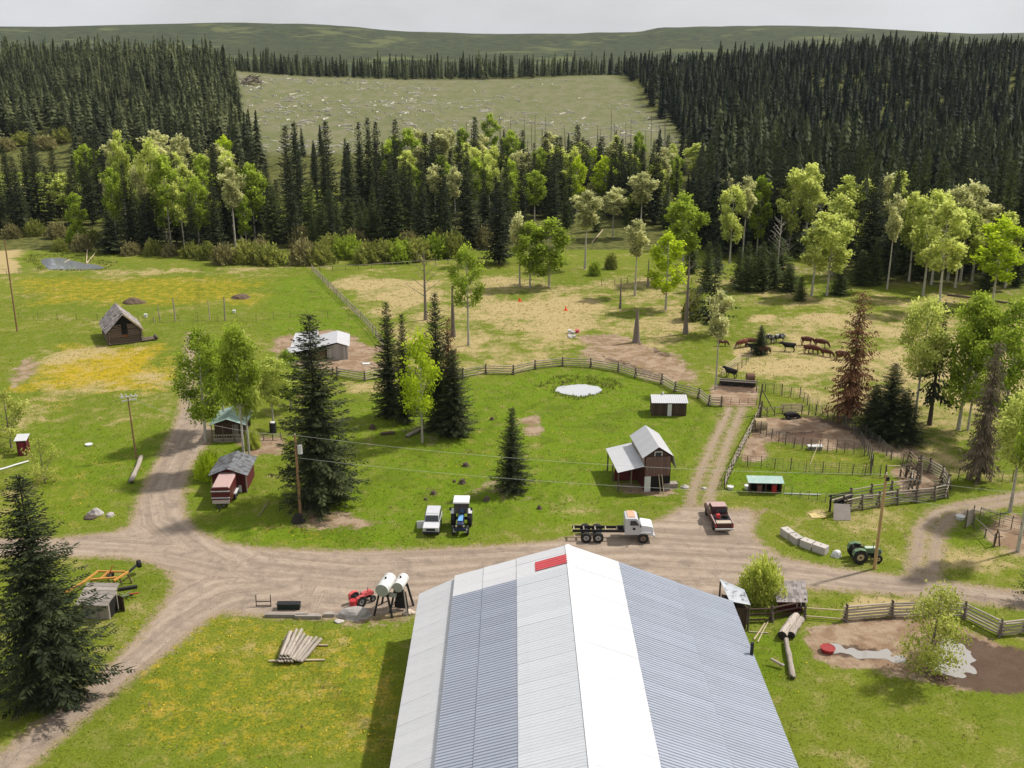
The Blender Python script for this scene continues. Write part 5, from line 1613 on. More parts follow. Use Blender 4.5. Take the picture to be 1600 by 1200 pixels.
MB().box((5.85, -1.01, 1.5), (.25, .02, .22)).build("door_emblem", M_BLACKSTEEL, T)
MB().cyl((4.4, .75, .75), (5.2, .75, .75), .26, n=12).build("fuel_tank", M_BLACKSTEEL, T)

# --- dark red pickup, seen from behind
pf, pr = G(1114, 800), G(1131, 834)
hd = math.atan2(pf.y - pr.y, pf.x - pr.x)
T = thing("pickup_truck", "dark red pickup with chalky white roof parked at the track entrance", "pickup", (pr.x, pr.y, 0), hd)
MB().prism([(0, .55), (0, 1.05), (3.0, 1.08), (5.0, 1.0), (5.15, .85), (5.15, .5), (4.6, .5), (4.5, .8), (3.9, .8), (3.8, .48), (1.35, .48), (1.25, .8), (.65, .8), (.55, .55)], -.92, .92).build("body", M_CARRED, T, bevel=.04)
MB().prism([(2.2, 1.05), (2.35, 1.68), (2.5, 1.76), (3.35, 1.76), (3.5, 1.68), (4.0, 1.05)], -.86, .86, lambda z: .12 if z > 1.5 else 0).build("cab", M_CARRED, T, bevel=.04)
MB().box((2.93, 0, 1.80), (1.1, 1.5, .06)).build("roof", M_CARROOF, T, bevel=.02)
MB().box((4.5, 0, 1.05), (1.0, 1.5, .05)).build("hood", M_CARROOF, T, bevel=.02)
MB().add([(2.235, -.74, 1.64), (2.235, .74, 1.64), (2.16, .8, 1.16), (2.16, -.8, 1.16)], [(0, 1, 2, 3)]).build("rear_window", M_GLASS, T)
MB().add([(3.56, -.74, 1.66), (3.56, .74, 1.66), (3.98, .8, 1.12), (3.98, -.8, 1.12)], [(3, 2, 1, 0)]).build("windscreen", M_GLASS, T)
for s in (-1, 1):
    MB().prism([(2.5, 1.15), (2.58, 1.62), (3.4, 1.62), (3.75, 1.15)], s * .845 - .015, s * .845 + .015).build("side_window", M_GLASS, T)
    MB().box((1.05, s * .88, 1.09), (2.1, .09, .05)).build("bed_rail", M_CARROOF, T)
    for x in (.95, 4.2): wheel(T, (x, s * .82, .37), .37, .24)
    MB().box((-.02, s * .83, .85), (.04, .12, .25)).build("tail_light", M_RED, T)
MB().box((1.08, 0, 1.06), (1.95, 1.6, .02)).build("bed_floor", M_BLACKSTEEL, T)
MB().box((.36, 0, 1.10), (.62, 1.45, .05)).build("bed_board", M_PLY, T)
MB().box((-.12, 0, .55), (.14, 1.85, .18)).build("bumper", M_CHROME, T, bevel=.03)
o = thing("spare_wheel", "loose spare wheel lying in the pickup bed", "wheel", (0, 0, 0)); 
q = Matrix.Translation((pr.x, pr.y, 0)) @ Matrix.Rotation(hd, 4, 'Z') @ Vector((1.45, -.4, 1.2)); o.location = q
wheel(o, (0, 0, 0), .33, .22, M_RIM, (0, .35, .94), "tyre_set")
o = thing("fuel_can", "red fuel can in the pickup bed", "fuel can", (0, 0, 0), hd)
o.location = Matrix.Translation((pr.x, pr.y, 0)) @ Matrix.Rotation(hd, 4, 'Z') @ Vector((1.35, .35, 1.08))
MB().box((0, 0, .2), (.5, .4, .4), 0, (.85, .85)).build("body", M_RED, o, bevel=.03)
MB().cyl((.1, 0, .4), (.16, 0, .52), .04).build("spout", M_BLACKSTEEL, o)

# --- white off-roader facing the road
b0 = G(673, 840)
T = thing("white_jeep", "small boxy white off-road car parked beside the blue tractor", "car", (b0.x, b0.y + .1, 0), -math.pi / 2 - .03)
def XF(f): return 0
body = MB().prism([(-.05, .45), (-.02, .98), (-1.25, 1.05), (-3.7, 1.08), (-3.8, .9), (-3.8, .45), (-3.2, .45), (-3.1, .7), (-2.6, .7), (-2.5, .42), (-1.1, .42), (-1.0, .7), (-.5, .7), (-.4, .45)], -.78, .78).build("body", M_CARWHITE, T, bevel=.04)
MB().prism([(-1.15, 1.03), (-1.55, 1.62), (-1.7, 1.68), (-3.6, 1.68), (-3.72, 1.6), (-3.78, 1.05)], -.74, .74, lambda z: .08 if z > 1.4 else 0).build("cabin", M_CARWHITE, T, bevel=.04)
MB().box((-2.65, 0, 1.70), (1.75, 1.3, .05)).build("roof", mat("dusty_roof_paint", (.42, .42, .45), .5, var=.15, scale=3), T, bevel=.02)
MB().add([(-1.17, -.68, 1.10), (-1.17, .68, 1.10), (-1.50, .62, 1.60), (-1.50, -.62, 1.60)], [(0, 1, 2, 3)]).build("windscreen", M_GLASS, T)
for s in (-1, 1):
    MB().prism([(-1.45, 1.12), (-1.7, 1.55), (-2.35, 1.55), (-2.35, 1.12)], s * .74 - .015, s * .74 + .015).build("side_window", M_GLASS, T)
    MB().prism([(-2.5, 1.12), (-2.5, 1.55), (-3.5, 1.55), (-3.6, 1.12)], s * .74 - .015, s * .74 + .015).build("side_window", M_GLASS, T)
    for x in (-.75, -2.85): wheel(T, (x, s * .68, .34), .34, .22)
    MB().cyl((-.03, s * .56, .78), (.01, s * .56, .78), .10, n=12).build("headlight", M_CHROME, T)
MB().box((-.02, 0, .78), (.06, .85, .22)).build("grille", M_BLACKSTEEL, T)
MB().box((.05, 0, .5), (.14, 1.5, .14)).build("bumper", M_BLACKSTEEL, T)
MB().box((-1.2, -1.1, .75), (.1, .75, .75), .15).build("open_door", M_CARWHITE, T)
MB().box((-1.2, .88, 1.15), (.08, .16, .14)).build("mirror", M_BLACKSTEEL, T)

# --- tractors (facing +X in their own frame)
def tractor(o, body, accent, roof=None, cab=True, s=1.0, rim=M_RIM, fender=None):
    for y in (-1, 1):
        wheel(o, (.0, y * .72 * s, .72 * s), .72 * s, .40 * s, rim, hub=.5)
        wheel(o, (1.75 * s, y * .62 * s, .42 * s), .42 * s, .24 * s, rim, hub=.5)
        MB().prism([(-.75 * s, .95 * s), (-.6 * s, 1.4 * s), (-.1 * s, 1.56 * s), (.45 * s, 1.42 * s), (.45 * s, 1.36 * s), (-.1 * s, 1.49 * s), (-.55 * s, 1.33 * s), (-.69 * s, .95 * s)], y * .72 * s - .22 * s, y * .72 * s + .22 * s).build("fender", fender or body, o)
        MB().cyl((2.12 * s, y * .32 * s, 1.0 * s), (2.16 * s, y * .32 * s, 1.0 * s), .09 * s, n=10).build("headlight", M_CHROME, o)
    MB().cyl((0, -.7 * s, .72 * s), (0, .7 * s, .72 * s), .14 * s).build("rear_axle", M_BLACKSTEEL, o)
    MB().cyl((1.75 * s, -.6 * s, .42 * s), (1.75 * s, .6 * s, .42 * s), .07 * s).build("front_axle", M_BLACKSTEEL, o)
    MB().box((.75 * s, 0, .72 * s), (2.3 * s, .42 * s, .42 * s)).build("engine_block", M_BLACKSTEEL, o)
    MB().prism([(.55 * s, .85 * s), (.55 * s, 1.36 * s), (1.9 * s, 1.26 * s), (2.12 * s, 1.15 * s), (2.12 * s, .7 * s), (1.9 * s, .7 * s), (1.5 * s, .85 * s)], -.30 * s, .30 * s, lambda z: .04 * s if z > 1.1 * s else 0).build("hood", body, o, bevel=.03)
    MB().box((1.25 * s, 0, 1.345 * s), (1.2 * s, .42 * s, .035 * s)).build("hood_top", accent, o)
    MB().box((2.14 * s, 0, .92 * s), (.04 * s, .46 * s, .4 * s)).build("grille", M_BLACKSTEEL, o)
    MB().cyl((1.35 * s, -.2 * s, 1.3 * s), (1.35 * s, -.2 * s, 1.95 * s), .035 * s, n=8).build("exhaust", M_BLACKSTEEL, o)
    MB().box((-.25 * s, 0, 1.12 * s), (.5 * s, .5 * s, .14 * s)).build("seat", M_BLACKSTEEL, o)
    MB().box((-.48 * s, 0, 1.35 * s), (.08 * s, .48 * s, .4 * s)).build("seat_back", M_BLACKSTEEL, o)
    MB().ring((.35 * s, 0, 1.5 * s), (-.6, 0, .8), .2 * s, .02 * s, 16, 5).build("steering_wheel", M_BLACKSTEEL, o)
    MB().cyl((.6 * s, 0, 1.25 * s), (.36 * s, 0, 1.5 * s), .03 * s).build("steering_column", M_BLACKSTEEL, o)
    if cab:
        for x, y in ((-.7, -.6), (-.7, .6), (.5, -.6), (.5, .6)):
            MB().cyl((x * s, y * s, 1.2 * s), (x * s * .95, y * s * .95, 2.42 * s), .04 * s, n=6).build("cab_post", M_BLACKSTEEL, o)
        MB().box((-.1 * s, 0, 2.48 * s), (1.55 * s, 1.45 * s, .14 * s), 0, (.94, .94)).build("cab_roof", roof, o, bevel=.03)
        MB().add([(.52 * s, -.54 * s, 1.4 * s), (.52 * s, .54 * s, 1.4 * s), (.48 * s, .54 * s, 2.38 * s), (.48 * s, -.54 * s, 2.38 * s)], [(0, 1, 2, 3)]).build("windscreen", M_GLASS, o)
        for y in (-1, 1):
            MB().box((.7 * s, y * .92 * s, 1.95 * s), (.06 * s, .18 * s, .28 * s)).build("mirror", M_BLACKSTEEL, o)
            MB().cyl((.5 * s, y * .6 * s, 2.1 * s), (.7 * s, y * .92 * s, 2.05 * s), .02 * s, n=5).build("mirror_arm", M_BLACKSTEEL, o)
b0 = G(720, 836)
T = thing("blue_tractor", "dark blue cab tractor with white roof facing the road", "tractor", (b0.x, b0.y + 2.1, 0), -math.pi / 2 - .02)
tractor(T, M_BLUE, M_LTBLUE, M_WHITE, True, 1.12, fender=M_CARWHITE)
for s in (-1, 1): MB().box((2.3, s * .55, .62), (.3, .28, .3)).build("weight", M_RIM, T)
MB().box((2.45, 0, .75), (.12, 1.2, .3)).build("front_weight_bar", M_BLUE, T)
b0 = G(1342, 880)
T = thing("green_tractor", "old faded green tractor without cab behind the roadside pole", "tractor", (b0.x, b0.y + .6, 0), .02)
tractor(T, M_TRGREEN, M_TRPALE, None, False, .98, M_RIM_YEL)
b0 = G(558, 950)
T = thing("red_tractor", "small red tractor without cab beside the fuel tanks", "tractor", (b0.x, b0.y + .5, 0), .75)
tractor(T, M_REDFADE, M_REDFADE, None, False, .72, M_RIM)

# --- red stock trailer
T = put("stock_trailer", "red stock trailer with chalky roof and white stripes by the dark red cabin", "trailer", 346, 795, .06)
MB().prism([(-.95, .55), (-.95, 2.15), (-.8, 2.28), (.8, 2.28), (.95, 2.15), (.95, .55)], .2, 4.4).build("body", mat("maroon_trailer_paint", (.10, .018, .017), .5, var=.2), T, bevel=.06)
MB().prism([(-.92, 2.19), (-.78, 2.33), (.78, 2.33), (.92, 2.19)], .25, 4.35).build("roof", M_CARROOF, T)
MB().box((0, .14, .72), (1.75, .14, .36)).build("apron", mat("dusty_white_paint", (.52, .43, .36), .7), T)
for z in (1.15, 1.88): MB().box((0, .16, z), (1.92, .06, .10)).build("stripe", M_WHITE, T)
for s in (-1, 1):
    for y in (2.3, 3.1): wheel(T, (s * .98, y, .36), .36, .24, M_RIM, (1, 0, 0))
    MB().box((s * 1.05, 2.7, .8), (.3, 1.7, .08)).build("mudguard", M_WHITE, T)
plank("drawbar", (-.5, .2, .5), (0, -.9, .45), .1, .1, M_BLACKSTEEL, T); plank("drawbar", (.5, .2, .5), (0, -.9, .45), .1, .1, M_BLACKSTEEL, T)
MB().cyl((0, -.8, 0), (0, -.8, .6), .05).build("jack", M_BLACKSTEEL, T)

# --- yellow farm implement (wheeled frame)
T = put("wheeled_implement", "orange yellow wheeled implement frame with black hitch beside the weathered shed", "implement", 160, 918, .25)
fr = [((-1.5, -.2), (-.4, 1.7)), ((1.1, -.5), (2.3, 1.0)), ((-.9, .2), (1.3, 0)), ((-.4, 1.6), (1.9, .9)), ((-.1, .1), (.5, 1.35))]
for a, b_ in fr: plank("frame_beam", (*a, .8), (*b_, .82), .14, .14, M_ORANGE, T)
plank("drawbar", (-1.5, -.2, .8), (-2.9, -1.2, .5), .16, .16, M_ORANGE, T)
plank("hitch", (2.2, .8, .8), (3.0, 1.9, 1.0), .16, .16, M_BLACKSTEEL, T)
wheel(T, (-.3, -.35, .36), .36, .22, M_RIM, (.25, 1, 0)); wheel(T, (.5, 1.7, .36), .36, .22, M_RIM, (.25, 1, 0)); wheel(T, (3.0, 1.9, .95), .36, .3, M_BLACKSTEEL, (1, .4, 0))
for x, y in ((1.0, -.3), (1.4, .3), (.4, .6), (2.2, .4)): plank("tine", (x, y, .8), (x + .25, y - .3, .02), .08, .12, M_BROWNBOARD, T)
plank("lever", (.6, 1.0, .8), (.9, 1.1, 1.5), .06, .06, M_RED, T)
MB().box((2.2, -.9, .15), (1.6, .3, .2), .1).build("drag_bar", M_BLACKSTEEL, T)
o = put("scrap_tiller", "small heap of scrap iron with a red handle lying by the weathered shed", "scrap iron", 197, 935, .3)
for k in range(7):
    a = random.uniform(0, 6.28); plank("bar", (random.uniform(-.6, .6), random.uniform(-.3, .3), .1), (random.uniform(-.6, .6) + math.cos(a) * .6, math.sin(a) * .5, random.uniform(.15, .55)), .07, .07, random.choice([M_BLACKSTEEL, M_GREYBOARD, M_TRGREEN]), o)
plank("handle", (.3, .1, .3), (1.1, .0, .35), .1, .08, M_RED, o)

# ------------------------------------------------------------------ fuel tanks
def tank(px, py, zc, r, L, label, rz):
    c = G(px, py, zc)
    o = thing("fuel_tank", label, "fuel tank", (c.x, c.y, 0), rz)
    MB().cyl((0, 0, zc), (0, L, zc), r, n=24).build("barrel", M_CREAM, o)
    MB().cyl((0, -.03, zc), (0, .02, zc), r * .97, n=24).build("end_cap", M_TANKEND, o)
    for y in (.3, L - .3):
        MB().ring((0, y, zc), (0, 1, 0), r + .005, .02, 24, 5).build("band", M_CREAM, o)
        for s in (-1, 1):
            MB().cyl((s * .35, y, zc - r * .8), (s * .8, y - (.25 if y < 1 else -.2), 0), .10, n=6).build("leg", M_BLACKSTEEL, o)
        MB().box((0, y, zc - r - .05), (.9, .12, .14)).build("saddle", M_BLACKSTEEL, o)
    plank("brace", (-.5, .3, .9), (.5, .3, 1.5), .06, .06, M_BLACKSTEEL, o)
    if r < .5:
        MB().prism([(-.62, .15), (-.42, 1.75), (.42, 1.75), (.62, .15)], .75, .85).build("stand_panel", M_BLACKSTEEL, o)
        plank("ladder_rail", (.75, -.1, 0), (.5, .1, 2.2), .12, .05, M_GREYBOARD, o)
        MB().box((-.55, .1, 1.75), (.7, .3, .28)).build("pump_box", M_TANKEND, o)
    MB().cyl((0, L * .5, zc + r - .02), (0, L * .5, zc + r + .15), .08).build("filler_cap", M_BLACKSTEEL, o)
    return o
tank(596.5, 923, 2.5, .56, 2.1, "larger white fuel tank on a black stand by the metal shed", -.22)
tank(621.5, 918, 2.55, .45, 1.7, "smaller white fuel tank on a black stand by the metal shed", -.2)
drum(552, 953, M_RED, "dark red drum standing on the stone mound by the fuel tanks", .95, .3)
# ------------------------------------------------------------------ fences
def fence_root(name, label, pts, cat="fence"):
    o = thing(name, label, cat, (pts[0].x, pts[0].y, 0))
    return o, Vector((pts[0].x, pts[0].y, 0))

def log_fence(pts_px, label, h=1.25, rails=4, r=.085, m=M_RAIL, post=M_POST, post_h=None):
    """Stacked log rails between crossed jack posts."""
    P = [G(a, b) for a, b in pts_px]
    o, org = fence_root("log_rail_fence", label, P)
    for i, p in enumerate(P):
        q = p - org
        d = (P[min(i + 1, len(P) - 1)] - P[max(i - 1, 0)]).normalized(); n = Vector((-d.y, d.x, 0))
        for s in (-1, 1):
            log("post", q + n * .30 * s, q - n * .10 * s + Vector((0, 0, (post_h or h) + .2)), .10, post, o)
    for i in range(len(P) - 1):
        a, b = P[i] - org, P[i + 1] - org
        d = (b - a).normalized()
        for k in range(rails):
            z = .18 + (h - .22) * k / max(1, rails - 1)
            j = Vector((0, 0, random.uniform(-.03, .03))); side = Vector((-d.y, d.x, 0)) * random.uniform(-.05, .05)
            e0, e1 = (a - d * .25, b + d * .25)
            if (k + i) % 2: e0, e1 = e1, e0
            log("rail", e0 + Vector((0, 0, z)) + j + side, e1 + Vector((0, 0, z)) - j + side, r, m, o)
    return o

log_fence([(527, 588), (570, 595), (602, 588), (650, 588), (700, 590), (723, 590), (759, 584), (802, 585), (836, 577), (879, 572), (923, 574), (966, 581), (993, 590), (1034, 600), (1055, 612), (1092, 622), (1108, 634), (1127, 635)],
          "long grey stacked log fence curving round the pond lawn", 1.25, 4)
log_fence([(425, 575), (440, 582), (462, 584), (490, 586), (520, 586)], "short tumbledown log fence in front of the livestock shed", 1.0, 3)
log_fence([(1321, 970), (1392, 964), (1450, 962), (1506, 966), (1562, 994), (1600, 990), (1660, 992)], "sturdy log rail fence zigzagging along the muddy pen", 1.35, 5, .09)
log_fence([(1257, 966), (1321, 970)], "two pale poles closing the gap beside the shingled shed", 1.0, 2, .06, M_RAIL_PALE)
log_fence([(1165, 972), (1205, 970), (1255, 958)], "dark sagging log rails between the lean-to and the shingled shed", 1.2, 3, .09, M_BROWNBOARD)
# working corral of pale rails
log_fence([(1320, 802), (1345, 796), (1372, 792), (1400, 788), (1430, 785), (1458, 782), (1477, 778), (1481, 764), (1472, 750), (1452, 738), (1437, 733)], "grey rail corral with rounded end beside the tan mud pen", 1.5, 5, .08, M_RAIL, M_POST)
log_fence([(1328, 784), (1360, 778), (1392, 773), (1422, 768), (1424, 752)], "inner rail line of the working corral alley", 1.4, 4, .07, M_RAIL)
log_fence([(1419, 746), (1432, 757)], "short pale swing gate inside the working corral", 1.3, 5, .05, M_RAIL_PALE)
log_fence([(1420, 722), (1434, 735)], "short rail wing at the corral's upper gateway", 1.4, 4, .06, M_RAIL_PALE)
log_fence([(1432, 772), (1470, 762)], "loose pale rails across the corral's rounded end", 1.0, 2, .06, M_RAIL_PALE)

def post_fence(pts_px, label, step, h, r=.06, wires=4, name="wire_fence", m=M_POST, rails=0, vary=.15, mesh_step=0.0, wm=M_WIRE, wr=.011):
    P = [G(a, b) for a, b in pts_px]
    o, org = fence_root(name, label, P)
    prev = None
    for i in range(len(P) - 1):
        a, b = P[i] - org, P[i + 1] - org
        n = max(1, int(round((b - a).length / step)))
        for k in range(n + (1 if i == len(P) - 2 else 0)):
            q = a.lerp(b, k / n) + Vector((random.uniform(-.06, .06), random.uniform(-.06, .06), 0))
            hh = h * random.uniform(1 - vary, 1 + vary)
            log("post", q - Vector((0, 0, .05)), q + Vector((random.uniform(-.06, .06), random.uniform(-.04, .04), hh)), r * random.uniform(.8, 1.25), m, o)
        for w in range(wires):
            z = h * (.12 + .80 * w / max(1, wires - 1))
            plank("wire", a + Vector((0, 0, z)), b + Vector((0, 0, z)), wr * 2, wr * 2, wm, o)
        for w in range(rails):
            z = h * (.35 + .55 * w / max(1, rails - 1)) if rails > 1 else h * .85
            for k in range(n):
                log("rail", a.lerp(b, k / n) + Vector((0, 0, z + random.uniform(-.05, .05))), a.lerp(b, (k + 1) / n) + Vector((0, 0, z + random.uniform(-.05, .05))), .05, M_RAIL, o)
        if mesh_step:
            kk = int((b - a).length / mesh_step)
            for k in range(kk):
                q = a.lerp(b, (k + .5) / kk)
                plank("stay", q, q + Vector((0, 0, h * .9)), wr * 2, wr * 2, wm, o)
    return o

post_fence([(488, 424), (508, 444), (530, 466), (552, 488), (572, 508), (586, 524), (600, 545)], "grey stake fence running down from the willows to the livestock shed", .95, 1.45, .065, 0, "stake_fence", M_RAIL, 2, .12)
post_fence([(500, 424), (560, 421), (640, 415), (720, 412)], "low dark pole fence along the foot of the willow thicket", 3.0, 1.1, .06, 2, "pole_fence", M_POST, 1)
post_fence([(30, 497), (120, 500), (250, 503), (400, 501), (480, 494), (545, 500)], "thin wire fence crossing the dandelion meadow", 3.4, 1.25, .035, 3, wr=.007)
for px, pb, pt in [(250, 500, 478), (274, 502, 466), (328, 500, 470), (352, 501, 464), (241, 504, 494)]:
    b = G(px, pb); H = height(px, pb, pt)
    o = thing("gate_post", {250: "thin grey post of the meadow fence beside a white bucket", 274: "thick tall grey post of the meadow fence", 328: "tall leaning post before the pale patch at the lane's end", 352: "tallest dark post at the lane's end", 241: "short broken stub beside the log cabin's fence"}[px], "fence post", (b.x, b.y, 0))
    log("post", (0, 0, -.05), (random.uniform(-.1, .1), 0, H), .13 if px in (274, 352) else .09, M_RAIL, o)
# pens east of the wheel track
post_fence([(1187, 648), (1178, 668), (1163, 696), (1150, 722), (1138, 748), (1132, 764)], "dark slatted fence leaning along the double wheel track", 1.2, 1.45, .07, 3, "slat_fence", M_POST, 3)
post_fence([(1180, 674), (1205, 686), (1240, 700), (1280, 706), (1320, 708), (1350, 712)], "dark post and netting fence between the mud yard and the dandelion strip", 1.15, 1.5, .06, 5, "netting_fence", M_POST, 0, .12, .5)
post_fence([(1147, 724), (1168, 728), (1210, 732), (1260, 738), (1310, 740), (1352, 742), (1376, 745)], "wire netting fence with thin dark posts above the green hutch", 1.6, 1.35, .05, 5, "netting_fence", M_POST, 0, .12, .5)
post_fence([(1182, 612), (1196, 612), (1222, 618), (1250, 622), (1262, 634), (1290, 646), (1310, 652), (1336, 668), (1352, 684), (1372, 700), (1392, 718), (1410, 728), (1422, 736)], "dark post and wire fence between the corral and the cattle pasture", 1.35, 1.5, .065, 5, "netting_fence", M_POST, 0, .2, .55)
post_fence([(1187, 652), (1222, 648)], "short post fence joining the gate post to the white gate", 1.3, 1.3, .06, 4, "wire_fence", M_POST, 1)
post_fence([(1252, 648), (1285, 650), (1318, 664), (1345, 690), (1356, 712)], "inner post fence along the bank of the mud yard", 1.0, 1.4, .06, 5, "netting_fence", M_POST, 0, .2, .5)
post_fence([(1356, 712), (1362, 728), (1360, 742)], "short cross fence of tall dark posts in the dandelion strip", .9, 1.7, .07, 4, "netting_fence")
post_fence([(1225, 770), (1250, 778), (1290, 784), (1318, 786)], "low wire fence trailing from the hutch to the plywood chute", 1.0, .9, .035, 3, "wire_fence")
post_fence([(1480, 748), (1530, 752), (1600, 752)], "faint wire fence in the shade beyond the working corral", 1.3, 1.3, .05, 4, "wire_fence")
post_fence([(1530, 812), (1560, 822), (1600, 832), (1660, 842)], "dark wire fence along the upper side of the small pen", 1.5, 1.5, .05, 6, "netting_fence", M_POST, 1, .1, .6)
post_fence([(1522, 826), (1538, 840), (1552, 855)], "slack wire fence at the open corner of the small pen", 2.2, 1.3, .06, 3, "wire_fence", M_POST, 1)
post_fence([(1195, 530), (1165, 570), (1152, 580)], "thin wire fence with pale rails leading to the cattle feeder", 2.0, 1.2, .05, 3, "wire_fence", M_POST)
post_fence([(940, 446), (1000, 442), (1060, 440), (1100, 446)], "weathered wire fence across the top of the pasture", 2.6, 1.2, .05, 3, "wire_fence")
post_fence([(-10, 430), (30, 428), (60, 424)], "old wire fence beside the straw bank of the creek", 2.6, 1.2, .05, 3, "wire_fence")

# gates
def pole_gate(name, label, a_px, b_px, h, n, m, r=.035, uprights=3):
    a, b = G(*a_px), G(*b_px)
    o = thing(name, label, "gate", (a.x, a.y, 0)); e = b - a
    for k in range(n): plank("bar", (0, 0, .25 + (h - .3) * k / (n - 1)), e + Vector((0, 0, .25 + (h - .3) * k / (n - 1))), r * 2, r * 2.6, m, o)
    for k in range(uprights): plank("upright", e * (k / (uprights - 1)) + Vector((0, 0, .15)), e * (k / (uprights - 1)) + Vector((0, 0, h)), .05, .05, m, o)
    return o
pole_gate("metal_gate", "pale barred metal gate behind the lying black cow", (1220, 645), (1252, 646), 1.3, 6, M_CARROOF)
pole_gate("wire_gate", "thin brown wire gate across the end of the double wheel track", (1128, 634), (1182, 635), 1.2, 4, M_REDBOARD, .012, 5)
pole_gate("pale_pole_gate", "pale pole gate behind the black cow at the feeder", (1127, 588), (1158, 566), 1.3, 4, M_RAIL_PALE, .035, 4)
o = put("braced_gateway", "tall dark gate posts with slanting braces at the corral corner", "gate post", 1184, 648)
log("post", (0, 0, 0), (.3, 0, 4.2), .12, M_POST, o); log("post", (.15, -.9, 0), (.2, -.9, 2.2), .12, M_POST, o)
log("brace", (.3, 0, 3.4), (2.2, .2, .2), .07, M_POST, o); log("brace", (.3, 0, 1.6), (1.4, .2, .2), .06, M_POST, o)
o = put("pale_gate", "pale pole gate frame swung open at the end of the netting fence", "gate", 1383, 746, .1)
for p in ((0, 0), (1.7, -.1), (2.2, -.3)): log("post", (*p, 0), (*p, 1.5), .11, M_POST, o)
plank("bar", (0, 0, 1.4), (1.7, -.1, 1.35), .08, .08, M_RAIL_PALE, o); plank("bar", (1.6, -.1, 1.4), (2.0, -.5, .1), .2, .06, M_RAIL_PALE, o)
o = put("corner_post", "thick dark double post at the corral gateway", "post", 1434, 757)
log("post", (0, 0, 0), (0, 0, 2.6), .16, M_POST, o); log("post", (.35, .3, 0), (.3, .3, 2.3), .15, M_RAIL, o)
o = put("leaning_panel", "grey board panel propped beside the track with a white tub", "panel", 1512, 826, .3)
boards(o, "board", (-.2, 0, 0), (.9, .5, 0), .2, 1.9, M_GREYBOARD, .25)
log("post", (-.25, .1, 0), (-.25, .1, 2.0), .07, M_POST, o); log("post", (1.0, .6, 0), (1.0, .6, 2.1), .07, M_POST, o)
log("brace", (1.0, .6, 1.6), (4.0, -1.4, .9), .05, M_RAIL, o)
o = put("sawhorse_post", "crossed dark posts at the open corner of the small pen", "post", 1553, 853)
log("post", (0, 0, 0), (.15, 0, 1.7), .08, M_BROWNBOARD, o); log("post", (.55, 0, 0), (.25, 0, 1.5), .07, M_BROWNBOARD, o); log("bar", (-.1, 0, .9), (.7, 0, 1.0), .05, M_BROWNBOARD, o)

# plywood chute
o = put("plywood_chute", "dark timber loading chute with leaning grey plywood sheet", "chute", 1318, 806, .22)
for k in range(5): log("rail", (-.9, .2, .3 + .32 * k), (1.5, 1.3, .3 + .32 * k), .09, M_CHAR, o)
for k in range(4): log("top_pole", (-1.2, .1 + .35 * k, 1.55 + .08 * k), (1.4, .9 + .25 * k, 1.75), .08, M_RAIL if k == 1 else M_CHAR, o)
for x, y in ((-1, 0), (.2, .6), (1.4, 1.2), (-.9, 1.2)): log("post", (x, y, 0), (x, y, 1.9), .12, M_CHAR, o)
MB().box((.1, .9, .8), (2.0, .1, 1.5), .4).build("back_panel", M_DARK, o)
s_ = slab(o, "plywood_sheet", [(-1.55, -.75, .03), (.15, -1.15, .03), (.3, -.45, 1.45), (-1.3, -.05, 1.55)], .04, M_GREYPLY)
plank("batten", (-.72, -.93, .06), (-.52, -.24, 1.52), .05, .04, M_BROWNBOARD, o)

# ------------------------------------------------------------------ poles and cables
def utility_pole(px, pb, pt, label, r=.15, lean=0.0, m=M_POLE):
    b = G(px, pb); H = height(px, pb, pt)
    o = thing("utility_pole", label, "utility pole", (b.x, b.y, 0))
    MB().cyl((0, 0, -.1), (lean, 0, H), r, r * .7, 12).build("pole", m, o)
    return o, Vector((b.x + lean, b.y, H)), H
p1, top1, H1 = utility_pole(470, 810, 680, "brown utility pole with transformer before the tall spruce")
MB().cyl((.42, -.1, H1 - 1.9), (.42, -.1, H1 - 1.0), .24, n=14).build("transformer", M_CREAM, p1)
plank("bracket", (0, 0, H1 - 1.3), (.4, -.1, H1 - 1.3), .08, .08, M_BLACKSTEEL, p1)
MB().cyl((0, 0, H1 - .02), (0, 0, H1 + .18), .05, n=8).build("insulator", M_WHITE, p1)
o = put("stump_heap", "charred round heap at the foot of the transformer pole", "stump", 466, 815)
MB().cyl((0, 0, 0), (0, .05, .75), .75, .42, 9).build("heap", M_CHAR, o)
p2, top2, H2 = utility_pole(1366, 889, 741, "tall yellowish utility pole standing in front of the green tractor", .16, .05, mat("fresh_pole_wood", (.38, .25, .11), .85, var=.3, scale=1.0, stretch=(2, 2, .3)))
MB().box((.15, -.1, H2 - .4), (.3, .2, .35)).build("cable_clamp", M_BLACKSTEEL, p2)
MB().cyl((.05, 0, H2 - .02), (.05, 0, H2 + .16), .05, n=8).build("insulator", M_WHITE, p2)
p0, top0, H0 = utility_pole(213, 716, 620, "thin utility pole with pale crossarm beside the farm lane", .11, -.1)
for dz, L_ in ((-.1, 2.0), (-.5, 1.6)):
    plank("crossarm", (-L_ / 2, -.1, H0 + dz), (L_ / 2, .1, H0 + dz + .2), .12, .14, mat("pale_weathered_arm", (.55, .52, .48), .8), p0)
for x in (-.8, -.3, .3, .8): MB().cyl((x, 0, H0 - .02), (x, 0, H0 + .32), .07, n=8).build("insulator", M_WHITE, p0)
p3, top3, H3 = utility_pole(27, 518, 374, "very tall thin pole beside the straw bank and creek", .14, .25)
pe, tope, He = utility_pole(1760, 930, 770, "utility pole further along the dirt road")
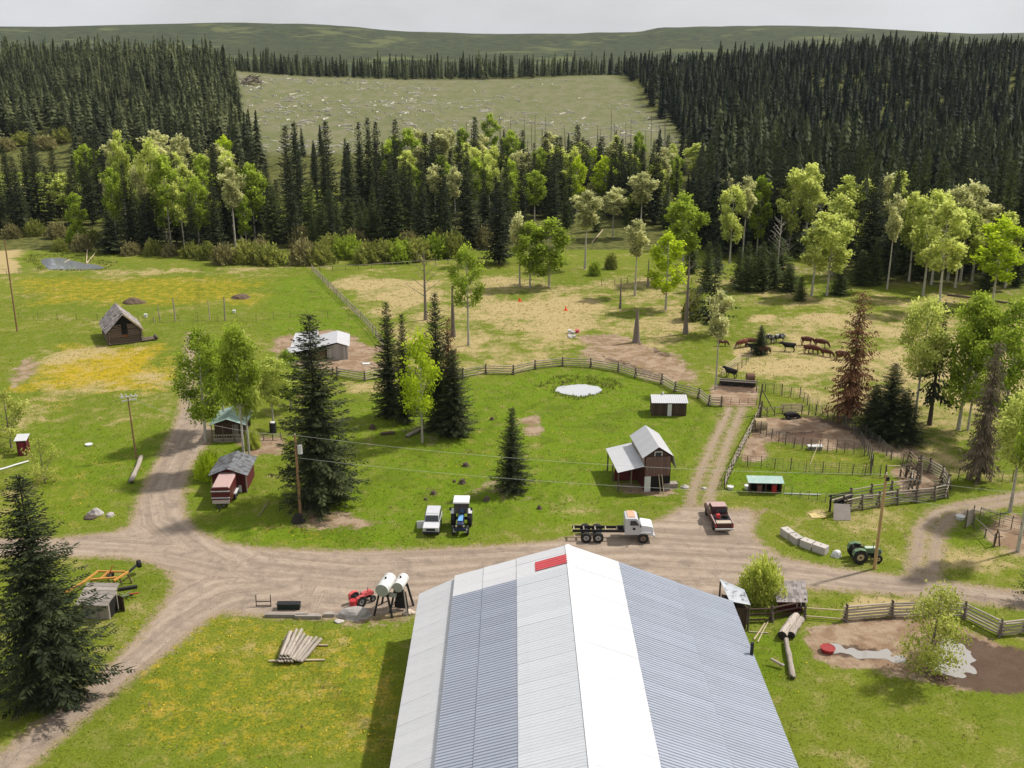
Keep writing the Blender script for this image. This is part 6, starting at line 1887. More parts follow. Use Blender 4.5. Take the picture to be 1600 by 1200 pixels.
def cable(a, b, sag, label, n=22, r=.011):
    a, b = Vector(a), Vector(b)
    pts = []
    for i in range(n + 1):
        t = i / n; p = a.lerp(b, t); p.z -= sag * 4 * t * (1 - t); pts.append(p)
    m = MB(); org = pts[0].copy(); org.z = pts[0].z
    m.tube([p - org for p in pts], r, 5)
    o = m.build("overhead_cable", M_CABLE, None, org)
    return tag(o, label, "cable")
cable(top1, top2, .9, "upper pale cable from the transformer pole to the yellowish pole")
cable(top1 + Vector((.1, 0, -2.4)), top2 + Vector((0, 0, -2.0)), .8, "lower pale cable from the transformer pole to the yellowish pole")
cable(top2, tope, .8, "upper cable running on from the yellowish pole beyond the road")
cable(top2 + Vector((0, 0, -2.0)), tope + Vector((0, 0, -2.0)), .8, "lower cable running on from the yellowish pole beyond the road")
cable(top1, top0, 1.0, "slack cable from the transformer pole towards the crossarm pole")

# ------------------------------------------------------------------ cattle
M_COWRED = mat("red_cow_hide", (.085, .027, .014), .85, var=.2, scale=3, rand=.2)
M_COWBLACK = mat("black_cow_hide", (.012, .011, .011), .8, var=.2, scale=3)
M_COWBW = mat("black_white_hide", (.014, .013, .013), .8, var=.1, scale=1.1, second=(.62, .60, .57), sfac=.46)
M_COWRW = mat("red_white_hide", (.15, .045, .022), .85, var=.1, scale=1.0, second=(.55, .50, .46), sfac=.36)
def cow_mesh(name, graze=True, lying=False):
    """One continuous body grown over a joint skeleton, head along +X."""
    bmv, e, rad = [], [], []
    def V(x, y, z, rx, ry=None):
        bmv.append((x, y, z)); rad.append((rx, ry or rx)); return len(bmv) - 1
    dz = -.48 if lying else 0
    pel = V(-.62, 0, 1.08 + dz, .31, .33); b1 = V(-.2, 0, .98 + dz, .38, .42); b2 = V(.25, 0, .97 + dz, .38, .42); sh = V(.62, 0, 1.04 + dz, .30, .37)
    e += [(pel, b1), (b1, b2), (b2, sh)]
    rump = V(-.82, 0, 1.12 + dz, .17, .22); e.append((pel, rump))
    if graze:
        n1 = V(.92, 0, .93 + dz, .20, .25); n2 = V(1.15, 0, .62 + dz, .16, .18); h1 = V(1.26, 0, .38 + dz, .14, .15); h2 = V(1.38, 0, .16 + dz, .075, .08)
    else:
        n1 = V(.90, 0, 1.16 + dz, .20, .26); n2 = V(1.12, 0, 1.24 + dz, .16, .19); h1 = V(1.32, 0, 1.26 + dz, .14, .15); h2 = V(1.54, 0, 1.08 + dz, .09, .10)
    e += [(sh, n1), (n1, n2), (n2, h1), (h1, h2)]
    for s in (-1, 1):
        ear = V(bmv[h1][0] - .06, s * .24, bmv[h1][2] + .08, .035); e.append((h1, ear))
        if not lying:
            a = V(.60, s * .19, .74, .10); k = V(.60, s * .19, .42, .062); f = V(.59, s * .19, .10, .045); g_ = V(.64, s * .19, .03, .055)
            e += [(sh, a), (a, k), (k, f), (f, g_)]
            a = V(-.62, s * .2, .80, .14); k = V(-.58, s * .2, .60, .085); f = V(-.74, s * .2, .42, .055); h_ = V(-.70, s * .2, .10, .045); g_ = V(-.65, s * .2, .03, .055)
            e += [(pel, a), (a, k), (k, f), (f, h_), (h_, g_)]
        else:
            a = V(.62, s * .3, .25, .09); k = V(.95, s * .34, .10, .06); f = V(.65, s * .36, .06, .05); e += [(sh, a), (a, k), (k, f)]
            a = V(-.5, s * .38, .25, .12); k = V(-.1, s * .46, .12, .08); f = V(-.45, s * .5, .06, .05); e += [(pel, a), (a, k), (k, f)]
    t1_ = V(-.95, 0, .95 + dz, .03); t2_ = V(-.98, 0, .5 + (dz * .8), .03); e += [(rump, t1_), (t1_, t2_)]
    import bmesh
    bm = bmesh.new()
    lay = bm.verts.layers.skin.verify()
    vs = []
    for i, (p, r_) in enumerate(zip(bmv, rad)):
        v = bm.verts.new(p); v[lay].radius = r_; v[lay].use_root = (i == 0); vs.append(v)
    for a, b in e: bm.edges.new((vs[a], vs[b]))
    me = bpy.data.meshes.new(name + "_skeleton"); bm.to_mesh(me); bm.free()
    o = bpy.data.objects.new("skeleton", me); col.objects.link(o)
    o.modifiers.new("skin", 'SKIN'); sub = o.modifiers.new("sub", 'SUBSURF'); sub.levels = 2; sub.render_levels = 2
    dg = bpy.context.evaluated_depsgraph_get(); dg.update()
    out = bpy.data.meshes.new_from_object(o.evaluated_get(dg)); out.name = name
    out.shade_smooth()
    bpy.data.objects.remove(o, do_unlink=True); bpy.data.meshes.remove(me)
    return out
COW_G, COW_S, COW_L = cow_mesh("body", True), cow_mesh("body", False), cow_mesh("body", True, True)
def cow(px, pb, rz, me, m, label, group=None, scale=1.0, dark=None):
    b = G(px, pb)
    k = me.copy(); k.materials.clear(); k.materials.append(m)
    o = thing("cow", label, "cow", (b.x, b.y, 0), rz, group)
    link("body", k, None, o)
    graze = me is COW_G; lying = me is COW_L
    hx, hz = (1.40, .12) if graze else ((1.40, .0) if lying else (1.58, 1.05))
    c = MB().box((hx, 0, max(.10, hz)), (.12, .13, .12), 0, (.8, .8)).build("muzzle", M_COWBLACK if dark is None else dark, o, bevel=.03)
    for s in (-1, 1):
        if not lying:
            for x in (.64, -.65): MB().box((x, s * (.19 if x > 0 else .2), .035), (.16, .12, .07)).build("hoof", M_BLACKSTEEL, o)
    o.scale = (scale * 1.06,) * 3
    return o
gc = "red cows grazing the dry pasture"
cow(1260, 539, .1, COW_G, M_COWRED, "red cow grazing behind the close pair of red cows", gc)
cow(1282, 543, -.35, COW_G, M_COWRED, "red cow grazing ahead of the smaller red cow", gc)
cow(1264, 552, .15, COW_G, M_COWRED, "red cow in front of a close pair, side on", gc)
cow(1271, 553, -.5, COW_G, M_COWRED, "red cow pressed against another red cow", gc)
cow(1292, 557, -.6, COW_G, M_COWRED, "smaller red calf grazing near the rusty dead spruce", gc, .8)
cow(1314, 562, 0, COW_G, M_COWRED, "red cow half hidden by the rusty dead spruce", gc)
cow(1233, 549, 2.9, COW_S, M_COWBLACK, "black cow standing with raised head among the red herd")
cow(1217, 535, 3.4, COW_G, M_COWBW, "black and white cow grazing beside the small spruce")
cow(1203, 536, 1.9, COW_G, M_COWBW, "black and white cow partly behind the small spruce")
cow(1160, 543, 3.6, COW_G, M_COWRW, "red and white cow with lowered head on the straw patch")
cow(1172, 541, .3, COW_G, M_COWRED, "dark red cow next to the small spruce on the straw patch")
cow(1180, 551, 3.0, COW_S, M_COWBLACK, "black cow resting in the small spruce's shade")
cow(1192, 554, .4, COW_G, M_COWRED, "red cow below the small spruce beside the black one")
cow(1142, 590, 2.3, COW_S, M_COWBLACK, "black cow standing at the long dark feed bunk")
cow(1235, 654, .2, COW_L, M_COWBLACK, "black cow lying by the pale barred gate")
cow(1128, 541, .1, COW_G, M_COWRED, "dark red calf near the leaning pale trunk", None, .8)

# ------------------------------------------------------------------ yard things
o = put("feed_bunk", "long dark feed bunk at the cattle gate", "feeder", 1152, 602, -.22)
MB().box((0, 0, .35), (5.0, .8, .55), 0, (1.0, 1.15)).build("trough", M_CHAR, o)
plank("rim", (-2.6, -.45, .66), (2.6, -.45, .66), .1, .08, M_RAIL, o); plank("rim", (-2.6, .45, .66), (2.6, .45, .66), .1, .08, M_RAIL, o)
for x in (-2.3, -.8, .8, 2.3): MB().box((x, 0, .12), (.14, .9, .24)).build("leg", M_POST, o)
o = put("round_bale", "weathered brown bale in the feed bunk's end", "bale", 1172, 596)
MB().cyl((-.55, 0, .62), (.55, 0, .62), .6, n=18).build("bale", mat("brown_bale", (.14, .075, .05), .95, var=.3, bump=.5), o)
o = put("round_bale", "pale frayed hay bale leaning at the mud yard's corner", "bale", 1187, 672)
MB().cyl((-.7, 0, .75), (.7, .1, .75), .75, n=18).build("bale", M_HAY, o)
MB().box((.3, -.6, .12), (1.4, .8, .24), .3, (.7, .6)).build("loose_hay", M_HAY, o)
o = put("bath_trough", "white bath tub trough against the netting fence", "trough", 1273, 702)
MB().box((0, 0, .42), (1.75, .7, .16)).build("rim", M_WHITE, o, bevel=.05); MB().box((0, 0, .2), (1.5, .55, .38), 0, (1.1, 1.1)).build("basin", M_GREYBOARD, o)
def logs_pile():
    o = put("log_pile", "fanned stack of pale bark logs on the dandelion grass", "log pile", 452, 1036)
    rr = random.Random(3)
    for k in range(16):
        lay = 0 if k < 8 else (1 if k < 13 else 2)
        i = k if lay == 0 else (k - 8 if lay == 1 else k - 13)
        xb = -.75 + .24 * i + lay * .12; xt = -.85 + .40 * i + lay * .2
        log("log", (xb, -.2 + rr.uniform(-.1, .1), .28 + .24 * lay), (xt, 3.1 + rr.uniform(-.3, .4), .30 + .26 * lay), .17, M_LOGBARK, o, k % 4)
    log("bearer", (-1.6, .15, .09), (2.7, .3, .09), .09, M_RAIL_PALE, o); log("bearer", (-.5, 2.3, .09), (2.6, 2.35, .09), .09, M_RAIL_PALE, o)
logs_pile()
for (a, b, r, lab) in [((1222, 1000), (1244, 968), .40, "thick pale log lying beside the muddy pen, larger of two"), ((1236, 998), (1252, 972), .33, "thick pale log lying beside the muddy pen, smaller of two")]:
    A, B_ = G(*a), G(*b); o = thing("fallen_log", lab, "log", (A.x, A.y, 0))
    log("trunk", (0, 0, r), (B_ - A) + Vector((0, 0, r * .85)), r, M_LOGBARK, o, 1)
    d = (B_ - A).normalized(); MB().cyl(-d * .03 + Vector((0, 0, r)), d * .02 + Vector((0, 0, r)), r * .93, n=14).build("cut_face", M_CHAR, o)
A, B_ = G(1238, 1062), G(1232, 1004)
o = thing("fallen_log", "thin crooked pale trunk with a stub trailing from the thick logs", "log", (A.x, A.y, 0))
log("trunk", (0, 0, .25), (B_ - A) + Vector((-.2, 0, .3)), .24, M_LOGBARK, o, 2); log("stub", (-.3, 1.4, .3), (-1.2, 2.0, .5), .12, M_LOGBARK, o)
for a, b, r, m, lab in [((205, 756), (221, 717), .28, M_LOGBARK, "pale log lying at the foot of the crossarm pole"), ((-10, 738), (45, 722), .12, M_WHITE, "long white pole lying below the outhouse"), ((635, 684), (660, 672), .22, M_LOGBARK, "short pale log under the lime aspen"),
                        ((418, 968), (480, 968), .0, M_CONCRETE, "x"), ((595, 680), (617, 678), .2, M_STUMP, "short dark log in the shade of the lawn spruces"), ((1178, 1000), (1195, 975), .07, M_RAIL_PALE, "thin pale pole fallen beside the metal shed"), ((1170, 988), (1200, 990), .06, M_RAIL, "grey pole crossing the fallen pale one"),
                        ((1184, 1004), (1201, 970), .06, M_RAIL_PALE, "second thin pale pole beside the metal shed"), ((470, 1000), (475, 985), .0, M_RAIL, "x"), ((1225, 772), (1282, 774), .07, M_WHITE, "white pole lying in front of the hutch"),
                        ((0, 736), (8, 712), .0, M_RAIL, "x"), ((100, 408), (130, 392), .12, M_RAIL_PALE, "bleached fallen trunk slanting over the creek bank"), ((135, 410), (138, 388), .12, M_RAIL_PALE, "bleached stick standing in the creek bank"), ((135, 410), (158, 392), .12, M_RAIL_PALE, "bleached branch leaning on the creek bank"),
                        ((1265, 728), (1280, 702), .03, M_RAIL_PALE, "thin yellow stick leaning on the netting fence"), ((403, 808), (420, 784), .05, M_RAIL, "thin stick lying on the lawn by the transformer pole"), ((1148, 448), (1215, 446), .2, M_STUMP, "long fallen log at the forest edge"), ((1480, 462), (1600, 478), .2, M_STUMP, "fallen trunk under the forest corner aspens"), ((925, 380), (942, 360), .15, M_RAIL_PALE, "bleached fallen log on the dark bank behind the knoll")]:
    if r == 0: continue
    A, B_ = G(*a), G(*b)
    o = thing("fallen_pole" if r < .15 else "fallen_log", lab, "log", (A.x, A.y, tz(A.x, A.y)))
    log("trunk", (0, 0, r), (B_ - A) + Vector((0, 0, r + (1.2 if a[0] in (135, 1265) else 0))), r, m, o)

def block(a_px, b_px, label, group=None, m=M_CONCRETE):
    a, b = G(*a_px), G(*b_px); c = (a + b) / 2; L_ = (b - a).length
    o = thing("concrete_block", label, "block", (c.x, c.y, 0), math.atan2(b.y - a.y, b.x - a.x) + random.uniform(-.04, .04), group)
    MB().box((0, 0, .38), (L_ * .97, .85, .76)).build("block", m, o, bevel=.03)
    MB().ring((0, 0, .76), (1, 0, 0), .09, .018, 12, 5).build("lifting_loop", M_BLACKSTEEL, o)
    return o
gk = "concrete blocks lining the road edge"
block((1224, 834), (1236, 843), "concrete block furthest from the white boulder in the roadside row", gk)
block((1237, 843.5), (1249, 852), "second concrete block of the roadside row", gk)
block((1252, 852), (1270, 858.5), "third concrete block of the roadside row", gk)
block((1271, 859), (1292, 866), "concrete block beside the white boulder in the roadside row", gk)
def rock(px, pb, sx, sy, sz, label, m=M_STONE, name="boulder", seed=0):
    b = G(px, pb)
    import bmesh
    bm = bmesh.new(); bmesh.ops.create_icosphere(bm, subdivisions=3, radius=1)
    rr = np.random.default_rng(seed or px)
    ph = rr.uniform(0, 6.28, 6)
    for v in bm.verts:
        c = v.co
        k = 1 + .12 * math.sin(3 * c.x + ph[0]) + .12 * math.sin(3.6 * c.y + ph[1]) + .1 * math.sin(5 * c.z + ph[2]) + .05 * math.sin(9 * c.x + 7 * c.y + ph[3])
        v.co = Vector((c.x * sx * k, c.y * sy * k, max(-.15, c.z) * sz * k))
    me = bpy.data.meshes.new(name); bm.to_mesh(me); bm.free()
    o = link(name, me, m, None, (b.x, b.y, tz(b.x, b.y)))
    return tag(o, label, name.replace("_", " "))
rock(1306, 869, .5, .45, .5, "white boulder at the end of the roadside blocks", M_CREAM)
rock(552, 962, 1.5, .9, .6, "low grey stone mound under the red drum")
rock(530, 972, .35, .3, .22, "pale stone beside the grey mound", M_CONCRETE)
rock(640, 958, .5, .4, .35, "tan stone against the metal shed by the fuel tanks", M_PLY)
rock(149, 803, .75, .6, .55, "grey stone slab heap on the grass by the road fork", M_STONE)
rock(141, 810, .55, .45, .4, "dark round stone beside the slab heap", M_STUMP)
rock(172, 806, .5, .35, .3, "pale topped stone lying apart from the slab heap", M_CONCRETE)
rock(1100, 764, .3, .25, .2, "pale stone in the grass by the wheel track", M_CONCRETE)
rock(1070, 762, .5, .3, .3, "grey stone by the red barn's corner", M_STONE)
for px, pb, s_, lab in [(678, 772, .32, "short dark stump nearest the white jeep"), (666, 781, .2, "small stump beside the short dark stump"), (728, 728, .4, "brown stump on the lawn above the cable"), (722, 755, .45, "dark rotten stump with pale top on the lawn"), (710, 753, .2, "small dark stump beside the rotten one"),
                        (760, 782, .35, "brown stump in front of the small lone spruce"), (843, 795, .3, "dark stump at the end of the fallen wood"), (582, 670, .42, "pale topped stump under the lawn spruces"), (1433, 777, .28, "orange brown stump before the working corral"), (768, 656, .3, "grey stump near the lawn clump"), (880, 598, .2, "small stump at the pond's far bank")]:
    o = put("tree_stump", lab, "stump", px, pb)
    hh_ = s_ * random.uniform(.7, 1.3); lx_ = random.uniform(-.12, .12)
    sb = MB().cyl((0, 0, -.05), (lx_, 0, hh_), s_ * random.uniform(.85, 1.05), s_ * random.uniform(.5, .75), 9)
    for q_ in range(5):
        a_ = q_ * 1.26 + random.uniform(-.3, .3); sb.cyl((math.cos(a_) * s_ * .5, math.sin(a_) * s_ * .5, hh_ * .4), (math.cos(a_) * s_ * random.uniform(1.1, 1.5), math.sin(a_) * s_ * 1.2, -.04), s_ * .22, s_ * .08, 6)
    sb.build("stump", M_STUMP, o); MB().cyl((lx_, 0, hh_), (lx_, 0, hh_ + .015), s_ * .42, n=9).build("cut_top", M_BROWNBOARD, o)
def tub(px, pb, r, h, m, label, name="tub"):
    o = put(name, label, name.replace("_", " "), px, pb)
    MB().cyl((0, 0, 0), (0, 0, h), r * .85, r, 16).build("bowl", m, o); MB().ring((0, 0, h), (0, 0, 1), r, .035, 18, 6).build("rim", m, o)
    return o
tub(1293, 1018, .55, .35, mat("maroon_tub", (.30, .03, .03), .5), "red tub standing in the muddy puddle")
MB().cyl((0, 0, .30), (0, 0, .33), .48, n=16).build("water", M_CREAM, [o for o in bpy.data.objects if o.get("label") == "red tub standing in the muddy puddle"][0])
tub(1500, 811, .42, .35, M_CREAM, "white tub at the foot of the leaning board panel")
tub(1141, 764, .35, .3, M_CREAM, "white tub in the grass by the slatted fence"); tub(1168, 764, .35, .4, M_CREAM, "white tub beside the hutch's corner")
tub(139, 696, .42, .18, M_CREAM, "white basin on the grass by the lane"); tub(228, 496, .3, .6, M_CREAM, "white bucket by the meadow fence", "bucket"); tub(366, 489, .3, .5, M_CREAM, "pale bucket by the tallest meadow post", "bucket")
tub(890, 521, .35, .6, M_CREAM, "white tub in the litter on the bare slope"); tub(902, 520, .35, .5, mat("pink_tub", (.60, .10, .14), .5), "pink red tub in the litter on the bare slope"); tub(895, 521, .3, .3, mat("grey_tub", (.4, .4, .45), .5), "grey tub in the litter on the bare slope")
o = put("scrap_heap", "pale scrap trailing down from the tubs on the bare slope", "scrap", 893, 527)
for k in range(9): plank("scrap", (random.uniform(-.8, .8), random.uniform(-.6, 1.2), .06), (random.uniform(-.8, .8), random.uniform(-.6, 1.2), .2), .3, .08, random.choice([M_STONE, M_CONCRETE, M_TIN_OLD]), o)
for px, pb, lab in ((884, 485, "orange cone marker on the straw slope, lower one"), (812, 471, "small orange cone marker on the straw slope, upper one")):
    o = put("marker_cone", lab, "cone", px, pb); MO = mat("orange_plastic", (.80, .09, .02), .5)
    MB().cyl((0, 0, .04), (0, 0, .75), .28, .05, 12).build("cone", MO, o); MB().box((0, 0, .02), (.7, .7, .05)).build("base", MO, o)
o = put("harrow_frame", "thin black steel frame standing at the road edge", "frame", 412, 948)
for x in (-.62, .62): plank("side", (x, 0, 0), (x, .1, 1.1), .06, .06, M_BLACKSTEEL, o)
for z in (.08, .5): plank("bar", (-.62, .02, z), (.62, .02, z), .06, .06, M_BLACKSTEEL, o)
o = put("steel_plate", "dark green steel plate box at the road edge", "box", 451, 953)
MB().box((0, .2, .28), (1.9, .5, .5)).build("box", mat("very_dark_green", (.012, .022, .014), .6), o); MB().box((0, .2, .55), (2.0, .6, .04)).build("lid", M_BLACKSTEEL, o)
for px, pb, L_, lab in ((448, 964, 3.6, "long weathered timber edging the dandelion grass"), (482, 966, 2.2, "pale split timber edging the dandelion grass"), (515, 963, .9, "short timber beside the stone mound")):
    o = put("timber_beam", lab, "timber", px, pb, -.02); plank("beam", (-L_ / 2, 0, .16), (L_ / 2, 0, .16), .34, .3, M_GREYBOARD, o); plank("beam", (-L_ / 2 + .2, .3, .12), (L_ / 2 - .3, .34, .12), .2, .2, M_LOGBARK, o)
o = put("plywood_sheet", "tan plywood sheet lying on the grass by the chute", "sheet", 1277, 806, .1); MB().box((0, 0, .05), (1.5, 1.1, .04)).build("sheet", mat("tan_ply", (.46, .36, .16), .9), o); MB().box((0, 0, .015), (1.3, .1, .03)).build("batten", M_RAIL, o)
o = put("white_board", "pale flat board on the livestock yard soil", "board", 572, 569, .1); MB().box((0, 0, .1), (1.1, .8, .06)).build("sheet", M_CREAM, o); MB().box((0, 0, .035), (.9, .1, .07)).build("batten", M_RAIL, o)
for px, pb, lab in ((484, 573, "jumble of pale boards against the livestock shed"), (455, 572, "stack of grey rails before the lean-to"), (1440, 700, "x")):
    if lab == "x": continue
    o = put("board_heap", lab, "boards", px, pb)
    for k in range(8): plank("board", (random.uniform(-1.2, 0), random.uniform(-.5, .5), .08 + .08 * k), (random.uniform(.2, 1.6), random.uniform(-.5, .5), .12 + .09 * k), .2, .04, random.choice([M_GREYBOARD, M_RAIL_PALE, M_CREAM]), o)
o = put("barrel_cluster", "dark barrel with white lid under the low open poplar", "barrel", 427, 676); MB().cyl((0, 0, 0), (0, 0, 1.3), .42, n=14).build("barrel", M_BLACKSTEEL, o); MB().cyl((0, 0, 1.3), (0, 0, 1.4), .3, n=14).build("lid", M_CREAM, o)
post_fence([(392, 690), (412, 688), (440, 687)], "low plank fence before the bare patch behind the tall spruce", 1.2, .9, .06, 0, "plank_fence", M_POST, 3)
rock(211, 473, 1.9, 1.5, .9, "brown earth mound with pale crest in the meadow", mat("brown_earth", (.13, .09, .06), .95, var=.3), "earth_mound"); rock(375, 466, 1.8, 1.2, .7, "low dark earth mound near the stake fence", mat("brown_earth", (.13, .09, .06)), "earth_mound")
def slash(px, Y, w, lab, seed):
    rr = random.Random(seed); q = at_depth(px, 160, Y); x = q.x; z = tz(x, Y)
    o = thing("slash_pile", lab, "slash pile", (x, Y, z - .3))
    for k in range(46):
        a = rr.uniform(0, 6.28); d = rr.uniform(0, w * .42); L_ = rr.uniform(3, 6); t = rr.uniform(-.25, .25); zz = (w * .36) * (1 - (d / (w * .5)) ** 2) * rr.uniform(.3, 1)
        b2 = rr.uniform(0, 6.28); p = Vector((d * math.cos(a), d * math.sin(a), zz + .2)); e_ = Vector((math.cos(b2) * L_ / 2, math.sin(b2) * L_ / 2, t * L_))
        log("log", p - e_, p + e_, rr.uniform(.12, .28), M_STUMP if rr.random() < .7 else M_GREYBOARD, o)
slash(395, 566, 14, "large dark pile of logging slash high on the clearing", 2)
slash(347, 560, 8, "smaller slash pile at the clearing's forest edge", 3)

# ------------------------------------------------------------------ loose cover nobody could count
def debris():
    r = np.random.default_rng(9); V = []; F = []
    n = 4200
    x = r.uniform(-165, 66, n); y = 400 + 240 * r.random(n) ** 1.1
    ok = (x > -(110 + .33 * (y - 440)))
    ok &= r.random(n) < np.clip((vnoise(x, y, 26, 61) - .35) * 1.8, .04, .9) * .75
    x, y = x[ok], y[ok]; z = terrain(x, y)
    base = [(-1, -1, 0), (1, -1, 0), (1, 1, 0), (-1, 1, 0), (-1, -1, 1), (1, -1, 1), (1, 1, 1), (-1, 1, 1)]
    fa = [(4, 5, 6, 7), (0, 1, 5, 4), (1, 2, 6, 5), (2, 3, 7, 6), (3, 0, 4, 7)]
    for i in range(len(x)):
        L_ = .4 + 5.5 * r.random() ** 2.2; w = r.uniform(.07, .24); a = r.normal(0, .8); c, s = math.cos(a), math.sin(a)
        b = len(V); t = r.normal(0, .05) * L_
        for p in base:
            u, v = p[0] * L_ * .5, p[1] * w
            V.append((x[i] + u * c - v * s, y[i] + u * s + v * c, z[i] - .1 + p[2] * (w * 2 + .15) + t * p[0]))
        F += [tuple(q + b for q in f) for f in fa]
    me = new_mesh("logging_debris", V, F)
    return tag(link("logging_debris", me, mat("bleached_debris", (.62, .58, .50), .95, var=.5, scale=.2)), "bleached logs and branches strewn over the logged clearing", "logging debris", kind="stuff")
debris()

def tufts(name, n, x0, x1, y0, y1, size, m, label, seed, want, tintf=None, flat=False):
    r = np.random.default_rng(seed)
    x = r.uniform(x0, x1, n); u = r.random(n); y = y0 + (y1 - y0) * u ** 1.35
    k = np.abs(x) / y < .56; x, y = x[k], y[k]
    F = fields(x, y)
    keep = want(F, x, y, r.random(len(x)))
    x, y = x[keep], y[keep]; F = {q: v[keep] for q, v in F.items()}
    inside_shed = (x > -7.6) & (x < 17.9) & (y < 72.8); x, y = x[~inside_shed], y[~inside_shed]; F = {q: v[~inside_shed] for q, v in F.items()}
    z = terrain(x, y); N = len(x)
    P = np.stack([x, y, z], 1)
    if flat:
        s = size * r.uniform(.6, 1.4, N); a = r.uniform(0, 6.28, N)
        h = r.uniform(.06, .2, N)
        V = np.stack([P + np.stack([s * np.cos(a + q), s * np.sin(a + q), h + .3 * s * math.sin(q * 1.3)], 1) for q in (0, 1.57, 3.14, 4.71)], 1).reshape(-1, 3)
        me = mesh_np(name, V, np.arange(N * 4).reshape(-1, 4), 4)
        face_attr(me, "tint", r.uniform(0, 1, N))
    else:
        B, T, W, TI = [], [], [], []
        base_t = np.clip(.5 + .45 * (vnoise(x, y, 7, 5) - .5) - .30 * F['lush'] + .2 * F['dand'] + r.normal(0, .16, N), 0, 1)
        for q in range(3):
            a = r.uniform(0, 6.28, N); s = size * r.uniform(.5, 1.3, N); ln = r.uniform(.25, .9, N)
            d = np.stack([np.cos(a) * ln, np.sin(a) * ln, np.ones(N)], 1) * s[:, None]
            o_ = np.stack([r.normal(0, .12, N), r.normal(0, .12, N), np.full(N, -.02)], 1)
            B.append(P + o_); T.append(P + o_ + d); W.append(s * .55); TI.append(base_t)
        B, T, W = np.concatenate(B), np.concatenate(T), np.concatenate(W)
        V, Fc = kites(B, T, W, r.normal(0, 1, B.shape))
        me = mesh_np(name, V, Fc, 4); face_attr(me, "tint", np.concatenate(TI))
    return tag(link(name, me, m), label, name.replace("_", " "), kind="stuff")
M_GRASS = leaf_mat("grass_blades", (.155, .235, .010), (.34, .38, .045), .5, 0, .85)
M_DRYGRASS = leaf_mat("dry_grass_blades", (.28, .23, .09), (.46, .38, .19), .25, 0, .75)
M_BLOOM = leaf_mat("dandelion_heads", (.62, .40, .012), (.75, .52, .03), .2, 0, .85)
def want_grass(F, x, y, q):
    return (F['road'] > .1) & (q > F['bare'] * 1.1) & (q > F['straw'] * .8) & (poly_sdf(x, y, POND_POLY) > .4) & (poly_sdf(x, y, CREEK_POLY) > .4)
tufts("grass", 150000, -95, 95, 48, 215, .13, M_GRASS, "short green grass over the yard, lawns and meadow", 21, want_grass)
tufts("dry_grass", 60000, -95, 95, 48, 225, .2, M_DRYGRASS, "pale dry grass tufts on the straw slopes and pasture", 22, lambda F, x, y, q: (F['road'] > .1) & ((q < F['straw'] * .6) | (q < .05)) & (q > F['bare'] * .7) & (poly_sdf(x, y, POND_POLY) > .4) & (poly_sdf(x, y, CREEK_POLY) > .2))
tufts("dandelions", 150000, -95, 95, 48, 200, .05, M_BLOOM, "yellow dandelion heads dotted through the grass", 23, lambda F, x, y, q: (F['road'] > .3) & (F['bare'] < .3) & (q < .55 * (F['dand'] ** 1.6) * (.1 + 1.6 * np.clip(vnoise(x, y, 3.5, 8) * .6 + vnoise(x, y, 9, 18) * .6 - .35, 0, 1)) + .02 * F['lush']), flat=True)
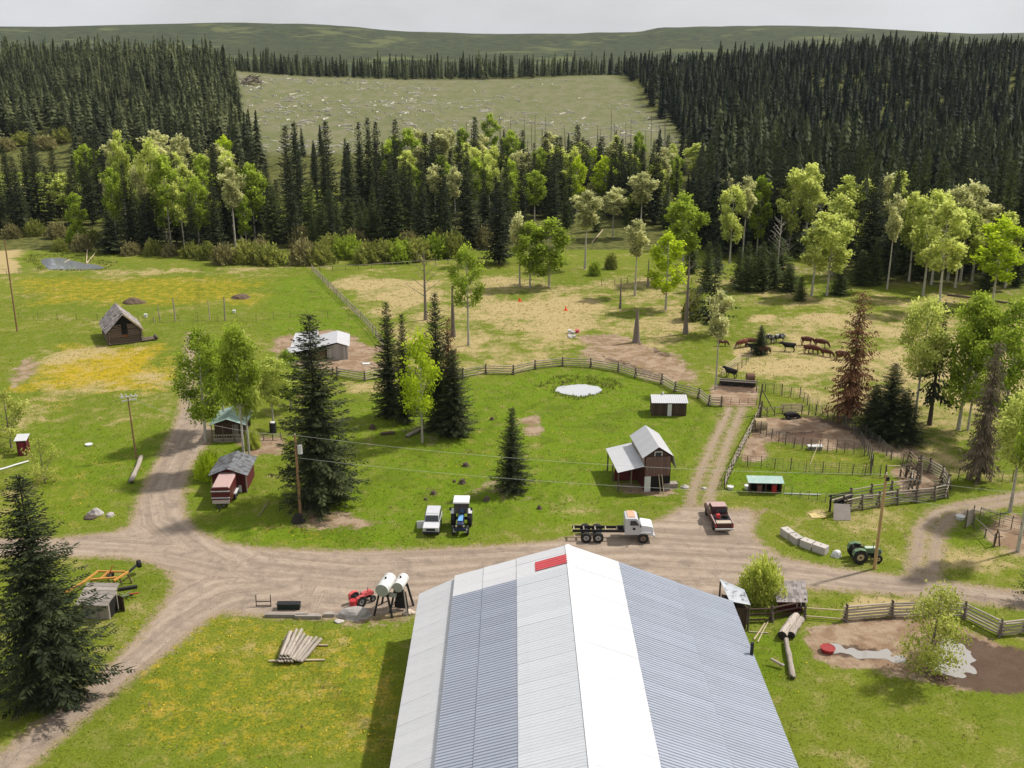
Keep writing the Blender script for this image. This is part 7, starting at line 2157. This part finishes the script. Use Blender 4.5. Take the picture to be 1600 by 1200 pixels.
# reeds round the pond
def reeds():
    r = np.random.default_rng(31); pts = []
    for poly, n in ((POND_POLY, 230), (CREEK_POLY, 420)):
        px = np.array([p[0] for p in poly]); py = np.array([p[1] for p in poly])
        x = r.uniform(px.min() - 3, px.max() + 3, n * 4); y = r.uniform(py.min() - 3, py.max() + 4, n * 4)
        d = poly_sdf(x, y, poly); k = (d > .1) & (d < 1.0 + 1.6 * (vnoise(x, y, 2.5, 3)) + 1.2 * (y > py.mean()))
        pts.append(np.stack([x[k], y[k]], 1)[:n])
    P = np.concatenate(pts); z = terrain(P[:, 0], P[:, 1]); N = len(P); B, T, W = [], [], []
    for q in range(4):
        a = r.uniform(0, 6.28, N); s = r.uniform(.15, .5, N)
        b = np.stack([P[:, 0] + r.normal(0, .12, N), P[:, 1] + r.normal(0, .12, N), z - .05], 1)
        B.append(b); T.append(b + np.stack([np.cos(a) * s * .4, np.sin(a) * s * .4, s], 1)); W.append(np.full(N, .12))
    V, F = kites(np.concatenate(B), np.concatenate(T), np.concatenate(W), r.normal(0, 1, (N * 4, 3)))
    me = mesh_np("reeds", V, F, 4); face_attr(me, "tint", r.uniform(0, .8, N * 4))
    return tag(link("reeds", me, leaf_mat("reed_blades", (.13, .18, .018), (.30, .31, .08), .3, 0, .7)), "rough reeds and sedge round the pond edges", "reeds", kind="stuff")
reeds()
def pebbles():
    r = np.random.default_rng(41); n = 5000
    x = r.uniform(-60, 66, n); y = r.uniform(50, 130, n); d = poly_sdf(x, y, ROAD)
    k = (d < .8) & (d > -3.5) & (r.random(n) < np.where(d > -1.2, .9, .25)); x, y = x[k], y[k]
    V, F = [], []
    for i in range(len(x)):
        s = r.uniform(.03, .10); b = len(V); a = r.uniform(0, 6.28)
        for q in range(4): V.append((x[i] + s * math.cos(a + q * 1.57), y[i] + s * math.sin(a + q * 1.57), .0))
        V.append((x[i], y[i], s * .9 + .015)); F += [(b, b + 1, b + 4), (b + 1, b + 2, b + 4), (b + 2, b + 3, b + 4), (b + 3, b, b + 4)]
    return tag(link("gravel", new_mesh("gravel", V, F), mat("road_gravel", (.27, .225, .18), .95, var=.4, scale=6)), "loose gravel and clods along the dirt road edges", "gravel", kind="stuff")
pebbles()

# ------------------------------------------------------------------ thin air between here and the far hills
hz = MB().box((0, 2400, 45), (7000, 5600, 150)).mesh("haze")
hm = bpy.data.materials.new("thin_haze"); hm.use_nodes = True
hm.node_tree.nodes.clear()
ho = hm.node_tree.nodes.new("ShaderNodeOutputMaterial"); hv = hm.node_tree.nodes.new("ShaderNodeVolumePrincipled")
hv.inputs["Color"].default_value = (.80, .88, 1.0, 1); hv.inputs["Density"].default_value = .00003
hm.node_tree.links.new(hv.outputs["Volume"], ho.inputs["Volume"])
tag(link("haze", hz, hm), "thin pale haze over the valley", "haze", kind="stuff")
